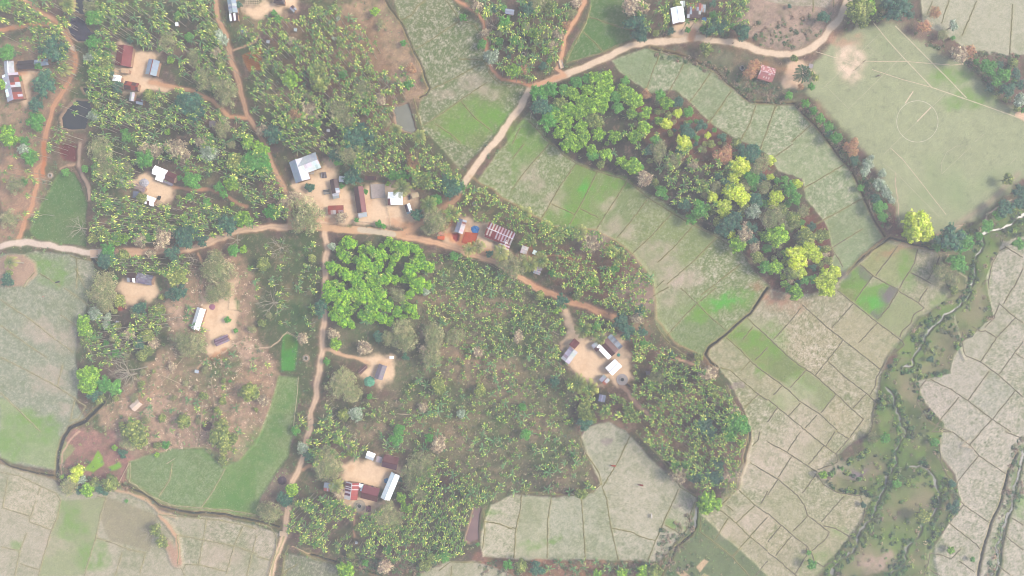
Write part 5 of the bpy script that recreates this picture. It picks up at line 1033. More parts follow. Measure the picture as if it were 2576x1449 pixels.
# fallen trunks and bamboo poles lying about
def pole_thing(label, a, b, r_=.12, m=None, name="fallen_pole", cat="pole", z=.3):
    pa, pb = at(*a), at(*b); t = empty(name, (pa.x, pa.y, gz(*a))); tag(t, label, cat)
    mid = (pb - pa) * .5; k = random.Random(int(a[0])).uniform(-.04, .04)
    md = mid + Vector((-mid.y, mid.x, 0)) * k
    poles("stem", [((0, 0, z), (md.x, md.y, z), r_, r_ * .85), ((md.x, md.y, z), (pb.x - pa.x, pb.y - pa.y, z), r_ * .85, r_ * .6)], m or M_bamboo, t)
for i, (lab_, s) in enumerate([("fallen trunk lying right of the big felled tree on the left mound", "0,2,1490,830 1640,880"), ("fallen trunk continuing down to the latrine path", "0,2,1640,880 2000,1035"), ("short pale pole beside the felled tree's butt", "0,2,1620,788 1735,805"),
    ("short pale pole lying by the fence on the lower left mound", "0,2,1920,1000 2030,968"), ("pole standing out from the palm near the mound's fence", "0,2,2190,992 2270,966"), ("long pale bamboo laid across the green field's upper corner", "0,3,1675,320 1755,268"),
    ("pale bamboo laid at the pinkish plot's right edge", "0,3,1200,515 1300,312"), ("pale pole on the pinkish mound left of the straw hut", "0,2,1200,1118 1330,1098"), ("pale fallen stem in the middle of the central plantation", "1,2,1420,1265 1590,1280"),
    ("upper of two pale poles at the left of the diagonal path", "1,2,1860,330 1990,290"), ("pale pole beside the log piles left of the round tan yard", "2,2,350,400 470,470"), ("curved pale log left of the grey tin house by the round tan yard", "2,2,430,560 390,660"),
    ("long bamboo laid along the fence left of the round tan yard", "2,2,300,690 480,800"), ("pale pole lying at the tip of the banana mound above the large pale field", "2,3,845,580 890,535"), ("pale pole by the boundary above the large pale field", "2,3,735,190 715,250"),
    ("fallen pole on the grove's right edge near the green tree", "2,0,1840,1060 1730,1130"), ("short white pole in the pinkish verge left of the bright grove", "2,0,195,1140 180,1210"), ("second short white pole in the verge left of the bright grove", "2,0,268,1220 240,1300"),
    ("long pale branch crossing the footpath at the left hamlet", "0,1,1620,60 1600,200"), ("pale branch on the pinkish plot", "0,3,1020,440 950,490"), ("pale trunk on the scrub left of the stream's upper bend", "3,1,1880,828 1990,815"), ("white plank across the ditch below the round green tree", "2,3,1850,930 1835,1015")]):
    c, r, a, b = s.split(" ")[0].split(",")[0], s.split(",")[1], s.split(" ")[0].split(",", 2)[2], s.split(" ")[1]
    p = T(int(c), int(r), a + " " + b); pole_thing(lab_, p[0], p[1], .14)
# ---------------------------------------------------------------- vegetation
def leafmat(name, rough=.6, rnd=.14): return mat(name, attr="Col", rough=rough, rnd=rnd, trans=.22, spec=.15)
M_leaf = leafmat("foliage"); M_trunk = mat("bark", alb((150, 138, 128)), noise=.2, nscale=2)
M_pale = mat("pale_bark", alb((182, 174, 158)), noise=.12, nscale=2)
def fcol(V, F, FC, name):
    """numpy quads with their own colours: V (n,4,3)"""
    n = len(V); me = npmesh(name, V.reshape(-1, 3), np.arange(n * 4).reshape(-1, 4), np.repeat(FC, 4, 0)); return me
def ranunit(r, n):
    v = r.normal(size=(n, 3)); return v / np.linalg.norm(v, axis=1, keepdims=True)
def leaves(r, P, Nn, s, asp=.6, tilt=.55):
    """diamond leaf clumps at P facing about Nn"""
    n = len(P); N_ = Nn + ranunit(r, n) * tilt; N_ /= np.linalg.norm(N_, axis=1, keepdims=True)
    a = np.cross(N_, ranunit(r, n)); a /= np.linalg.norm(a, axis=1, keepdims=True) + 1e-9; b = np.cross(N_, a)
    s = (s * r.uniform(.6, 1.35, n))[:, None]
    return np.stack([P - a * s, P - b * s * asp - N_ * s * .15, P + a * s, P + b * s * asp + N_ * s * .15], 1)
def crown_mesh(name, seed, cols, lobes=9, spread=.62, lobe_r=(.28, .42), clumps=26, clump_r=.12, per=15, leaf=.055, flat=.62, core=True, asp=.6, wig=.1, edge=1.0, corecol=None):
    """a crown of unit radius; cols = list of base colours mixed per clump"""
    r = np.random.default_rng(seed); cols = np.array(cols, np.float32)
    LV, LC = [], []; lob = []
    for i in range(lobes):
        a = 2 * math.pi * (i * .618 + r.uniform(-.1, .1)); d_ = spread * math.sqrt((i + .35) / lobes) * r.uniform(.8, 1.12) * edge
        R_ = r.uniform(*lobe_r); z = flat * math.sqrt(max(0, 1 - d_ * d_)) * r.uniform(.75, 1.05) - R_ * .45
        lob.append((np.array([d_ * math.cos(a), d_ * math.sin(a), z]), R_))
    for c, R_ in lob:
        k = max(3, int(clumps * (R_ / .35) ** 2)); dirs = ranunit(r, k * 2); dirs = dirs[dirs[:, 2] > -.35][:k]
        tone = r.uniform(.85, 1.15)
        for q in dirs:
            p = c + q * R_ * np.array([1, 1, .8]) * r.uniform(.72, 1.22); nn = max(3, int(per * r.uniform(.6, 1.4)))
            o = ranunit(r, nn) * clump_r * r.uniform(.3, 1.0, (nn, 1)); P = p + o * np.array([1, 1, .7])
            N_ = q[None] * .6 + o / clump_r * .7 + np.array([[0, 0, .5]])
            LV.append(leaves(r, P, N_, leaf, asp))
            cc = cols[r.integers(len(cols))] * tone * r.uniform(.72, 1.3)
            LC.append(cc[None] * r.uniform(.8, 1.22, (nn, 1)))
    V = np.concatenate(LV); C = np.concatenate(LC)
    me = fcol(V, None, C, name)
    if core:
        bm = bmesh.new()
        for c, R_ in lob:
            rr = random.Random(seed + int(R_ * 1e4)); g = bmesh.ops.create_icosphere(bm, subdivisions=2, radius=R_ * .78)
            for v in g["verts"]: v.co = v.co * rr.uniform(.8, 1.12); v.co.z *= .75; v.co += Vector(c)
        cm = bpy.data.meshes.new("c"); bm.to_mesh(cm); bm.free()
        nv = len(cm.vertices); cv = np.empty(nv * 3, np.float32); cm.vertices.foreach_get("co", cv)
        tri = np.empty(len(cm.polygons) * 3, np.int32); cm.loops.foreach_get("vertex_index", tri)
        bpy.data.meshes.remove(cm)
        cv = cv.reshape(-1, 3); tri = tri.reshape(-1, 3)
        A = len(V) * 4; allV = np.concatenate([V.reshape(-1, 3), cv]); nf = len(V)
        me2 = bpy.data.meshes.new(name); me2.vertices.add(len(allV)); me2.vertices.foreach_set("co", allV.astype(np.float32).ravel())
        li = np.concatenate([np.arange(A), (tri + A).ravel()]).astype(np.int32); me2.loops.add(len(li)); me2.loops.foreach_set("vertex_index", li)
        st = np.concatenate([np.arange(nf) * 4, A + np.arange(len(tri)) * 3]).astype(np.int32); me2.polygons.add(len(st)); me2.polygons.foreach_set("loop_start", st)
        me2.update(calc_edges=True)
        base = (np.array(corecol) if corecol is not None else cols.mean(0)) * .75  # core darker than the leaves: inner crown shade put into its colour
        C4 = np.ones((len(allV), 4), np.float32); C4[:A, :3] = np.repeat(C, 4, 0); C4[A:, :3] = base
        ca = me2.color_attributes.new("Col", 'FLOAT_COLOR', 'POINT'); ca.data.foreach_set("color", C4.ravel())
        bpy.data.meshes.remove(me); me = me2
    me.materials.append(M_leaf); return me
def limb_mesh(name, seed, n=6, spread=.5, thick=.05, sub=2, top=.5, seg=3, base=.06, m=None):
    """tapered trunk with limbs; unit radius, crown centre height about .3, trunk foot at z = -1"""
    r = random.Random(seed); V, F = [], []
    pole_mesh(V, F, (0, 0, -1), (0, 0, -.15), base * 1.3, base)
    def br(p, d_, l, th, dep):
        q = Vector(p)
        for s in range(seg):
            d_ = (d_ + Vector((r.uniform(-.22, .22), r.uniform(-.22, .22), r.uniform(-.08, .16)))).normalized(); e = q + d_ * l / seg
            pole_mesh(V, F, q, e, th * (1 - s * .2), th * (.8 - s * .2), n=4); q = e
            if dep > 0 and s > 0:
                for _ in range(2): br(q, (d_ + Vector((r.uniform(-1, 1), r.uniform(-1, 1), r.uniform(-.1, .3))) * .75).normalized(), l * .55, th * .5, dep - 1)
    for i in range(n):
        a = 2 * math.pi * (i + r.uniform(-.3, .3)) / n
        br((0, 0, -.2), Vector((math.cos(a), math.sin(a), r.uniform(.35, .8))).normalized(), spread * r.uniform(.8, 1.15), thick, sub)
    me = bpy.data.meshes.new(name); me.from_pydata(V, [], F); me.materials.append(m or M_trunk); return me
def A_(*cs, k=1.5): return [tuple(min(.8, max(.012, (v - .06) / GAIN * k * 1.08)) for v in lin(c)) for c in cs]
SPEC = {   # kind: (prototype settings, words for labels, category)
 'g': (dict(cols=A_((148, 184, 80), (122, 160, 74), (168, 200, 92), (98, 130, 72), (110, 148, 74)), lobes=17, lobe_r=(.18, .34), clumps=36, clump_r=.12, per=15, leaf=.05, spread=.72), "bright light green leafy tree"),
 'l': (dict(cols=A_((146, 188, 68), (122, 168, 62), (166, 202, 84), (92, 130, 60), (108, 152, 64)), lobes=15, lobe_r=(.18, .34), clumps=36, clump_r=.12, per=15, leaf=.052, spread=.72), "vivid lime green leafy tree"),
 'm': (dict(cols=A_((102, 150, 84), (88, 138, 80), (116, 162, 92)), lobes=13, lobe_r=(.2, .36), spread=.68, clumps=30, clump_r=.11, per=10, leaf=.055), "mid green tree"),
 'd': (dict(cols=A_((80, 112, 98), (90, 122, 100), (74, 102, 94), (104, 128, 104)), lobes=14, lobe_r=(.2, .36), spread=.7, clumps=30, clump_r=.1, per=10, leaf=.048), "dark blue-green tree"),
 'o': (dict(cols=A_((148, 148, 112), (128, 136, 102), (166, 160, 126), (136, 146, 104)), lobes=12, clumps=20, clump_r=.2, per=13, leaf=.06, core=False, asp=.3, spread=.72, edge=1.05), "feathery grey-olive tree"),
 'y': (dict(cols=A_((196, 208, 84), (176, 198, 80), (208, 216, 112), (150, 170, 80)), lobes=15, lobe_r=(.2, .36), clumps=30, clump_r=.12, per=11, leaf=.055), "yellow-green tree"),
 'k': (dict(cols=A_((182, 164, 140), (160, 142, 124), (194, 182, 150), (146, 134, 118)), lobes=12, clumps=18, clump_r=.17, per=9, leaf=.075, core=False, asp=.5, edge=1.05), "tan tree with drying leaves"),
 'r': (dict(cols=A_((186, 142, 112), (168, 130, 112), (182, 154, 116)), lobes=12, clumps=18, clump_r=.17, per=9, leaf=.065, core=False, asp=.45, edge=1.05), "rusty orange leaved bush"),
 'p': (dict(cols=A_((142, 158, 132), (164, 176, 154), (116, 136, 114), (176, 184, 166)), lobes=9, clumps=26, clump_r=.13, per=9, leaf=.052), "pale silvery green tree"),
 'w': (dict(cols=A_((134, 148, 88), (118, 132, 88), (168, 172, 108), (104, 120, 86)), lobes=9, clumps=30, clump_r=.11, per=10, leaf=.055), "mottled olive green tree"),
}
PROTO = {}
for k_, (sp, wd) in SPEC.items():
    PROTO[k_] = [crown_mesh("crown", 100 + ord(k_) * 7 + i, **{**sp, "lobes": sp["lobes"] + (i - 1) * 2}) for i in range(4)]
TRUNK = [limb_mesh("trunk", 900 + i) for i in range(3)]
TRUNKP = [limb_mesh("trunk", 930 + i, n=7, spread=.62, thick=.04, m=M_pale, sub=1) for i in range(3)]
BARE = [limb_mesh("trunk", 960 + i, n=8, spread=.8, thick=.028, sub=2, m=M_pale, base=.05) for i in range(3)]
SPEC['n'] = (None, "bare branched leafless tree")
LM = [("red roofed house", 312, 142), ("upper left pond", 200, 70), ("lower left pond", 190, 290), ("small white gabled house at the left edge", 23, 170), ("long blue grey roofed house at the top", 588, 26), ("furrowed garden plot", 630, 155),
    ("concrete bridge by the pond", 180, 118), ("left hamlet", 405, 470), ("left green field", 160, 530), ("grey plank roofed house", 363, 700), ("lone large white house", 500, 800), ("slatted bamboo hut", 558, 857), ("felled tree on the left mound", 330, 935),
    ("straw hut on the pinkish mound", 342, 1019), ("pinkish plot at the lower left", 235, 1170), ("small green plot by the south road", 728, 875), ("green field strip", 700, 1080), ("island mound at the left edge", 30, 680), ("L-shaped house", 765, 420),
    ("junction of the south road", 818, 585), ("central hamlet's concrete slab", 950, 480), ("grey-green rectangular pond", 1018, 295), ("top left track", 600, 200), ("side track's culvert", 1412, 162), ("big white house at the top", 1705, 40), ("curved road's bend", 1340, 220),
    ("triangle of green field at the top", 1500, 80), ("lone red and white roof", 1927, 185), ("round spiky palm by the football field", 2018, 185), ("football centre circle", 2307, 305), ("football field's sandy patch", 2140, 150), ("top right paddies", 2440, 60),
    ("big striped roof", 1258, 595), ("brick floor", 1182, 600), ("grey thatched hut", 958, 935), ("tiny white cube latrine", 985, 899), ("round tan yard", 1490, 910), ("round tan yard's well", 1564, 953), ("southern yard", 940, 1190), ("longest white roof", 981, 1222),
    ("brown narrow pond", 1192, 1325), ("large pale field", 1560, 1200), ("ditch corner", 1780, 895), ("pale upper paddies", 1950, 330), ("bright green flush in the paddies", 1810, 765), ("stream's upper bend", 2480, 590), ("stream's middle", 2300, 890), ("stream's fork", 2260, 1120),
    ("big yellow tree's path", 2260, 560), ("right hand paddies", 2200, 740), ("narrow paddies below the curved road", 1450, 480), ("south road's lower bridge", 714, 1340), ("top centre footpath", 1222, 100), ("bottom left paddies", 250, 1380), ("bottom edge banana strip", 1450, 1425), ("central banana plantation", 1250, 950), ("palm ridge below the round tan yard", 1750, 1080), ("red track's end", 1500, 785)]
USED = {}
DIRS = ["right of", "below right of", "below", "below left of", "left of", "above left of", "above", "above right of"]
def autolabel(words, x, y, r_m):
    size = "small " if r_m < 2.6 else ("" if r_m < 4.6 else ("large " if r_m < 6.6 else "huge "))
    c = sorted(LM, key=lambda l: math.hypot(l[1] - x, l[2] - y))
    for n, lx, ly in c[:30]:
        a = math.degrees(math.atan2(y - ly, x - lx)) % 360; dist = math.hypot(x - lx, y - ly)
        dr = DIRS[int((a + 22.5) // 45) % 8]
        for far in (("just " if dist < 60 else ""), ("further " if dist >= 60 else "close ")):
            s = f"{size}{words} {far}{dr} the {n}"
            if len(s.split()) > 16: s = f"{size}{words} {dr} the {n}"
            if s not in USED and len(s.split()) <= 16: USED[s] = 1; return s
    s = f"{size}{words} in the middle of the palm groves"; return s
NAMES = {'l': "lime_green_tree", 'g': "leafy_tree", 'm': "green_tree", 'd': "dark_tree", 'o': "feathery_tree", 'y': "yellow_green_tree", 'k': "dry_leaved_tree", 'r': "rusty_bush", 'p': "pale_tree", 'w': "olive_tree", 'n': "bare_tree"}
TREES = []
LIMEP = Dp("800,580 1030,585 1110,650 1100,780 1050,850 930,850 800,830 790,740")
def inpoly(x, y, pts):
    c = False; n = len(pts)
    for i in range(n):
        ax, ay = pts[i]; bx, by = pts[(i + 1) % n]
        if (ay > y) != (by > y) and x < (bx - ax) * (y - ay) / (by - ay) + ax: c = not c
    return c
def tree(x, y, r, k, i):
    rm = r * U * 1.12; hgt = rm * .55 + (1.6 if rm > 2.5 else .6); zc = hgt + rm * .35
    rr = random.Random(int(x * 13 + y * 7)); p = at(x, y, zc); z0 = gzw(p.x, p.y)
    t = empty(NAMES[k], (p.x, p.y, z0)); tag(t, autolabel(SPEC[k][1], x, y, rm), "bush" if k == 'r' or rm < 2 else "tree")
    t.rotation_euler[2] = rr.uniform(0, 6.28)
    tm = BARE if k == 'n' else (TRUNKP if k in 'ok' else TRUNK)
    tk = link("trunk", rr.choice(tm), None, t); tk.scale = (rm, rm, max(hgt, .3)); tk.location = (0, 0, hgt)
    if k == 'n': tk.scale = (rm, rm, max(hgt, rm * .6)); tk.location = (0, 0, tk.scale[2])
    if k != 'n':
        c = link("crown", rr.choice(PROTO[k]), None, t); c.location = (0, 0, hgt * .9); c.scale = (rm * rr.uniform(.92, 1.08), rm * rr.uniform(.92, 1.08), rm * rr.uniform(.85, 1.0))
    TREES.append((x, y, r * .8, k))
TL = [
 (0, 0, "930,170,85,m 1165,870,72,d 890,570,65,p 940,720,60,g 1040,640,80,w 930,420,80,m 430,830,135,d 520,490,150,d 350,1040,80,d 350,1220,110,m 60,1360,110,g 1900,375,48,m 1680,400,95,o 2040,110,60,w 2130,290,75,w 2220,380,80,p 2160,530,60,k 2220,640,55,w 1940,580,80,o 2050,790,120,o 2230,870,130,o 2270,990,90,o 1900,1060,150,d 1490,960,75,w 965,950,45,g 930,1160,62,p 1270,1380,60,m 2230,1290,90,o 2500,1420,80,g 900,60,80,o 1790,140,40,m 1710,600,45,g 240,1420,60,m 20,850,50,g 30,30,80,m 1300,410,35,d 2400,45,40,d 60,520,90,m 380,660,50,m 190,790,35,m 2000,1420,60,k 1250,1330,50,m 980,1060,45,w"),
 (1, 0, "350,790,92,g 620,700,100,w 640,820,110,w 1190,110,52,g 1480,430,40,m 880,750,50,m 1070,900,90,o 1310,840,85,n 1250,1000,60,k 850,1080,130,o 880,1190,120,o 540,1100,95,k 380,1160,85,r 300,1250,50,g 180,1350,110,d 1000,1380,150,d 1120,1380,80,d 1110,1120,50,m 1560,690,60,r 520,950,50,o 2390,240,80,n 2370,570,88,p 2500,230,85,m 2556,700,60,g 1080,980,60,m 60,1310,60,k 220,190,50,m 2230,60,60,k 2300,330,50,k 340,400,45,k 860,880,30,n 2080,170,45,m 2270,440,50,m 1530,850,60,m"),
 (2, 0, "220,330,62,g 20,710,70,g 30,400,50,m 110,700,52,r 550,250,50,r 600,130,60,o 460,330,60,k 410,450,52,k 1240,60,115,k 1270,230,115,d 1290,330,90,d 1770,300,35,m 1930,290,50,m 1605,310,45,d 2050,270,105,d 2320,310,85,d 2120,230,60,d 1230,240,60,w 1450,330,40,w 160,90,90,d 260,40,80,o 380,60,80,w 650,30,50,k 1960,480,70,w 2400,720,75,r 2450,650,60,r 340,510,40,g "
   "260,930,95,m 380,900,90,m 300,1060,110,d 480,1030,75,w 360,1220,100,m 640,830,75,m 850,800,85,g 940,790,85,g 970,870,80,g 600,940,80,g 700,1000,80,g 820,1060,90,g 910,1000,80,g 870,920,80,g 1140,810,55,m 1130,900,80,g 1180,960,90,g 1250,1010,80,g 1040,980,70,m 560,1100,80,g 660,1120,80,g 460,1170,80,g 560,1230,80,g 700,1280,80,g 840,1220,88,w 860,1350,75,g 470,1330,70,g 720,1380,80,g 600,1400,70,g 1040,1380,68,g 1210,1130,65,g 1340,1130,72,g 1350,950,55,r 1490,950,62,m 1560,1040,78,g 1670,1020,60,d 1665,1140,52,y 1780,1120,50,m 1560,1250,62,y 1480,1210,52,g 1330,1280,80,g 1240,1380,85,g 1450,1410,70,m 1910,1260,62,d 1770,1320,78,d 1970,1360,38,y 1730,1430,80,y 2120,1380,48,d 2260,1440,62,w 1580,1160,45,w 420,1100,70,m 520,900,60,m 760,900,70,g 1060,1080,60,m 760,1130,60,g 350,1110,60,g 960,1440,30,g 1280,1180,40,g"),
 (3, 0, "930,90,150,w 990,60,110,g 1320,60,165,d 1240,30,100,d 1120,170,60,w 960,230,60,w 560,165,62,d 1690,120,58,r 1590,260,65,r 1880,250,60,p 1862,380,26,m 1760,350,50,o 1930,540,85,k 2030,510,70,r 1890,560,50,p 2230,680,85,m 2380,750,85,m 2310,810,70,m 2420,900,85,d 2500,740,62,d 2550,1000,80,p 2540,850,60,d 380,1040,52,m 460,1110,50,m 530,1190,60,m 610,1270,60,m 690,1380,65,m 620,1350,45,d 870,1430,55,r 210,960,42,m 440,870,45,m 480,780,40,w 270,590,42,w 440,740,30,w 330,870,40,r 220,60,25,d 1660,590,1,d 2230,880,50,d 2100,620,40,m"),
 (0, 1, "300,130,95,m 230,50,70,p 150,400,95,o 90,750,95,o 240,380,50,m 1450,150,110,m 1000,50,110,o 1560,60,80,k 1450,40,60,k 1850,100,60,k 1780,60,110,k 2080,100,90,p 2370,180,105,w 2530,180,120,m 2320,390,90,g 2200,430,65,m 1420,540,58,w 2440,760,100,g 2290,800,115,d 1860,920,120,d 2020,960,75,d 1640,940,100,k 1400,970,70,k 1240,950,62,g 1170,980,50,g 920,960,62,w 1030,900,70,w 1080,1060,90,m 1060,1170,92,d 1230,1120,72,w 1510,1100,52,k 1730,1100,92,d 1780,1330,125,w 2160,1150,80,o 2200,1280,130,o 2120,1260,100,o 1930,1160,70,n 780,840,105,n 60,1370,72,d 1040,1400,125,o 2370,960,72,n 2350,1070,70,m 2450,1060,45,g 1060,260,110,o 960,250,60,m 1260,220,60,o 850,250,42,m 1230,390,40,p 1930,370,90,m 2250,500,55,m 1380,980,40,k 1480,940,50,m 1760,870,50,m 1170,930,50,m 650,280,50,m 90,1300,40,w 1900,530,40,m 1070,600,50,m"),
 (1, 1, "40,200,120,m 40,60,90,g 150,680,92,m 280,580,65,k 390,520,60,k 500,700,165,o 560,790,90,o 420,800,80,o 540,435,48,d 970,330,105,d 830,160,65,m 950,80,130,o 820,90,90,d 1130,40,90,d 1100,480,32,m 1580,190,85,r 1660,370,105,w 1470,330,90,m 1960,420,115,d 1800,560,62,m 1330,400,26,g 1615,710,72,d 1690,690,32,k 1810,760,120,o 1730,840,70,o 1010,765,30,m 1235,800,42,m 1280,830,30,m 2350,1100,46,d 2530,1190,95,o 1990,1130,58,m 860,740,60,k 1380,310,70,m 2060,430,60,m 2450,710,25,g 860,420,35,m "
   "930,990,92,g 880,1130,80,g 750,1240,80,g 1170,1080,80,g 1260,1130,80,g 1420,1030,85,g 1500,1050,80,g 1570,1040,75,g 1400,1140,72,g 1090,1200,95,g 1220,1230,80,g 1640,1200,90,g 1730,1240,80,g 1560,1280,100,g 900,1310,90,g 1000,1340,85,g 1170,1320,85,g 1290,1360,85,g 1620,1400,90,g 1180,1410,80,g 720,1440,70,g 1060,1420,80,g 820,1250,60,g 1340,1270,60,g 1500,1360,60,g 850,1050,60,g 70,1210,75,w 230,1040,95,n 770,1030,45,p 1130,1010,40,w 560,1150,50,w"),
 (2, 1, "60,1230,115,o 570,20,82,g 800,60,62,g 950,110,70,g 820,110,60,m 1100,180,62,g 1210,210,95,g 1260,240,60,m 1340,340,80,k 1400,340,50,n 1440,380,42,w 1500,470,66,m 1630,170,90,o 1480,70,95,o 1390,60,70,d 1740,10,75,y 2140,110,100,r 2300,220,105,y 2230,330,70,y 2420,320,82,m 1920,420,78,w 1740,610,66,d 1900,650,105,m 1810,750,70,m 2250,480,110,y 2320,540,90,y 2140,630,85,y 2140,700,60,y 2020,540,62,y 2430,690,80,p 2540,740,85,n 2340,900,85,k 2280,1010,88,g 2550,930,62,g 2450,1040,60,k 2470,1140,72,w 2550,1240,75,m 2400,80,110,d 2500,200,100,o 2540,430,62,o 2220,790,115,d 2400,850,80,d 1030,1260,58,m 810,1390,62,g 790,1000,88,k 1830,210,52,k 2340,600,60,w 2120,860,80,d 2080,790,60,w 2450,560,80,d 1700,90,60,d 1550,540,32,m 1390,170,35,w 1900,140,1,d 2500,330,70,d 2330,120,70,o 2050,430,60,o 900,200,48,w 2420,960,60,d 2160,380,60,d 400,1300,40,m"),
 (3, 1, "30,160,62,y 170,360,52,m 220,450,92,m 290,400,55,y 90,530,80,y 60,600,60,y 275,550,78,m 60,740,105,o 20,720,60,n 250,750,82,w 360,680,60,o 100,920,118,g 60,860,60,g 400,930,95,w 370,880,60,y 550,920,80,w 430,1060,95,y 480,1120,80,y 290,1150,125,y 220,1100,80,g 250,1280,95,w 330,1290,70,y 80,1250,82,g 170,1410,42,g 620,1350,105,y 680,1290,75,y 560,1400,90,y 1520,830,165,y 1440,880,100,y 1590,900,90,y 1540,750,80,y 860,60,62,r 800,30,50,r 880,160,55,d 2430,350,62,w 1000,200,62,p 980,280,60,p 1040,140,40,p 1120,400,70,p 1190,480,72,p 1240,560,52,p 1150,300,45,p 1090,550,60,d 1130,640,70,m 1160,740,52,m 940,440,42,m 2540,480,80,d 2400,650,92,d 1850,950,150,d 1760,1000,90,m 1960,980,120,m 1900,1180,85,m 1960,1240,70,m 1770,1290,85,o 1700,1260,50,w 1850,1350,80,o 2220,820,62,m 2540,600,80,d 2330,700,60,m 2120,930,50,m 2540,1000,70,m"),
 (0, 2, "1050,90,125,o 960,60,90,o 1190,130,72,w 1040,170,70,o 1790,40,100,d 940,260,80,p 830,350,85,g 850,430,75,g 1480,480,75,w 1400,560,70,d 1400,210,72,d 1350,240,50,o 1600,220,62,w 1830,520,98,o 1960,560,115,o 1880,630,90,o 850,890,100,g 930,850,80,g 880,980,95,g 1040,970,92,m 1150,1000,90,m 940,1070,80,d 1290,880,110,n 2500,1050,105,w 2120,100,60,o 2140,50,80,o 2250,20,95,o 1840,1340,80,w 2220,1400,85,w 2290,320,36,m 1240,1400,62,w 2050,1090,50,w 1270,510,85,n 840,530,52,w 1000,1120,60,w 1080,300,50,p 1480,620,60,w 1540,550,60,k 1420,680,60,w 1630,260,40,n 1290,460,60,k 2370,430,30,m 560,110,1,g 1060,370,50,p 1710,60,60,d 1640,1040,1,d"),
 (1, 2, "750,60,90,g 700,110,60,g 880,90,92,g 1000,60,90,g 850,190,90,g 780,280,72,g 1100,100,95,g 1230,60,95,g 1170,190,90,g 1300,180,92,g 1090,270,80,g 1250,300,80,g 890,330,85,g 960,370,50,g 1340,330,65,g 1420,240,70,g 1480,290,50,g 1560,220,78,g 1590,280,55,g 1550,60,62,g 650,170,70,d 640,250,60,d 1700,40,42,p 1640,20,60,g 1420,70,80,o 800,560,72,g 790,500,40,g 770,460,60,k 710,740,42,m 1470,420,110,o 1500,520,110,o 1340,510,80,o 1790,450,95,o 1780,550,85,o 2000,490,92,o 1240,490,60,d 1760,700,95,o 880,920,120,o 820,1010,120,o 970,1060,90,o 1830,960,80,w 1840,1030,70,w 160,150,110,n 1080,600,70,k 1500,690,42,d 1010,1270,80,p 470,510,60,k 1440,1430,60,m 2250,1030,62,w 1140,1090,35,m 500,1060,1,m 70,1130,60,k 1700,640,60,k 2230,640,55,k 1680,1200,50,k 2330,1010,1,k 2060,1260,50,p 880,1280,70,w"),
 (2, 2, "500,130,82,d 150,290,50,w 660,80,52,w 280,70,52,w 460,230,42,g 1090,340,98,d 1160,440,90,d 1310,440,62,d 1260,310,62,k 1290,230,62,d 1880,700,52,w 1600,680,46,d 1910,800,62,n 1990,870,92,k 1940,900,60,n 740,1190,85,w 760,1280,80,w 730,1370,75,d 820,1330,42,w 1410,990,42,g 1460,900,85,o 2030,1060,50,w 2240,1240,60,k 2260,1370,110,m 1930,1390,100,d 1230,1290,60,w 430,950,60,d 60,490,52,k 850,390,42,m 1110,1140,42,w 2350,1400,60,m 1330,560,50,m 1170,1240,50,w 1900,1200,38,g 100,1200,50,m"),
 (3, 2, "280,50,85,g 230,20,60,m 600,10,90,y 560,20,50,y 1640,720,40,d 1880,20,50,w"),
 (0, 3, "1360,10,135,w 1410,110,80,w 1280,100,90,o 2200,50,120,w 2250,140,90,w 2330,80,60,w 770,400,75,y 740,470,60,y 820,480,55,p 870,590,72,g 1100,520,92,w 990,560,60,d 1550,1000,72,w 1620,1120,72,w 1470,1040,62,n 680,560,80,o 950,520,60,w 1570,240,32,g 1150,160,30,g 800,590,50,d 2240,280,55,w 1040,600,50,d 1230,220,50,d 620,450,25,g 1260,700,20,m"),
 (1, 3, "720,250,105,o 730,370,115,o 650,330,80,o 680,440,70,o 1410,60,72,m 470,170,62,p 530,240,62,d 350,590,82,g 290,680,80,d 150,820,105,o 1650,300,110,o 1560,420,105,o 1690,400,100,o 1580,540,95,o 1640,640,70,o 1460,660,62,g 1510,760,60,g 1320,780,80,o 1300,880,115,o 1390,900,100,o 1840,130,80,k 900,1390,105,g 1290,1360,72,k 950,1240,50,w 1740,60,62,m 1900,1250,72,m 1700,1350,72,w 810,80,40,g 2530,1340,62,m 830,600,60,k 1100,1320,42,m 1450,480,30,d 1760,1270,50,w 60,780,60,o 1640,30,1,m 2350,1230,1,m 380,720,50,o 2230,1130,25,m"),
 (2, 3, "690,620,66,w 1990,690,115,g 1940,770,70,g 2040,730,80,g 1680,440,85,k 1640,330,52,m 1740,340,52,m 1860,450,82,d 2040,460,92,d 2080,320,82,d 2200,10,80,m 2170,610,62,o 2300,110,42,g 90,1350,72,w 250,1380,82,d 860,1420,50,g 1110,1420,60,g 1310,1410,62,g 1440,1420,80,w 610,230,26,m 1990,20,80,d 2150,440,60,k 2270,430,40,k 1760,450,32,m 130,30,60,m"),
 (3, 3, "1180,60,60,m 1060,60,52,o 1680,110,52,m 1870,760,72,d 1570,850,82,w 2070,1290,32,m 420,1220,26,m 1850,1190,42,g 560,430,50,g 450,1340,60,m 970,740,30,d 1300,520,50,m 1000,1060,50,w 1860,520,40,d"),
]
for c, r, s in TL:
    for i, q in enumerate(s.split()):
        a = q.split(",")
        if float(a[2]) < 5: continue
        X, Y, k = 644 * c + float(a[0]) / 4, 362.25 * r + float(a[1]) / 4, a[3]
        if k == 'g' and inpoly(X, Y, LIMEP): k = 'l'; a[2] = float(a[2]) * .9
        tree(X, Y, float(a[2]) / 4, k, i)
fr = random.Random(21)
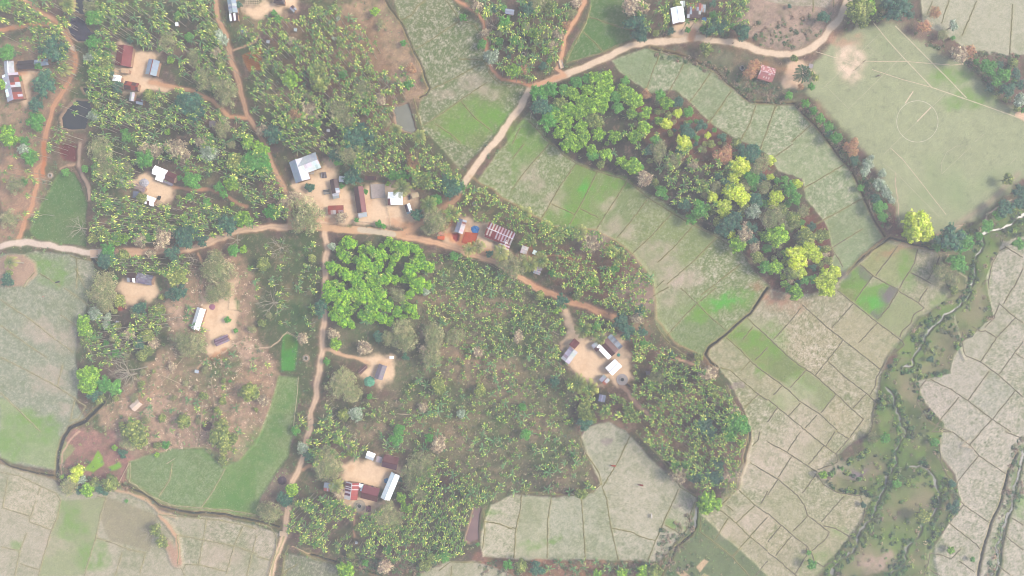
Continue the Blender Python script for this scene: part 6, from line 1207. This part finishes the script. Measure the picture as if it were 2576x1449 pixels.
def filler(poly_, n, kinds, r0, r1, gap):
    xs = [p[0] for p in poly_]; ys = [p[1] for p in poly_]; got = 0
    for _ in range(n * 40):
        if got >= n: break
        x, y, r_ = fr.uniform(min(xs), max(xs)), fr.uniform(min(ys), max(ys)), fr.uniform(r0, r1)
        if not inpoly(x, y, poly_) or gk(x, y) != 0 or any(math.hypot(tx - x, ty - y) < (tr + r_) * gap for tx, ty, tr, tk in TREES): continue
        tree(x, y, r_, fr.choice(kinds), 0); got += 1
filler(Dp("1800,440 1900,420 1990,470 2040,560 2090,640 2070,700 2000,735 1930,690 1860,610 1790,550 1750,520"), 46, "oodmwkyw", 8, 17, .72)
filler(Dp("1560,230 1640,240 1740,290 1850,360 1900,400 1800,400 1700,350 1620,290"), 22, "mwowd", 6, 12, .8)
filler(Dp("1345,215 1500,190 1520,260 1500,330 1450,380 1390,340"), 9, "ggmm", 12, 19, .7)
filler(Dp("815,595 900,600 1020,605 1085,660 1085,750 1050,800 940,825 830,815 805,745"), 20, "l", 8, 14, .66)
filler(Dp("235,100 290,110 285,210 240,260 210,200"), 8, "mdw", 7, 13, .8)
filler(Dp("1230,20 1430,20 1390,170 1250,180"), 14, "mdow", 7, 14, .85)
filler(Dp("1590,0 1880,0 1870,80 1600,90"), 8, "mdw", 7, 12, .9)
filler(Dp("200,700 420,690 410,800 300,920 200,880"), 10, "mwo", 7, 13, .8)
filler(Dp("560,20 960,10 1040,200 960,330 720,370"), 16, "mwop", 6, 12, .95)
filler(Dp("260,330 600,320 690,540 260,590"), 18, "mwog", 6, 12, .95)
filler(Dp("740,1030 1020,1130 1000,1400 740,1370"), 12, "mwo", 6, 12, .95)
filler(Dp("430,700 690,620 690,1060 320,1160 250,1050"), 26, "okwmo", 5, 12, 1.0)
filler(Dp("2440,150 2576,150 2576,280 2500,240"), 8, "mdw", 7, 14, .8)
# the felled pale tree on the left mound
def felled():
    p = at(644 * 0 + 1490 / 4, 724.5 + 790 / 4); t = empty("felled_tree", (p.x, p.y, gz(372, 922) + .3)); tag(t, "felled pale tree lying with its bare branches fanned left on the left mound", "tree")
    V, F = [], []; r = random.Random(4)
    def br(q, a, l, th, dep):
        q = Vector(q); 
        for s in range(4):
            a += r.uniform(-.18, .18); e = q + Vector((math.cos(a), math.sin(a), r.uniform(-.02, .05))) * l / 4
            e.z = max(.1, e.z); pole_mesh(V, F, q, e, th * (1 - .18 * s), th * (.82 - .18 * s), n=5); q = e
            if dep: br(q, a + r.choice((-1, 1)) * r.uniform(.4, .9), l * .55, th * .5, dep - 1)
    br((0, 0, .3), math.radians(200), 9, .32, 0)
    for a in (150, 175, 200, 225, 250, 120): br((-7.2, -2.4, .4), math.radians(a), r.uniform(6, 9), .2, 2)
    me = bpy.data.meshes.new("trunk"); me.from_pydata(V, [], F); link("trunk", me, M_pale, t)
felled()
# ---- palms and bananas
def frond(V, F, C, r, ang, L_, wd, rise, droop, c0, c1, seg=4, vee=.35, z0=0.0):
    base = len(V); ca, sa = math.cos(ang), math.sin(ang)
    for i in range(seg + 1):
        f = i / seg; d_ = L_ * (math.sin(f * 1.35) / math.sin(1.35)); z = z0 + rise * math.sin(f * 2.2) - droop * f * f
        w_ = wd * (math.sin(math.pi * (f * .86 + .1)) ** .7) * .5
        for o_, dz in ((-1, -vee * w_), (0, 0), (1, -vee * w_)):
            V.append((ca * d_ - sa * w_ * o_, sa * d_ + ca * w_ * o_, z + dz)); C.append([a * (1 - f) + b * f for a, b in zip(c0, c1)] if o_ else [min(.8, (a * (1 - f) + b * f) * 1.25) for a, b in zip(c0, c1)])
        if i:
            b = base + 3 * i
            F.append((b - 3, b, b + 1, b - 2)); F.append((b - 2, b + 1, b + 2, b - 1))
def leaflet_frond(V, F, C, r, ang, L_, wd, rise, droop, c0, c1, n=9, z0=0.0):
    """a feather frond: pairs of narrow leaflets off a rib"""
    ca, sa = math.cos(ang), math.sin(ang)
    P_ = []
    for i in range(n + 1):
        f = i / n; P_.append(Vector((ca * L_ * math.sin(f * 1.3) / math.sin(1.3), sa * L_ * math.sin(f * 1.3) / math.sin(1.3), z0 + rise * math.sin(f * 2.3) - droop * f * f)))
    for i in range(1, n + 1):
        f = i / n; p = P_[i]; t_ = (P_[i] - P_[i - 1]).normalized(); w_ = wd * .5 * math.sin(math.pi * (.12 + f * .8)) ** .6
        side = Vector((-sa, ca, 0))
        for sg in (-1, 1):
            tip = p + side * sg * w_ + t_ * w_ * .55 + Vector((0, 0, -w_ * r.uniform(.2, .7))); hw = L_ / n * .42
            b = len(V); V.extend([tuple(p - t_ * hw), tuple(p + t_ * hw), tuple(tip + t_ * hw * .5), tuple(tip - t_ * hw * .5)]); F.append((b, b + 1, b + 2, b + 3))
            k = r.uniform(.8, 1.2); C.extend([[a * (1 - f) * k + b_ * f * k for a, b_ in zip(c0, c1)]] * 4)
def mk(V, F, C, name):
    me = npmesh(name, np.array(V, np.float32), np.array(F, np.int32), np.array(C, np.float32)); return me
def areca_crown(seed):
    r = random.Random(seed); V, F, C = [], [], []; n = r.randint(6, 8)
    g, y = A_((86, 114, 78), (218, 216, 118), k=2.0); g2 = A_((124, 150, 90), k=1.6)[0]
    for i in range(n):
        yel = r.random() < .5  # bright tips: yellow leaf colour plus sunlit brightness painted in
        a_ = 2 * math.pi * (i + r.uniform(-.45, .45)) / n; l_ = r.uniform(1.1, 1.7)
        frond(V, F, C, r, a_, l_, .34, r.uniform(.35, .8), r.uniform(.6, 1.3), g, y if yel else g2, vee=.5)
        leaflet_frond(V, F, C, r, a_, l_ * .97, .6, .55, 1.0, g, g2, n=4)
    return mk(V, F, C, "crown")
def banana_crown(seed, pale=False):
    r = random.Random(seed); V, F, C = [], [], []; n = r.randint(6, 9)
    g, g2 = A_((92, 124, 92), (124, 152, 108), k=1.35); br_ = A_((196, 176, 140), k=1.2)[0]; yl = A_((190, 206, 120), k=1.4)[0]
    for i in range(n):
        q = r.random(); tip = br_ if q < .12 else (yl if q < .3 else g2)
        frond(V, F, C, r, 2 * math.pi * (i + r.uniform(-.8, .8)) / n, r.uniform(1.0, 2.3), r.uniform(.3, .46), r.uniform(.3, .9), r.uniform(.2, 1.4), [a * r.uniform(.8, 1.15) for a in g], tip, vee=.6)
    return mk(V, F, C, "crown")
def coco_crown(seed):
    r = random.Random(seed); V, F, C = [], [], []; n = 13
    g, y = A_((76, 104, 70), (168, 170, 104), k=1.4)
    for i in range(n): leaflet_frond(V, F, C, r, 2 * math.pi * (i * .382) + r.uniform(-.1, .1), r.uniform(3.2, 4.2), 1.5, r.uniform(.4, 1.6), r.uniform(1.0, 3.2), g, y, n=15)
    return mk(V, F, C, "crown")
def spike_crown(seed):
    r = random.Random(seed); V, F, C = [], [], []; g, y = A_((60, 88, 66), (92, 124, 92), k=1.4)
    for i in range(34): leaflet_frond(V, F, C, r, 2 * math.pi * (i * .382), 3.0 * r.uniform(.8, 1.1), .8, r.uniform(.2, 1.6), r.uniform(.3, 2.0), g, y, n=9)
    return mk(V, F, C, "crown")
M_palm = leafmat("palm_frond", rnd=.22)
M_ban = leafmat("banana_leaf", rnd=.18)
M_ptrunk = mat("palm_stem", alb((196, 190, 174)), noise=.15, nscale=4)
def stem_mesh(name, r0, r1, n=6, bend=.02, seg=4):
    V, F = [], []; q = Vector((0, 0, 0))
    for s in range(seg):
        e = Vector((bend * math.sin(s + 1), bend * math.cos(s * 1.3), (s + 1) / seg)); pole_mesh(V, F, q, e, r0 + (r1 - r0) * s / seg, r0 + (r1 - r0) * (s + 1) / seg, n=n); q = e
    me = bpy.data.meshes.new(name); me.from_pydata(V, [], F); return me
AC = [areca_crown(40 + i) for i in range(10)]; BC = [banana_crown(70 + i) for i in range(10)]
for m_ in AC: m_.materials.append(M_palm)
for m_ in BC: m_.materials.append(M_ban)
AS = stem_mesh("stem", .11, .075); AS.materials.append(M_ptrunk)
BS = stem_mesh("stem", .16, .10, seg=2); BS.materials.append(mat("banana_stem", alb((150, 156, 124)), noise=.15, nscale=4))
ZN = [  # label words, polygon, arecas, bananas, height range
 ("in the grove left of the upper left pond", Dp("0,0 60,0 110,40 150,60 160,100 60,62 0,70"), 30, 18, (8, 11)),
 ("by the track above the upper left pond", Dp("75,0 180,0 170,60 160,70 100,20"), 8, 6, (7, 10)),
 ("above the dark brown longhouse at the left", Dp("0,80 150,70 170,110 170,170 120,200 60,140 0,150"), 24, 18, (8, 12)),
 ("beside the orange track on the far left", Dp("100,200 190,200 180,320 90,420 100,560 60,560 60,440 0,480 0,420 90,330 130,270"), 22, 8, (8, 12)),
 ("in the grove above the red roofed house", Dp("230,0 536,0 548,60 585,150 595,220 560,230 440,190 410,130 300,100 240,85"), 85, 150, (8, 11)),
 ("between the ponds and the red roofed house", Dp("235,95 292,105 280,200 300,225 240,260 215,240 210,150"), 34, 20, (8, 11)),
 ("in the dense grove below the red roofed house", Dp("230,250 340,225 450,225 530,262 615,310 660,390 700,470 720,545 680,555 640,540 610,480 550,450 450,430 430,400 370,410 330,470 235,480 225,330"), 165, 230, (8, 11)),
 ("in the grove around the left hamlet", Dp("230,480 330,500 360,520 450,480 530,490 610,535 640,560 600,585 520,595 430,605 300,612 240,605 222,560"), 105, 60, (9, 12)),
 ("in the strip below the left road", Dp("270,640 470,640 470,690 300,690 280,665"), 30, 4, (9, 13)),
 ("in the tall palm grove at the left field's edge", Dp("200,790 310,785 420,765 410,830 350,880 270,930 220,900 195,840"), 46, 12, (10, 14)),
 ("in the wide grove of the upper left centre", Dp("625,30 700,45 850,5 960,120 1035,190 1050,235 1000,255 960,330 860,350 720,380 655,325 625,270 640,200 625,130"), 290, 85, (8, 11)),
 ("in the upper grove by the blue grey house", Dp("600,30 640,60 640,110 600,130"), 6, 6, (8, 10)),
 ("in the grove above the central hamlet", Dp("720,345 980,335 1060,345 1150,430 1160,465 1110,495 1040,450 960,440 900,430 870,410 820,390 730,380"), 120, 60, (8, 11)),
 ("in the grove right of the L-shaped house's track", Dp("655,400 700,440 725,540 690,555 640,500"), 20, 20, (8, 10)),
 ("along the paddies right of the central hamlet", Dp("1165,475 1200,462 1290,520 1380,568 1450,574 1450,600 1340,600 1290,580 1220,555 1150,560 1115,545"), 95, 14, (7, 10)),
 ("in the grove right of the big striped roof", Dp("1330,585 1500,580 1582,632 1640,700 1650,800 1600,800 1520,770 1420,720 1350,655 1300,620"), 150, 30, (6, 9)),
 ("in the young central plantation's upper part", Dp("1090,640 1180,640 1260,680 1340,725 1400,775 1400,880 1250,900 1080,860 1070,760"), 220, 50, (1.2, 2.4)),
 ("in the young central plantation's lower part", Dp("1060,900 1400,890 1440,970 1440,1060 1470,1100 1480,1180 1500,1230 1400,1246 1290,1238 1230,1262 1190,1290 1110,1150 980,1130 900,1030 990,980 1050,960"), 230, 130, (1.4, 3.0)),
 ("around the round tan yard", Dp("1340,730 1420,770 1425,830 1405,870 1415,920 1450,975 1500,985 1560,1000 1600,1040 1590,1070 1520,1040 1440,1000 1380,900 1330,800"), 90, 8, (7, 10)),
 ("between the red track and the round tan yard", Dp("1450,780 1530,805 1570,850 1500,850 1455,830"), 22, 2, (7, 9)),
 ("on the palm ridge right of the round tan yard", Dp("1590,830 1660,870 1750,912 1800,960 1840,1000 1880,1065 1868,1150 1850,1220 1780,1240 1700,1190 1610,1090 1580,1010 1600,960"), 300, 10, (6, 9)),
 ("in the grove around the southern yard", Dp("740,1060 820,1020 900,1120 1000,1130 1010,1150 930,1150 860,1160 790,1170 770,1110"), 40, 26, (7, 10)),
 ("in the southern grove along the bottom", Dp("735,1260 850,1250 890,1270 885,1340 905,1350 910,1270 960,1290 1020,1300 1040,1200 1100,1150 1200,1220 1225,1260 1180,1290 1165,1340 1170,1390 1110,1412 1010,1410 900,1400 780,1380 725,1345"), 235, 90, (7, 10)),
 ("beside the top centre footpath", Dp("1165,0 1440,0 1420,90 1395,170 1340,200 1280,190 1240,150 1225,60"), 80, 62, (7, 10)),
 ("in the grove around the big white house at the top", Dp("1590,0 1880,0 1878,55 1800,86 1770,60 1690,60 1660,90 1620,80 1600,60"), 85, 10, (7, 10)),
 ("in the wooded hillock's palm stand", Dp("1690,370 1780,372 1850,420 1850,500 1780,545 1700,520 1670,450"), 50, 6, (6, 9)),
 ("scattered under the trees of the wooded hillock", Dp("1400,220 1560,240 1640,320 1700,400 1640,460 1500,400 1400,330"), 14, 6, (6, 8)),
 ("on the grassy paddock left of the south road", Dp("610,610 700,600 800,610 800,840 720,850 620,740"), 26, 20, (6, 9)),
 ("on the left mound", Dp("400,700 480,700 600,870 690,900 660,1010 600,1140 420,1110 300,1080 330,980 480,960"), 16, 34, (5, 8)),
 ("in the bottom edge banana strip", Dp("1375,1410 1520,1412 1640,1425 1640,1440 1380,1440"), 0, 22, (5, 7)),
 ("on the island mound at the left edge", Dp("0,645 70,650 60,700 10,705"), 7, 6, (6, 8)),
 ("on the bright grove's floor by the south road", Dp("830,600 1080,620 1070,800 830,820"), 14, 12, (5, 7)),
]
def nat(A, x, y): return float(A[min(max(int((y - YS[0]) / STEP), 0), NY - 1), min(max(int((x - XS[0]) / STEP), 0), NX - 1)])
def inpoly(x, y, pts):
    c = False; n = len(pts)
    for i in range(n):
        ax, ay = pts[i]; bx, by = pts[(i + 1) % n]
        if (ay > y) != (by > y) and x < (bx - ax) * (y - ay) / (by - ay) + ax: c = not c
    return c
HB = [(h[1][0], h[1][1], 20) for h in HOUSES]
def free_spot(x, y):
    if gk(x, y) not in (0, K_BED): return False
    return not any(abs(hx - x) < r_ and abs(hy - y) < r_ * .8 for hx, hy, r_ in HB)
PL = []; grid = {}; GATE = 1.0
def scatter(poly_, n, kind, hr, words, mind, rr):
    xs = [p[0] for p in poly_]; ys = [p[1] for p in poly_]; got = 0
    for _ in range(n * 14):
        if got >= n: break
        x, y = rr.uniform(min(xs), max(xs)), rr.uniform(min(ys), max(ys))
        if not inpoly(x, y, poly_) or not free_spot(x, y): continue
        if rr.random() > .65 + 1.9 * nat(N_mid, x, y) * GATE + 1.0 * nat(N_fine, x, y): continue
        g = (int(x // 20), int(y // 20)); ok = True
        for a in (-1, 0, 1):
            for b in (-1, 0, 1):
                for (px_, py_, pk) in grid.get((g[0] + a, g[1] + b), ()):
                    if (px_ - x) ** 2 + (py_ - y) ** 2 < (mind if pk == kind else mind * .65) ** 2: ok = False
        if not ok: continue
        if any((tx - x) ** 2 + (ty - y) ** 2 < (tr * .75) ** 2 for tx, ty, tr, tk in TREES): continue
        grid.setdefault(g, []).append((x, y, kind)); got += 1
        h = rr.uniform(*hr) if kind == 'a' else rr.uniform(1.6, 2.9); small_ = hr[1] < 4
        sc = (rr.uniform(.66, 1.0) if not small_ else rr.uniform(.55, .95)) if kind == 'a' else rr.uniform(.8, 1.25)
        PL.append((kind, x, y, h, sc, words))
for zi, (words, p, na, nb, hr) in enumerate(ZN):
    rr = random.Random(zi + 50); GATE = .4 if 'plantation' in words else 1.0; scatter(p, int(na * 1.08), 'a', hr, words, 10.5 if hr[1] > 4 else 10.5, rr); scatter(p, int(nb * .7), 'b', hr, words, 13.5, rr)
for kind, crowns, stem, nm, lab in (('a', AC, AS, "areca_palm", "slender yellow tipped areca palm"), ('b', BC, BS, "banana_plant", "long leaved banana plant")):
    L0 = sorted([p for p in PL if p[0] == kind], key=lambda p: -p[4])
    for q in L0[:300]:
        _, x, y, h, sc, words = q; r_ = random.Random(int(x * 31 + y)); wx_, wy_ = wx(x), wy(y)
        k_ = 1 - h / CAMH; wx_ *= k_; wy_ *= k_
        hh = h; lb = lab if h > 3.2 or kind == 'b' else "young short areca palm"
        t = empty(nm, (wx_, wy_, gzw(wx_, wy_)), r_.uniform(0, 6.28)); tag(t, lb + " " + words, "palm" if kind == 'a' else "banana plant", nm.replace("_", " ") + "s " + words)
        s = link("stem", stem, None, t); s.scale = (1, 1, hh); s.rotation_euler = (0, 0, r_.uniform(0, 6))
        c = link("crown", r_.choice(crowns), None, t); c.location = (0, 0, hh); c.scale = (sc, sc, sc); c.rotation_euler = (r_.uniform(-.15, .15), r_.uniform(-.15, .15), 0)
    # the rest of the kind as one mass
    VV, FF, CC = [], [], []; nb_ = 0; sV, sF = [], []
    arr = []
    for m_ in crowns:
        v = np.empty(len(m_.vertices) * 3, np.float32); m_.vertices.foreach_get("co", v); f = np.empty(len(m_.polygons) * 4, np.int32); m_.loops.foreach_get("vertex_index", f)
        c = np.empty(len(m_.vertices) * 4, np.float32); m_.color_attributes["Col"].data.foreach_get("color", c); arr.append((v.reshape(-1, 3), f.reshape(-1, 4), c.reshape(-1, 4)[:, :3]))
    stc = np.array(alb((196, 190, 174)) if kind == 'a' else alb((150, 156, 124)))
    sv = np.empty(len(stem.vertices) * 3, np.float32); stem.vertices.foreach_get("co", sv); sv = sv.reshape(-1, 3); sfq = np.array([list(p.vertices) for p in stem.polygons if len(p.vertices) == 4], np.int32)
    for q in L0[300:]:
        _, x, y, h, sc, words = q; r_ = random.Random(int(x * 31 + y)); wx_, wy_ = wx(x) * (1 - h / CAMH), wy(y) * (1 - h / CAMH)
        v, f, c = r_.choice(arr); a = r_.uniform(0, 6.28); ca, sa = math.cos(a), math.sin(a); z0 = gzw(wx_, wy_)
        V2 = np.stack([(v[:, 0] * ca - v[:, 1] * sa) * sc + wx_, (v[:, 0] * sa + v[:, 1] * ca) * sc + wy_, v[:, 2] * sc + h + z0], 1)
        VV.append(V2); FF.append(f + nb_); CC.append(c * r_.uniform(.78, 1.2)); nb_ += len(v)
        VV.append(sv * np.array([1, 1, h]) + np.array([wx_, wy_, z0])); FF.append(sfq + nb_); CC.append(np.repeat(stc[None], len(sv), 0)); nb_ += len(sv)
    if VV:
        o = link(nm + "s_beyond", npmesh(nm, np.concatenate(VV), np.concatenate(FF), np.concatenate(CC)), M_palm if kind == 'a' else M_ban)
        o.name = "areca_palms" if kind == 'a' else "banana_plants"
        tag(o, ("smaller areca palms filling in between the larger ones of the groves" if kind == 'a' else "smaller banana plants filling in between the larger ones of the groves"), "palms" if kind == 'a' else "banana plants", None, "stuff")
CCR = [coco_crown(7 + i) for i in range(4)]
for m_ in CCR: m_.materials.append(M_palm)
CS = stem_mesh("stem", .22, .13, bend=.01); CS.materials.append(M_ptrunk)
for i, (c, r, x, y, s, lab) in enumerate([(1, 1, 1460, 445, 1.1, "beside the bright white roof of the central hamlet"), (1, 1, 1735, 610, 1, "at the lower right of the central hamlet"), (1, 1, 1960, 690, .95, "right of the feathery tree by the red track"), (1, 1, 2235, 1030, .8, "at the corner of the brick floor"),
    (1, 1, 2145, 1055, .8, "below the brick floor beside the red track"), (1, 1, 2460, 1090, .95, "at the lower corner of the big striped roof"), (2, 1, 120, 700, 1, "at the upper end of the palms along the paddies"), (2, 1, 330, 840, .9, "in the palms above the big striped roof's right side"),
    (2, 1, 460, 900, .85, "second from the left among palms along the paddies"), (2, 1, 680, 890, .95, "at the middle of the palms along the paddies"), (2, 1, 180, 960, .8, "right of the big striped roof"), (2, 1, 285, 1170, 1, "above the pale grey sheeted hut"), (2, 1, 175, 1210, .9, "left of the pale grey sheeted hut"),
    (2, 1, 1000, 1080, .8, "on the edge of the paddies above the grove"), (2, 1, 1080, 1130, .8, "lower on the edge of the paddies above the grove"), (2, 2, 712, 415, 1, "standing alone at the top of the round tan yard"), (2, 2, 880, 500, .8, "touching the rust and silver slatted house"),
    (2, 2, 655, 960, 1.1, "at the lower left of the round tan yard"), (2, 2, 770, 1010, 1.1, "below the round tan yard, second from its left corner"), (1, 3, 805, 545, .85, "beside the small patched hut left of the southern yard"), (1, 0, 1400, 1310, .8, "below the grey-green rectangular pond"), (1, 0, 1640, 1370, .8, "at the lower right of the grey-green rectangular pond"),
    (2, 2, 930, 1250, .8, "in the lower grove by the large pale field"), (0, 0, 640, 700, .8, "right of the tall palms by the orange track"), (0, 0, 660, 40, .9, "between the top left track and the pond"), (0, 1, 100, 1190, .8, "on the island mound"), (1, 0, 600, 100, .8, "near the top in the wide grove")]):
    X, Y = 644 * c + x / 4, 362.25 * r + y / 4; h = 7.5; p = at(X, Y, h); rr = random.Random(i)
    t = empty("coconut_palm", (p.x, p.y, gzw(p.x, p.y)), rr.uniform(0, 6)); tag(t, "coconut palm with arching fronds " + lab, "palm", "coconut palms in the hamlets")
    st_ = link("stem", CS, None, t); st_.scale = (1, 1, h); cr = link("crown", CCR[i % 4], None, t); cr.location = (0, 0, h); cr.scale = (s * .95,) * 3
X, Y = 1932 + 350 / 4, 740 / 4; p = at(X, Y, 6); t = empty("spiky_palm", (p.x, p.y, gzw(p.x, p.y))); tag(t, "round dark spiky palm standing alone beside the football field", "palm")
s_ = link("stem", CS, None, t); s_.scale = (1.4, 1.4, 6); sm = spike_crown(3); sm.materials.append(M_palm); c_2 = link("crown", sm, None, t); c_2.location = (0, 0, 6); c_2.scale = (1.15,) * 3
# ---- undergrowth, scrub and hedge bushes: uncountable, so one object each
def bushes(name, label, cat, pts, cols, leaf=.16, seed=1, per=34, flat=.6):
    r = np.random.default_rng(seed); cols = np.array(cols, np.float32); LV, LC = [], []
    for (x, y, rad) in pts:
        n = max(6, int(per * rad * rad)); q = ranunit(r, n); q[:, 2] = np.abs(q[:, 2]); rad3 = np.array([rad, rad, rad * flat]) * r.uniform(.55, 1.05, (n, 1))
        wx_, wy_ = wx(x), wy(y); P = q * rad3 + np.array([wx_, wy_, gz(x, y) - .05]); LV.append(leaves(r, P, q + np.array([0, 0, .5]), leaf * r.uniform(.8, 1.3), .55, .8))
        c = cols[r.integers(len(cols))] * r.uniform(.75, 1.25); LC.append(c[None] * r.uniform(.75, 1.25, (n, 1)))
    o = link(name, fcol(np.concatenate(LV), None, np.concatenate(LC), name), M_leaf); tag(o, label, cat, None, "stuff")
rr = random.Random(99)
def pts_in(poly_, n, r0, r1, cond=None, nz=None, th=0.0):
    out = []; xs = [p[0] for p in poly_]; ys = [p[1] for p in poly_]
    for _ in range(n * 10):
        if len(out) >= n: break
        x, y = rr.uniform(min(xs), max(xs)), rr.uniform(min(ys), max(ys))
        if not inpoly(x, y, poly_): continue
        if cond and not cond(x, y): continue
        if nz is not None and nat(nz, x, y) < th + rr.uniform(-.15, .15): continue
        out.append((x, y, rr.uniform(r0, r1)))
    return out
ground_ok = lambda x, y: gk(x, y) == 0 and free_spot(x, y)
ALL = Dp("0,0 2576,0 2576,1449 0,1449")
bushes("undergrowth", "low green weeds and saplings covering the grove floors", "undergrowth", pts_in(ALL, 4200, .3, .9, ground_ok, N_g + N_mid * .6, -.12), A_((104, 130, 94), (120, 144, 98), (90, 110, 94), (144, 154, 108)), seed=2, per=30, leaf=.2)
bushes("dry_undergrowth", "dry tan and purplish brush among the trees", "undergrowth", pts_in(ALL, 3400, .3, .8, ground_ok, -N_g + N_mid * .5, -.05), A_((150, 128, 114), (134, 116, 112), (168, 150, 126), (126, 118, 108)), seed=3, per=24, leaf=.14)
def mk_ok(x, y):
    if gk(x, y) != K_MARSH: return False
    sd, ed = nat(SDIST, x, y), nat(EDIST, x, y)
    if sd < 7: return False
    return rr.random() < (.9 if (sd < 17 or ed < 13) else .12)
bushes("stream_scrub", "dark green scrub on the banks of the stream", "scrub", pts_in(MARSH, 4200, .35, 1.15, mk_ok, N_fine * .6 + N_mid, .03), A_((92, 122, 86), (112, 144, 88), (72, 100, 84), (60, 88, 78), (130, 134, 108), (150, 166, 96)), seed=4, per=36, leaf=.24, flat=.9)
bushes("dry_scrub", "dry brown scrub on the islands of the stream", "scrub", pts_in(MARSH, 500, .4, 1.2, mk_ok, -N_mid, .0), A_((160, 138, 120), (136, 116, 112), (186, 166, 140)), seed=5, per=26, leaf=.22)
HEDGE = [(Dp("1990,262 2050,300 2100,370 2140,430 2170,470 2200,540 2230,580 2250,560 2210,470 2160,400 2110,330 2040,262"), 420), (Dp("1640,140 1740,160 1800,190 1890,255 1980,262 1960,215 1860,180 1760,150 1660,128"), 260), (Dp("1660,20 1860,60 2100,30 2090,70 2000,120 1880,100 1650,98"), 150), (Dp("2290,100 2400,140 2480,130 2560,140 2500,240 2440,170 2350,110"), 240), (Dp("150,1160 240,1210 330,1210 320,1235 160,1230 145,1200"), 120), (Dp("860,1395 1010,1410 1130,1412 1060,1445 900,1440 850,1420"), 220), (Dp("1200,1410 1760,1412 1740,1449 1210,1449"), 200), (Dp("1660,1330 1740,1290 1752,1340 1700,1400 1660,1449 1650,1449"), 120), (Dp("2550,1120 2576,1090 2576,1250 2540,1300 2500,1449 2480,1449 2520,1280"), 180)]
pp = []
for p, n in HEDGE: pp += pts_in(p, n, .4, 1.2, lambda x, y: gk(x, y) in (0, K_MARSH, K_PITCH) or gk(x, y) >= K_FIELD)
bushes("hedge_scrub", "mixed green and brown hedge scrub along ditches and field edges", "scrub", pp, A_((100, 126, 90), (130, 134, 104), (150, 134, 118), (92, 112, 88), (150, 128, 112)), seed=6, per=30, leaf=.24)
# rubbish, fallen dry leaves and stubble flecks
def flecks(name, label, n, cond, cols, s, seed):
    r = np.random.default_rng(seed); P, N_ = [], []
    for _ in range(n * 4):
        if len(P) >= n: break
        x, y = rr.uniform(0, 2576), rr.uniform(0, 1449)
        if cond(x, y): P.append((wx(x), wy(y), gz(x, y) + .06))
    P = np.array(P); V = leaves(r, P, np.tile([[0, 0, 1.0]], (len(P), 1)), s, .4, .5); cols = np.array(cols)
    gi = np.clip(((P[:, 0] / U + CX - XS[0]) / STEP).astype(int), 0, NX - 1); gj = np.clip(((CY - P[:, 1] / U - YS[0]) / STEP).astype(int), 0, NY - 1)
    C = np.clip(.72 * GC[gj, gi] * r.uniform(.6, 1.5, (len(P), 1)) + .28 * cols[r.integers(len(cols), size=len(P))], .01, .75); o = link(name, fcol(V, None, C, name), M_leaf); tag(o, label, "litter", None, "stuff")
CP = Dp("1060,640 1250,680 1340,720 1420,800 1400,900 1440,970 1470,1100 1500,1230 1230,1262 1150,1180 1000,1120 870,1120 800,1060 820,1000 1000,1000 1040,880")
bushes("plantation_weeds", "low olive and brown weeds between the young plants of the plantation", "weeds", pts_in(CP, 3600, .18, .6, ground_ok), A_((140, 142, 108), (112, 124, 92), (160, 142, 120), (180, 166, 140), (98, 112, 88), (150, 158, 104)), seed=12, per=60, leaf=.15)
MP = Dp("430,700 560,640 640,700 640,850 690,900 680,1060 600,1150 560,1170 510,1120 380,1150 300,1120 250,1040 330,960 420,880")
bushes("mound_scrub", "dry straw coloured and green scrub on the left mound", "scrub", pts_in(MP, 1500, .2, .8, ground_ok), A_((196, 178, 156), (170, 150, 132), (130, 138, 104), (112, 126, 96), (206, 190, 166)), seed=13, per=40, leaf=.16)
flecks("fallen_leaves", "dry fallen leaves and husks strewn over the grove floors", 26000, lambda x, y: gk(x, y) == 0, A_((190, 168, 146), (160, 132, 116), (206, 190, 160), (120, 110, 100), k=1.1), .17, 8)
flecks("yard_litter", "leaves, chips and small rubbish scattered on the swept yards", 2600, lambda x, y: gk(x, y) in (K_YARD, K_TRACK), A_((120, 100, 90), (226, 214, 200), (160, 130, 110), k=1.0), .14, 18)
flecks("stubble", "pale straw and weed tufts standing in the harvested fields", 42000, lambda x, y: gk(x, y) >= K_FIELD, A_((214, 200, 176), (196, 184, 156), (132, 144, 104), (120, 134, 96), (226, 214, 196), k=1.15), .2, 9)
def haze():
    bm = bmesh.new(); bmesh.ops.create_cube(bm, size=1.0)
    me = bpy.data.meshes.new("haze"); bm.to_mesh(me); bm.free()
    o = bpy.data.objects.new("haze", me); COL.objects.link(o)
    o.scale = (2600, 2600, 283); o.location = (0, 0, 283 / 2 - 4)
    o["kind"] = "stuff"
    m = bpy.data.materials.new("haze_air"); m.use_nodes = True
    n = m.node_tree; n.nodes.clear()
    out = n.nodes.new("ShaderNodeOutputMaterial"); v = n.nodes.new("ShaderNodeVolumePrincipled")
    v.inputs["Color"].default_value = (0.86, 0.90, 0.95, 1); v.inputs["Density"].default_value = 0.00047
    v.inputs["Anisotropy"].default_value = 0.0
    n.links.new(v.outputs[0], out.inputs["Volume"]); me.materials.append(m)
haze()
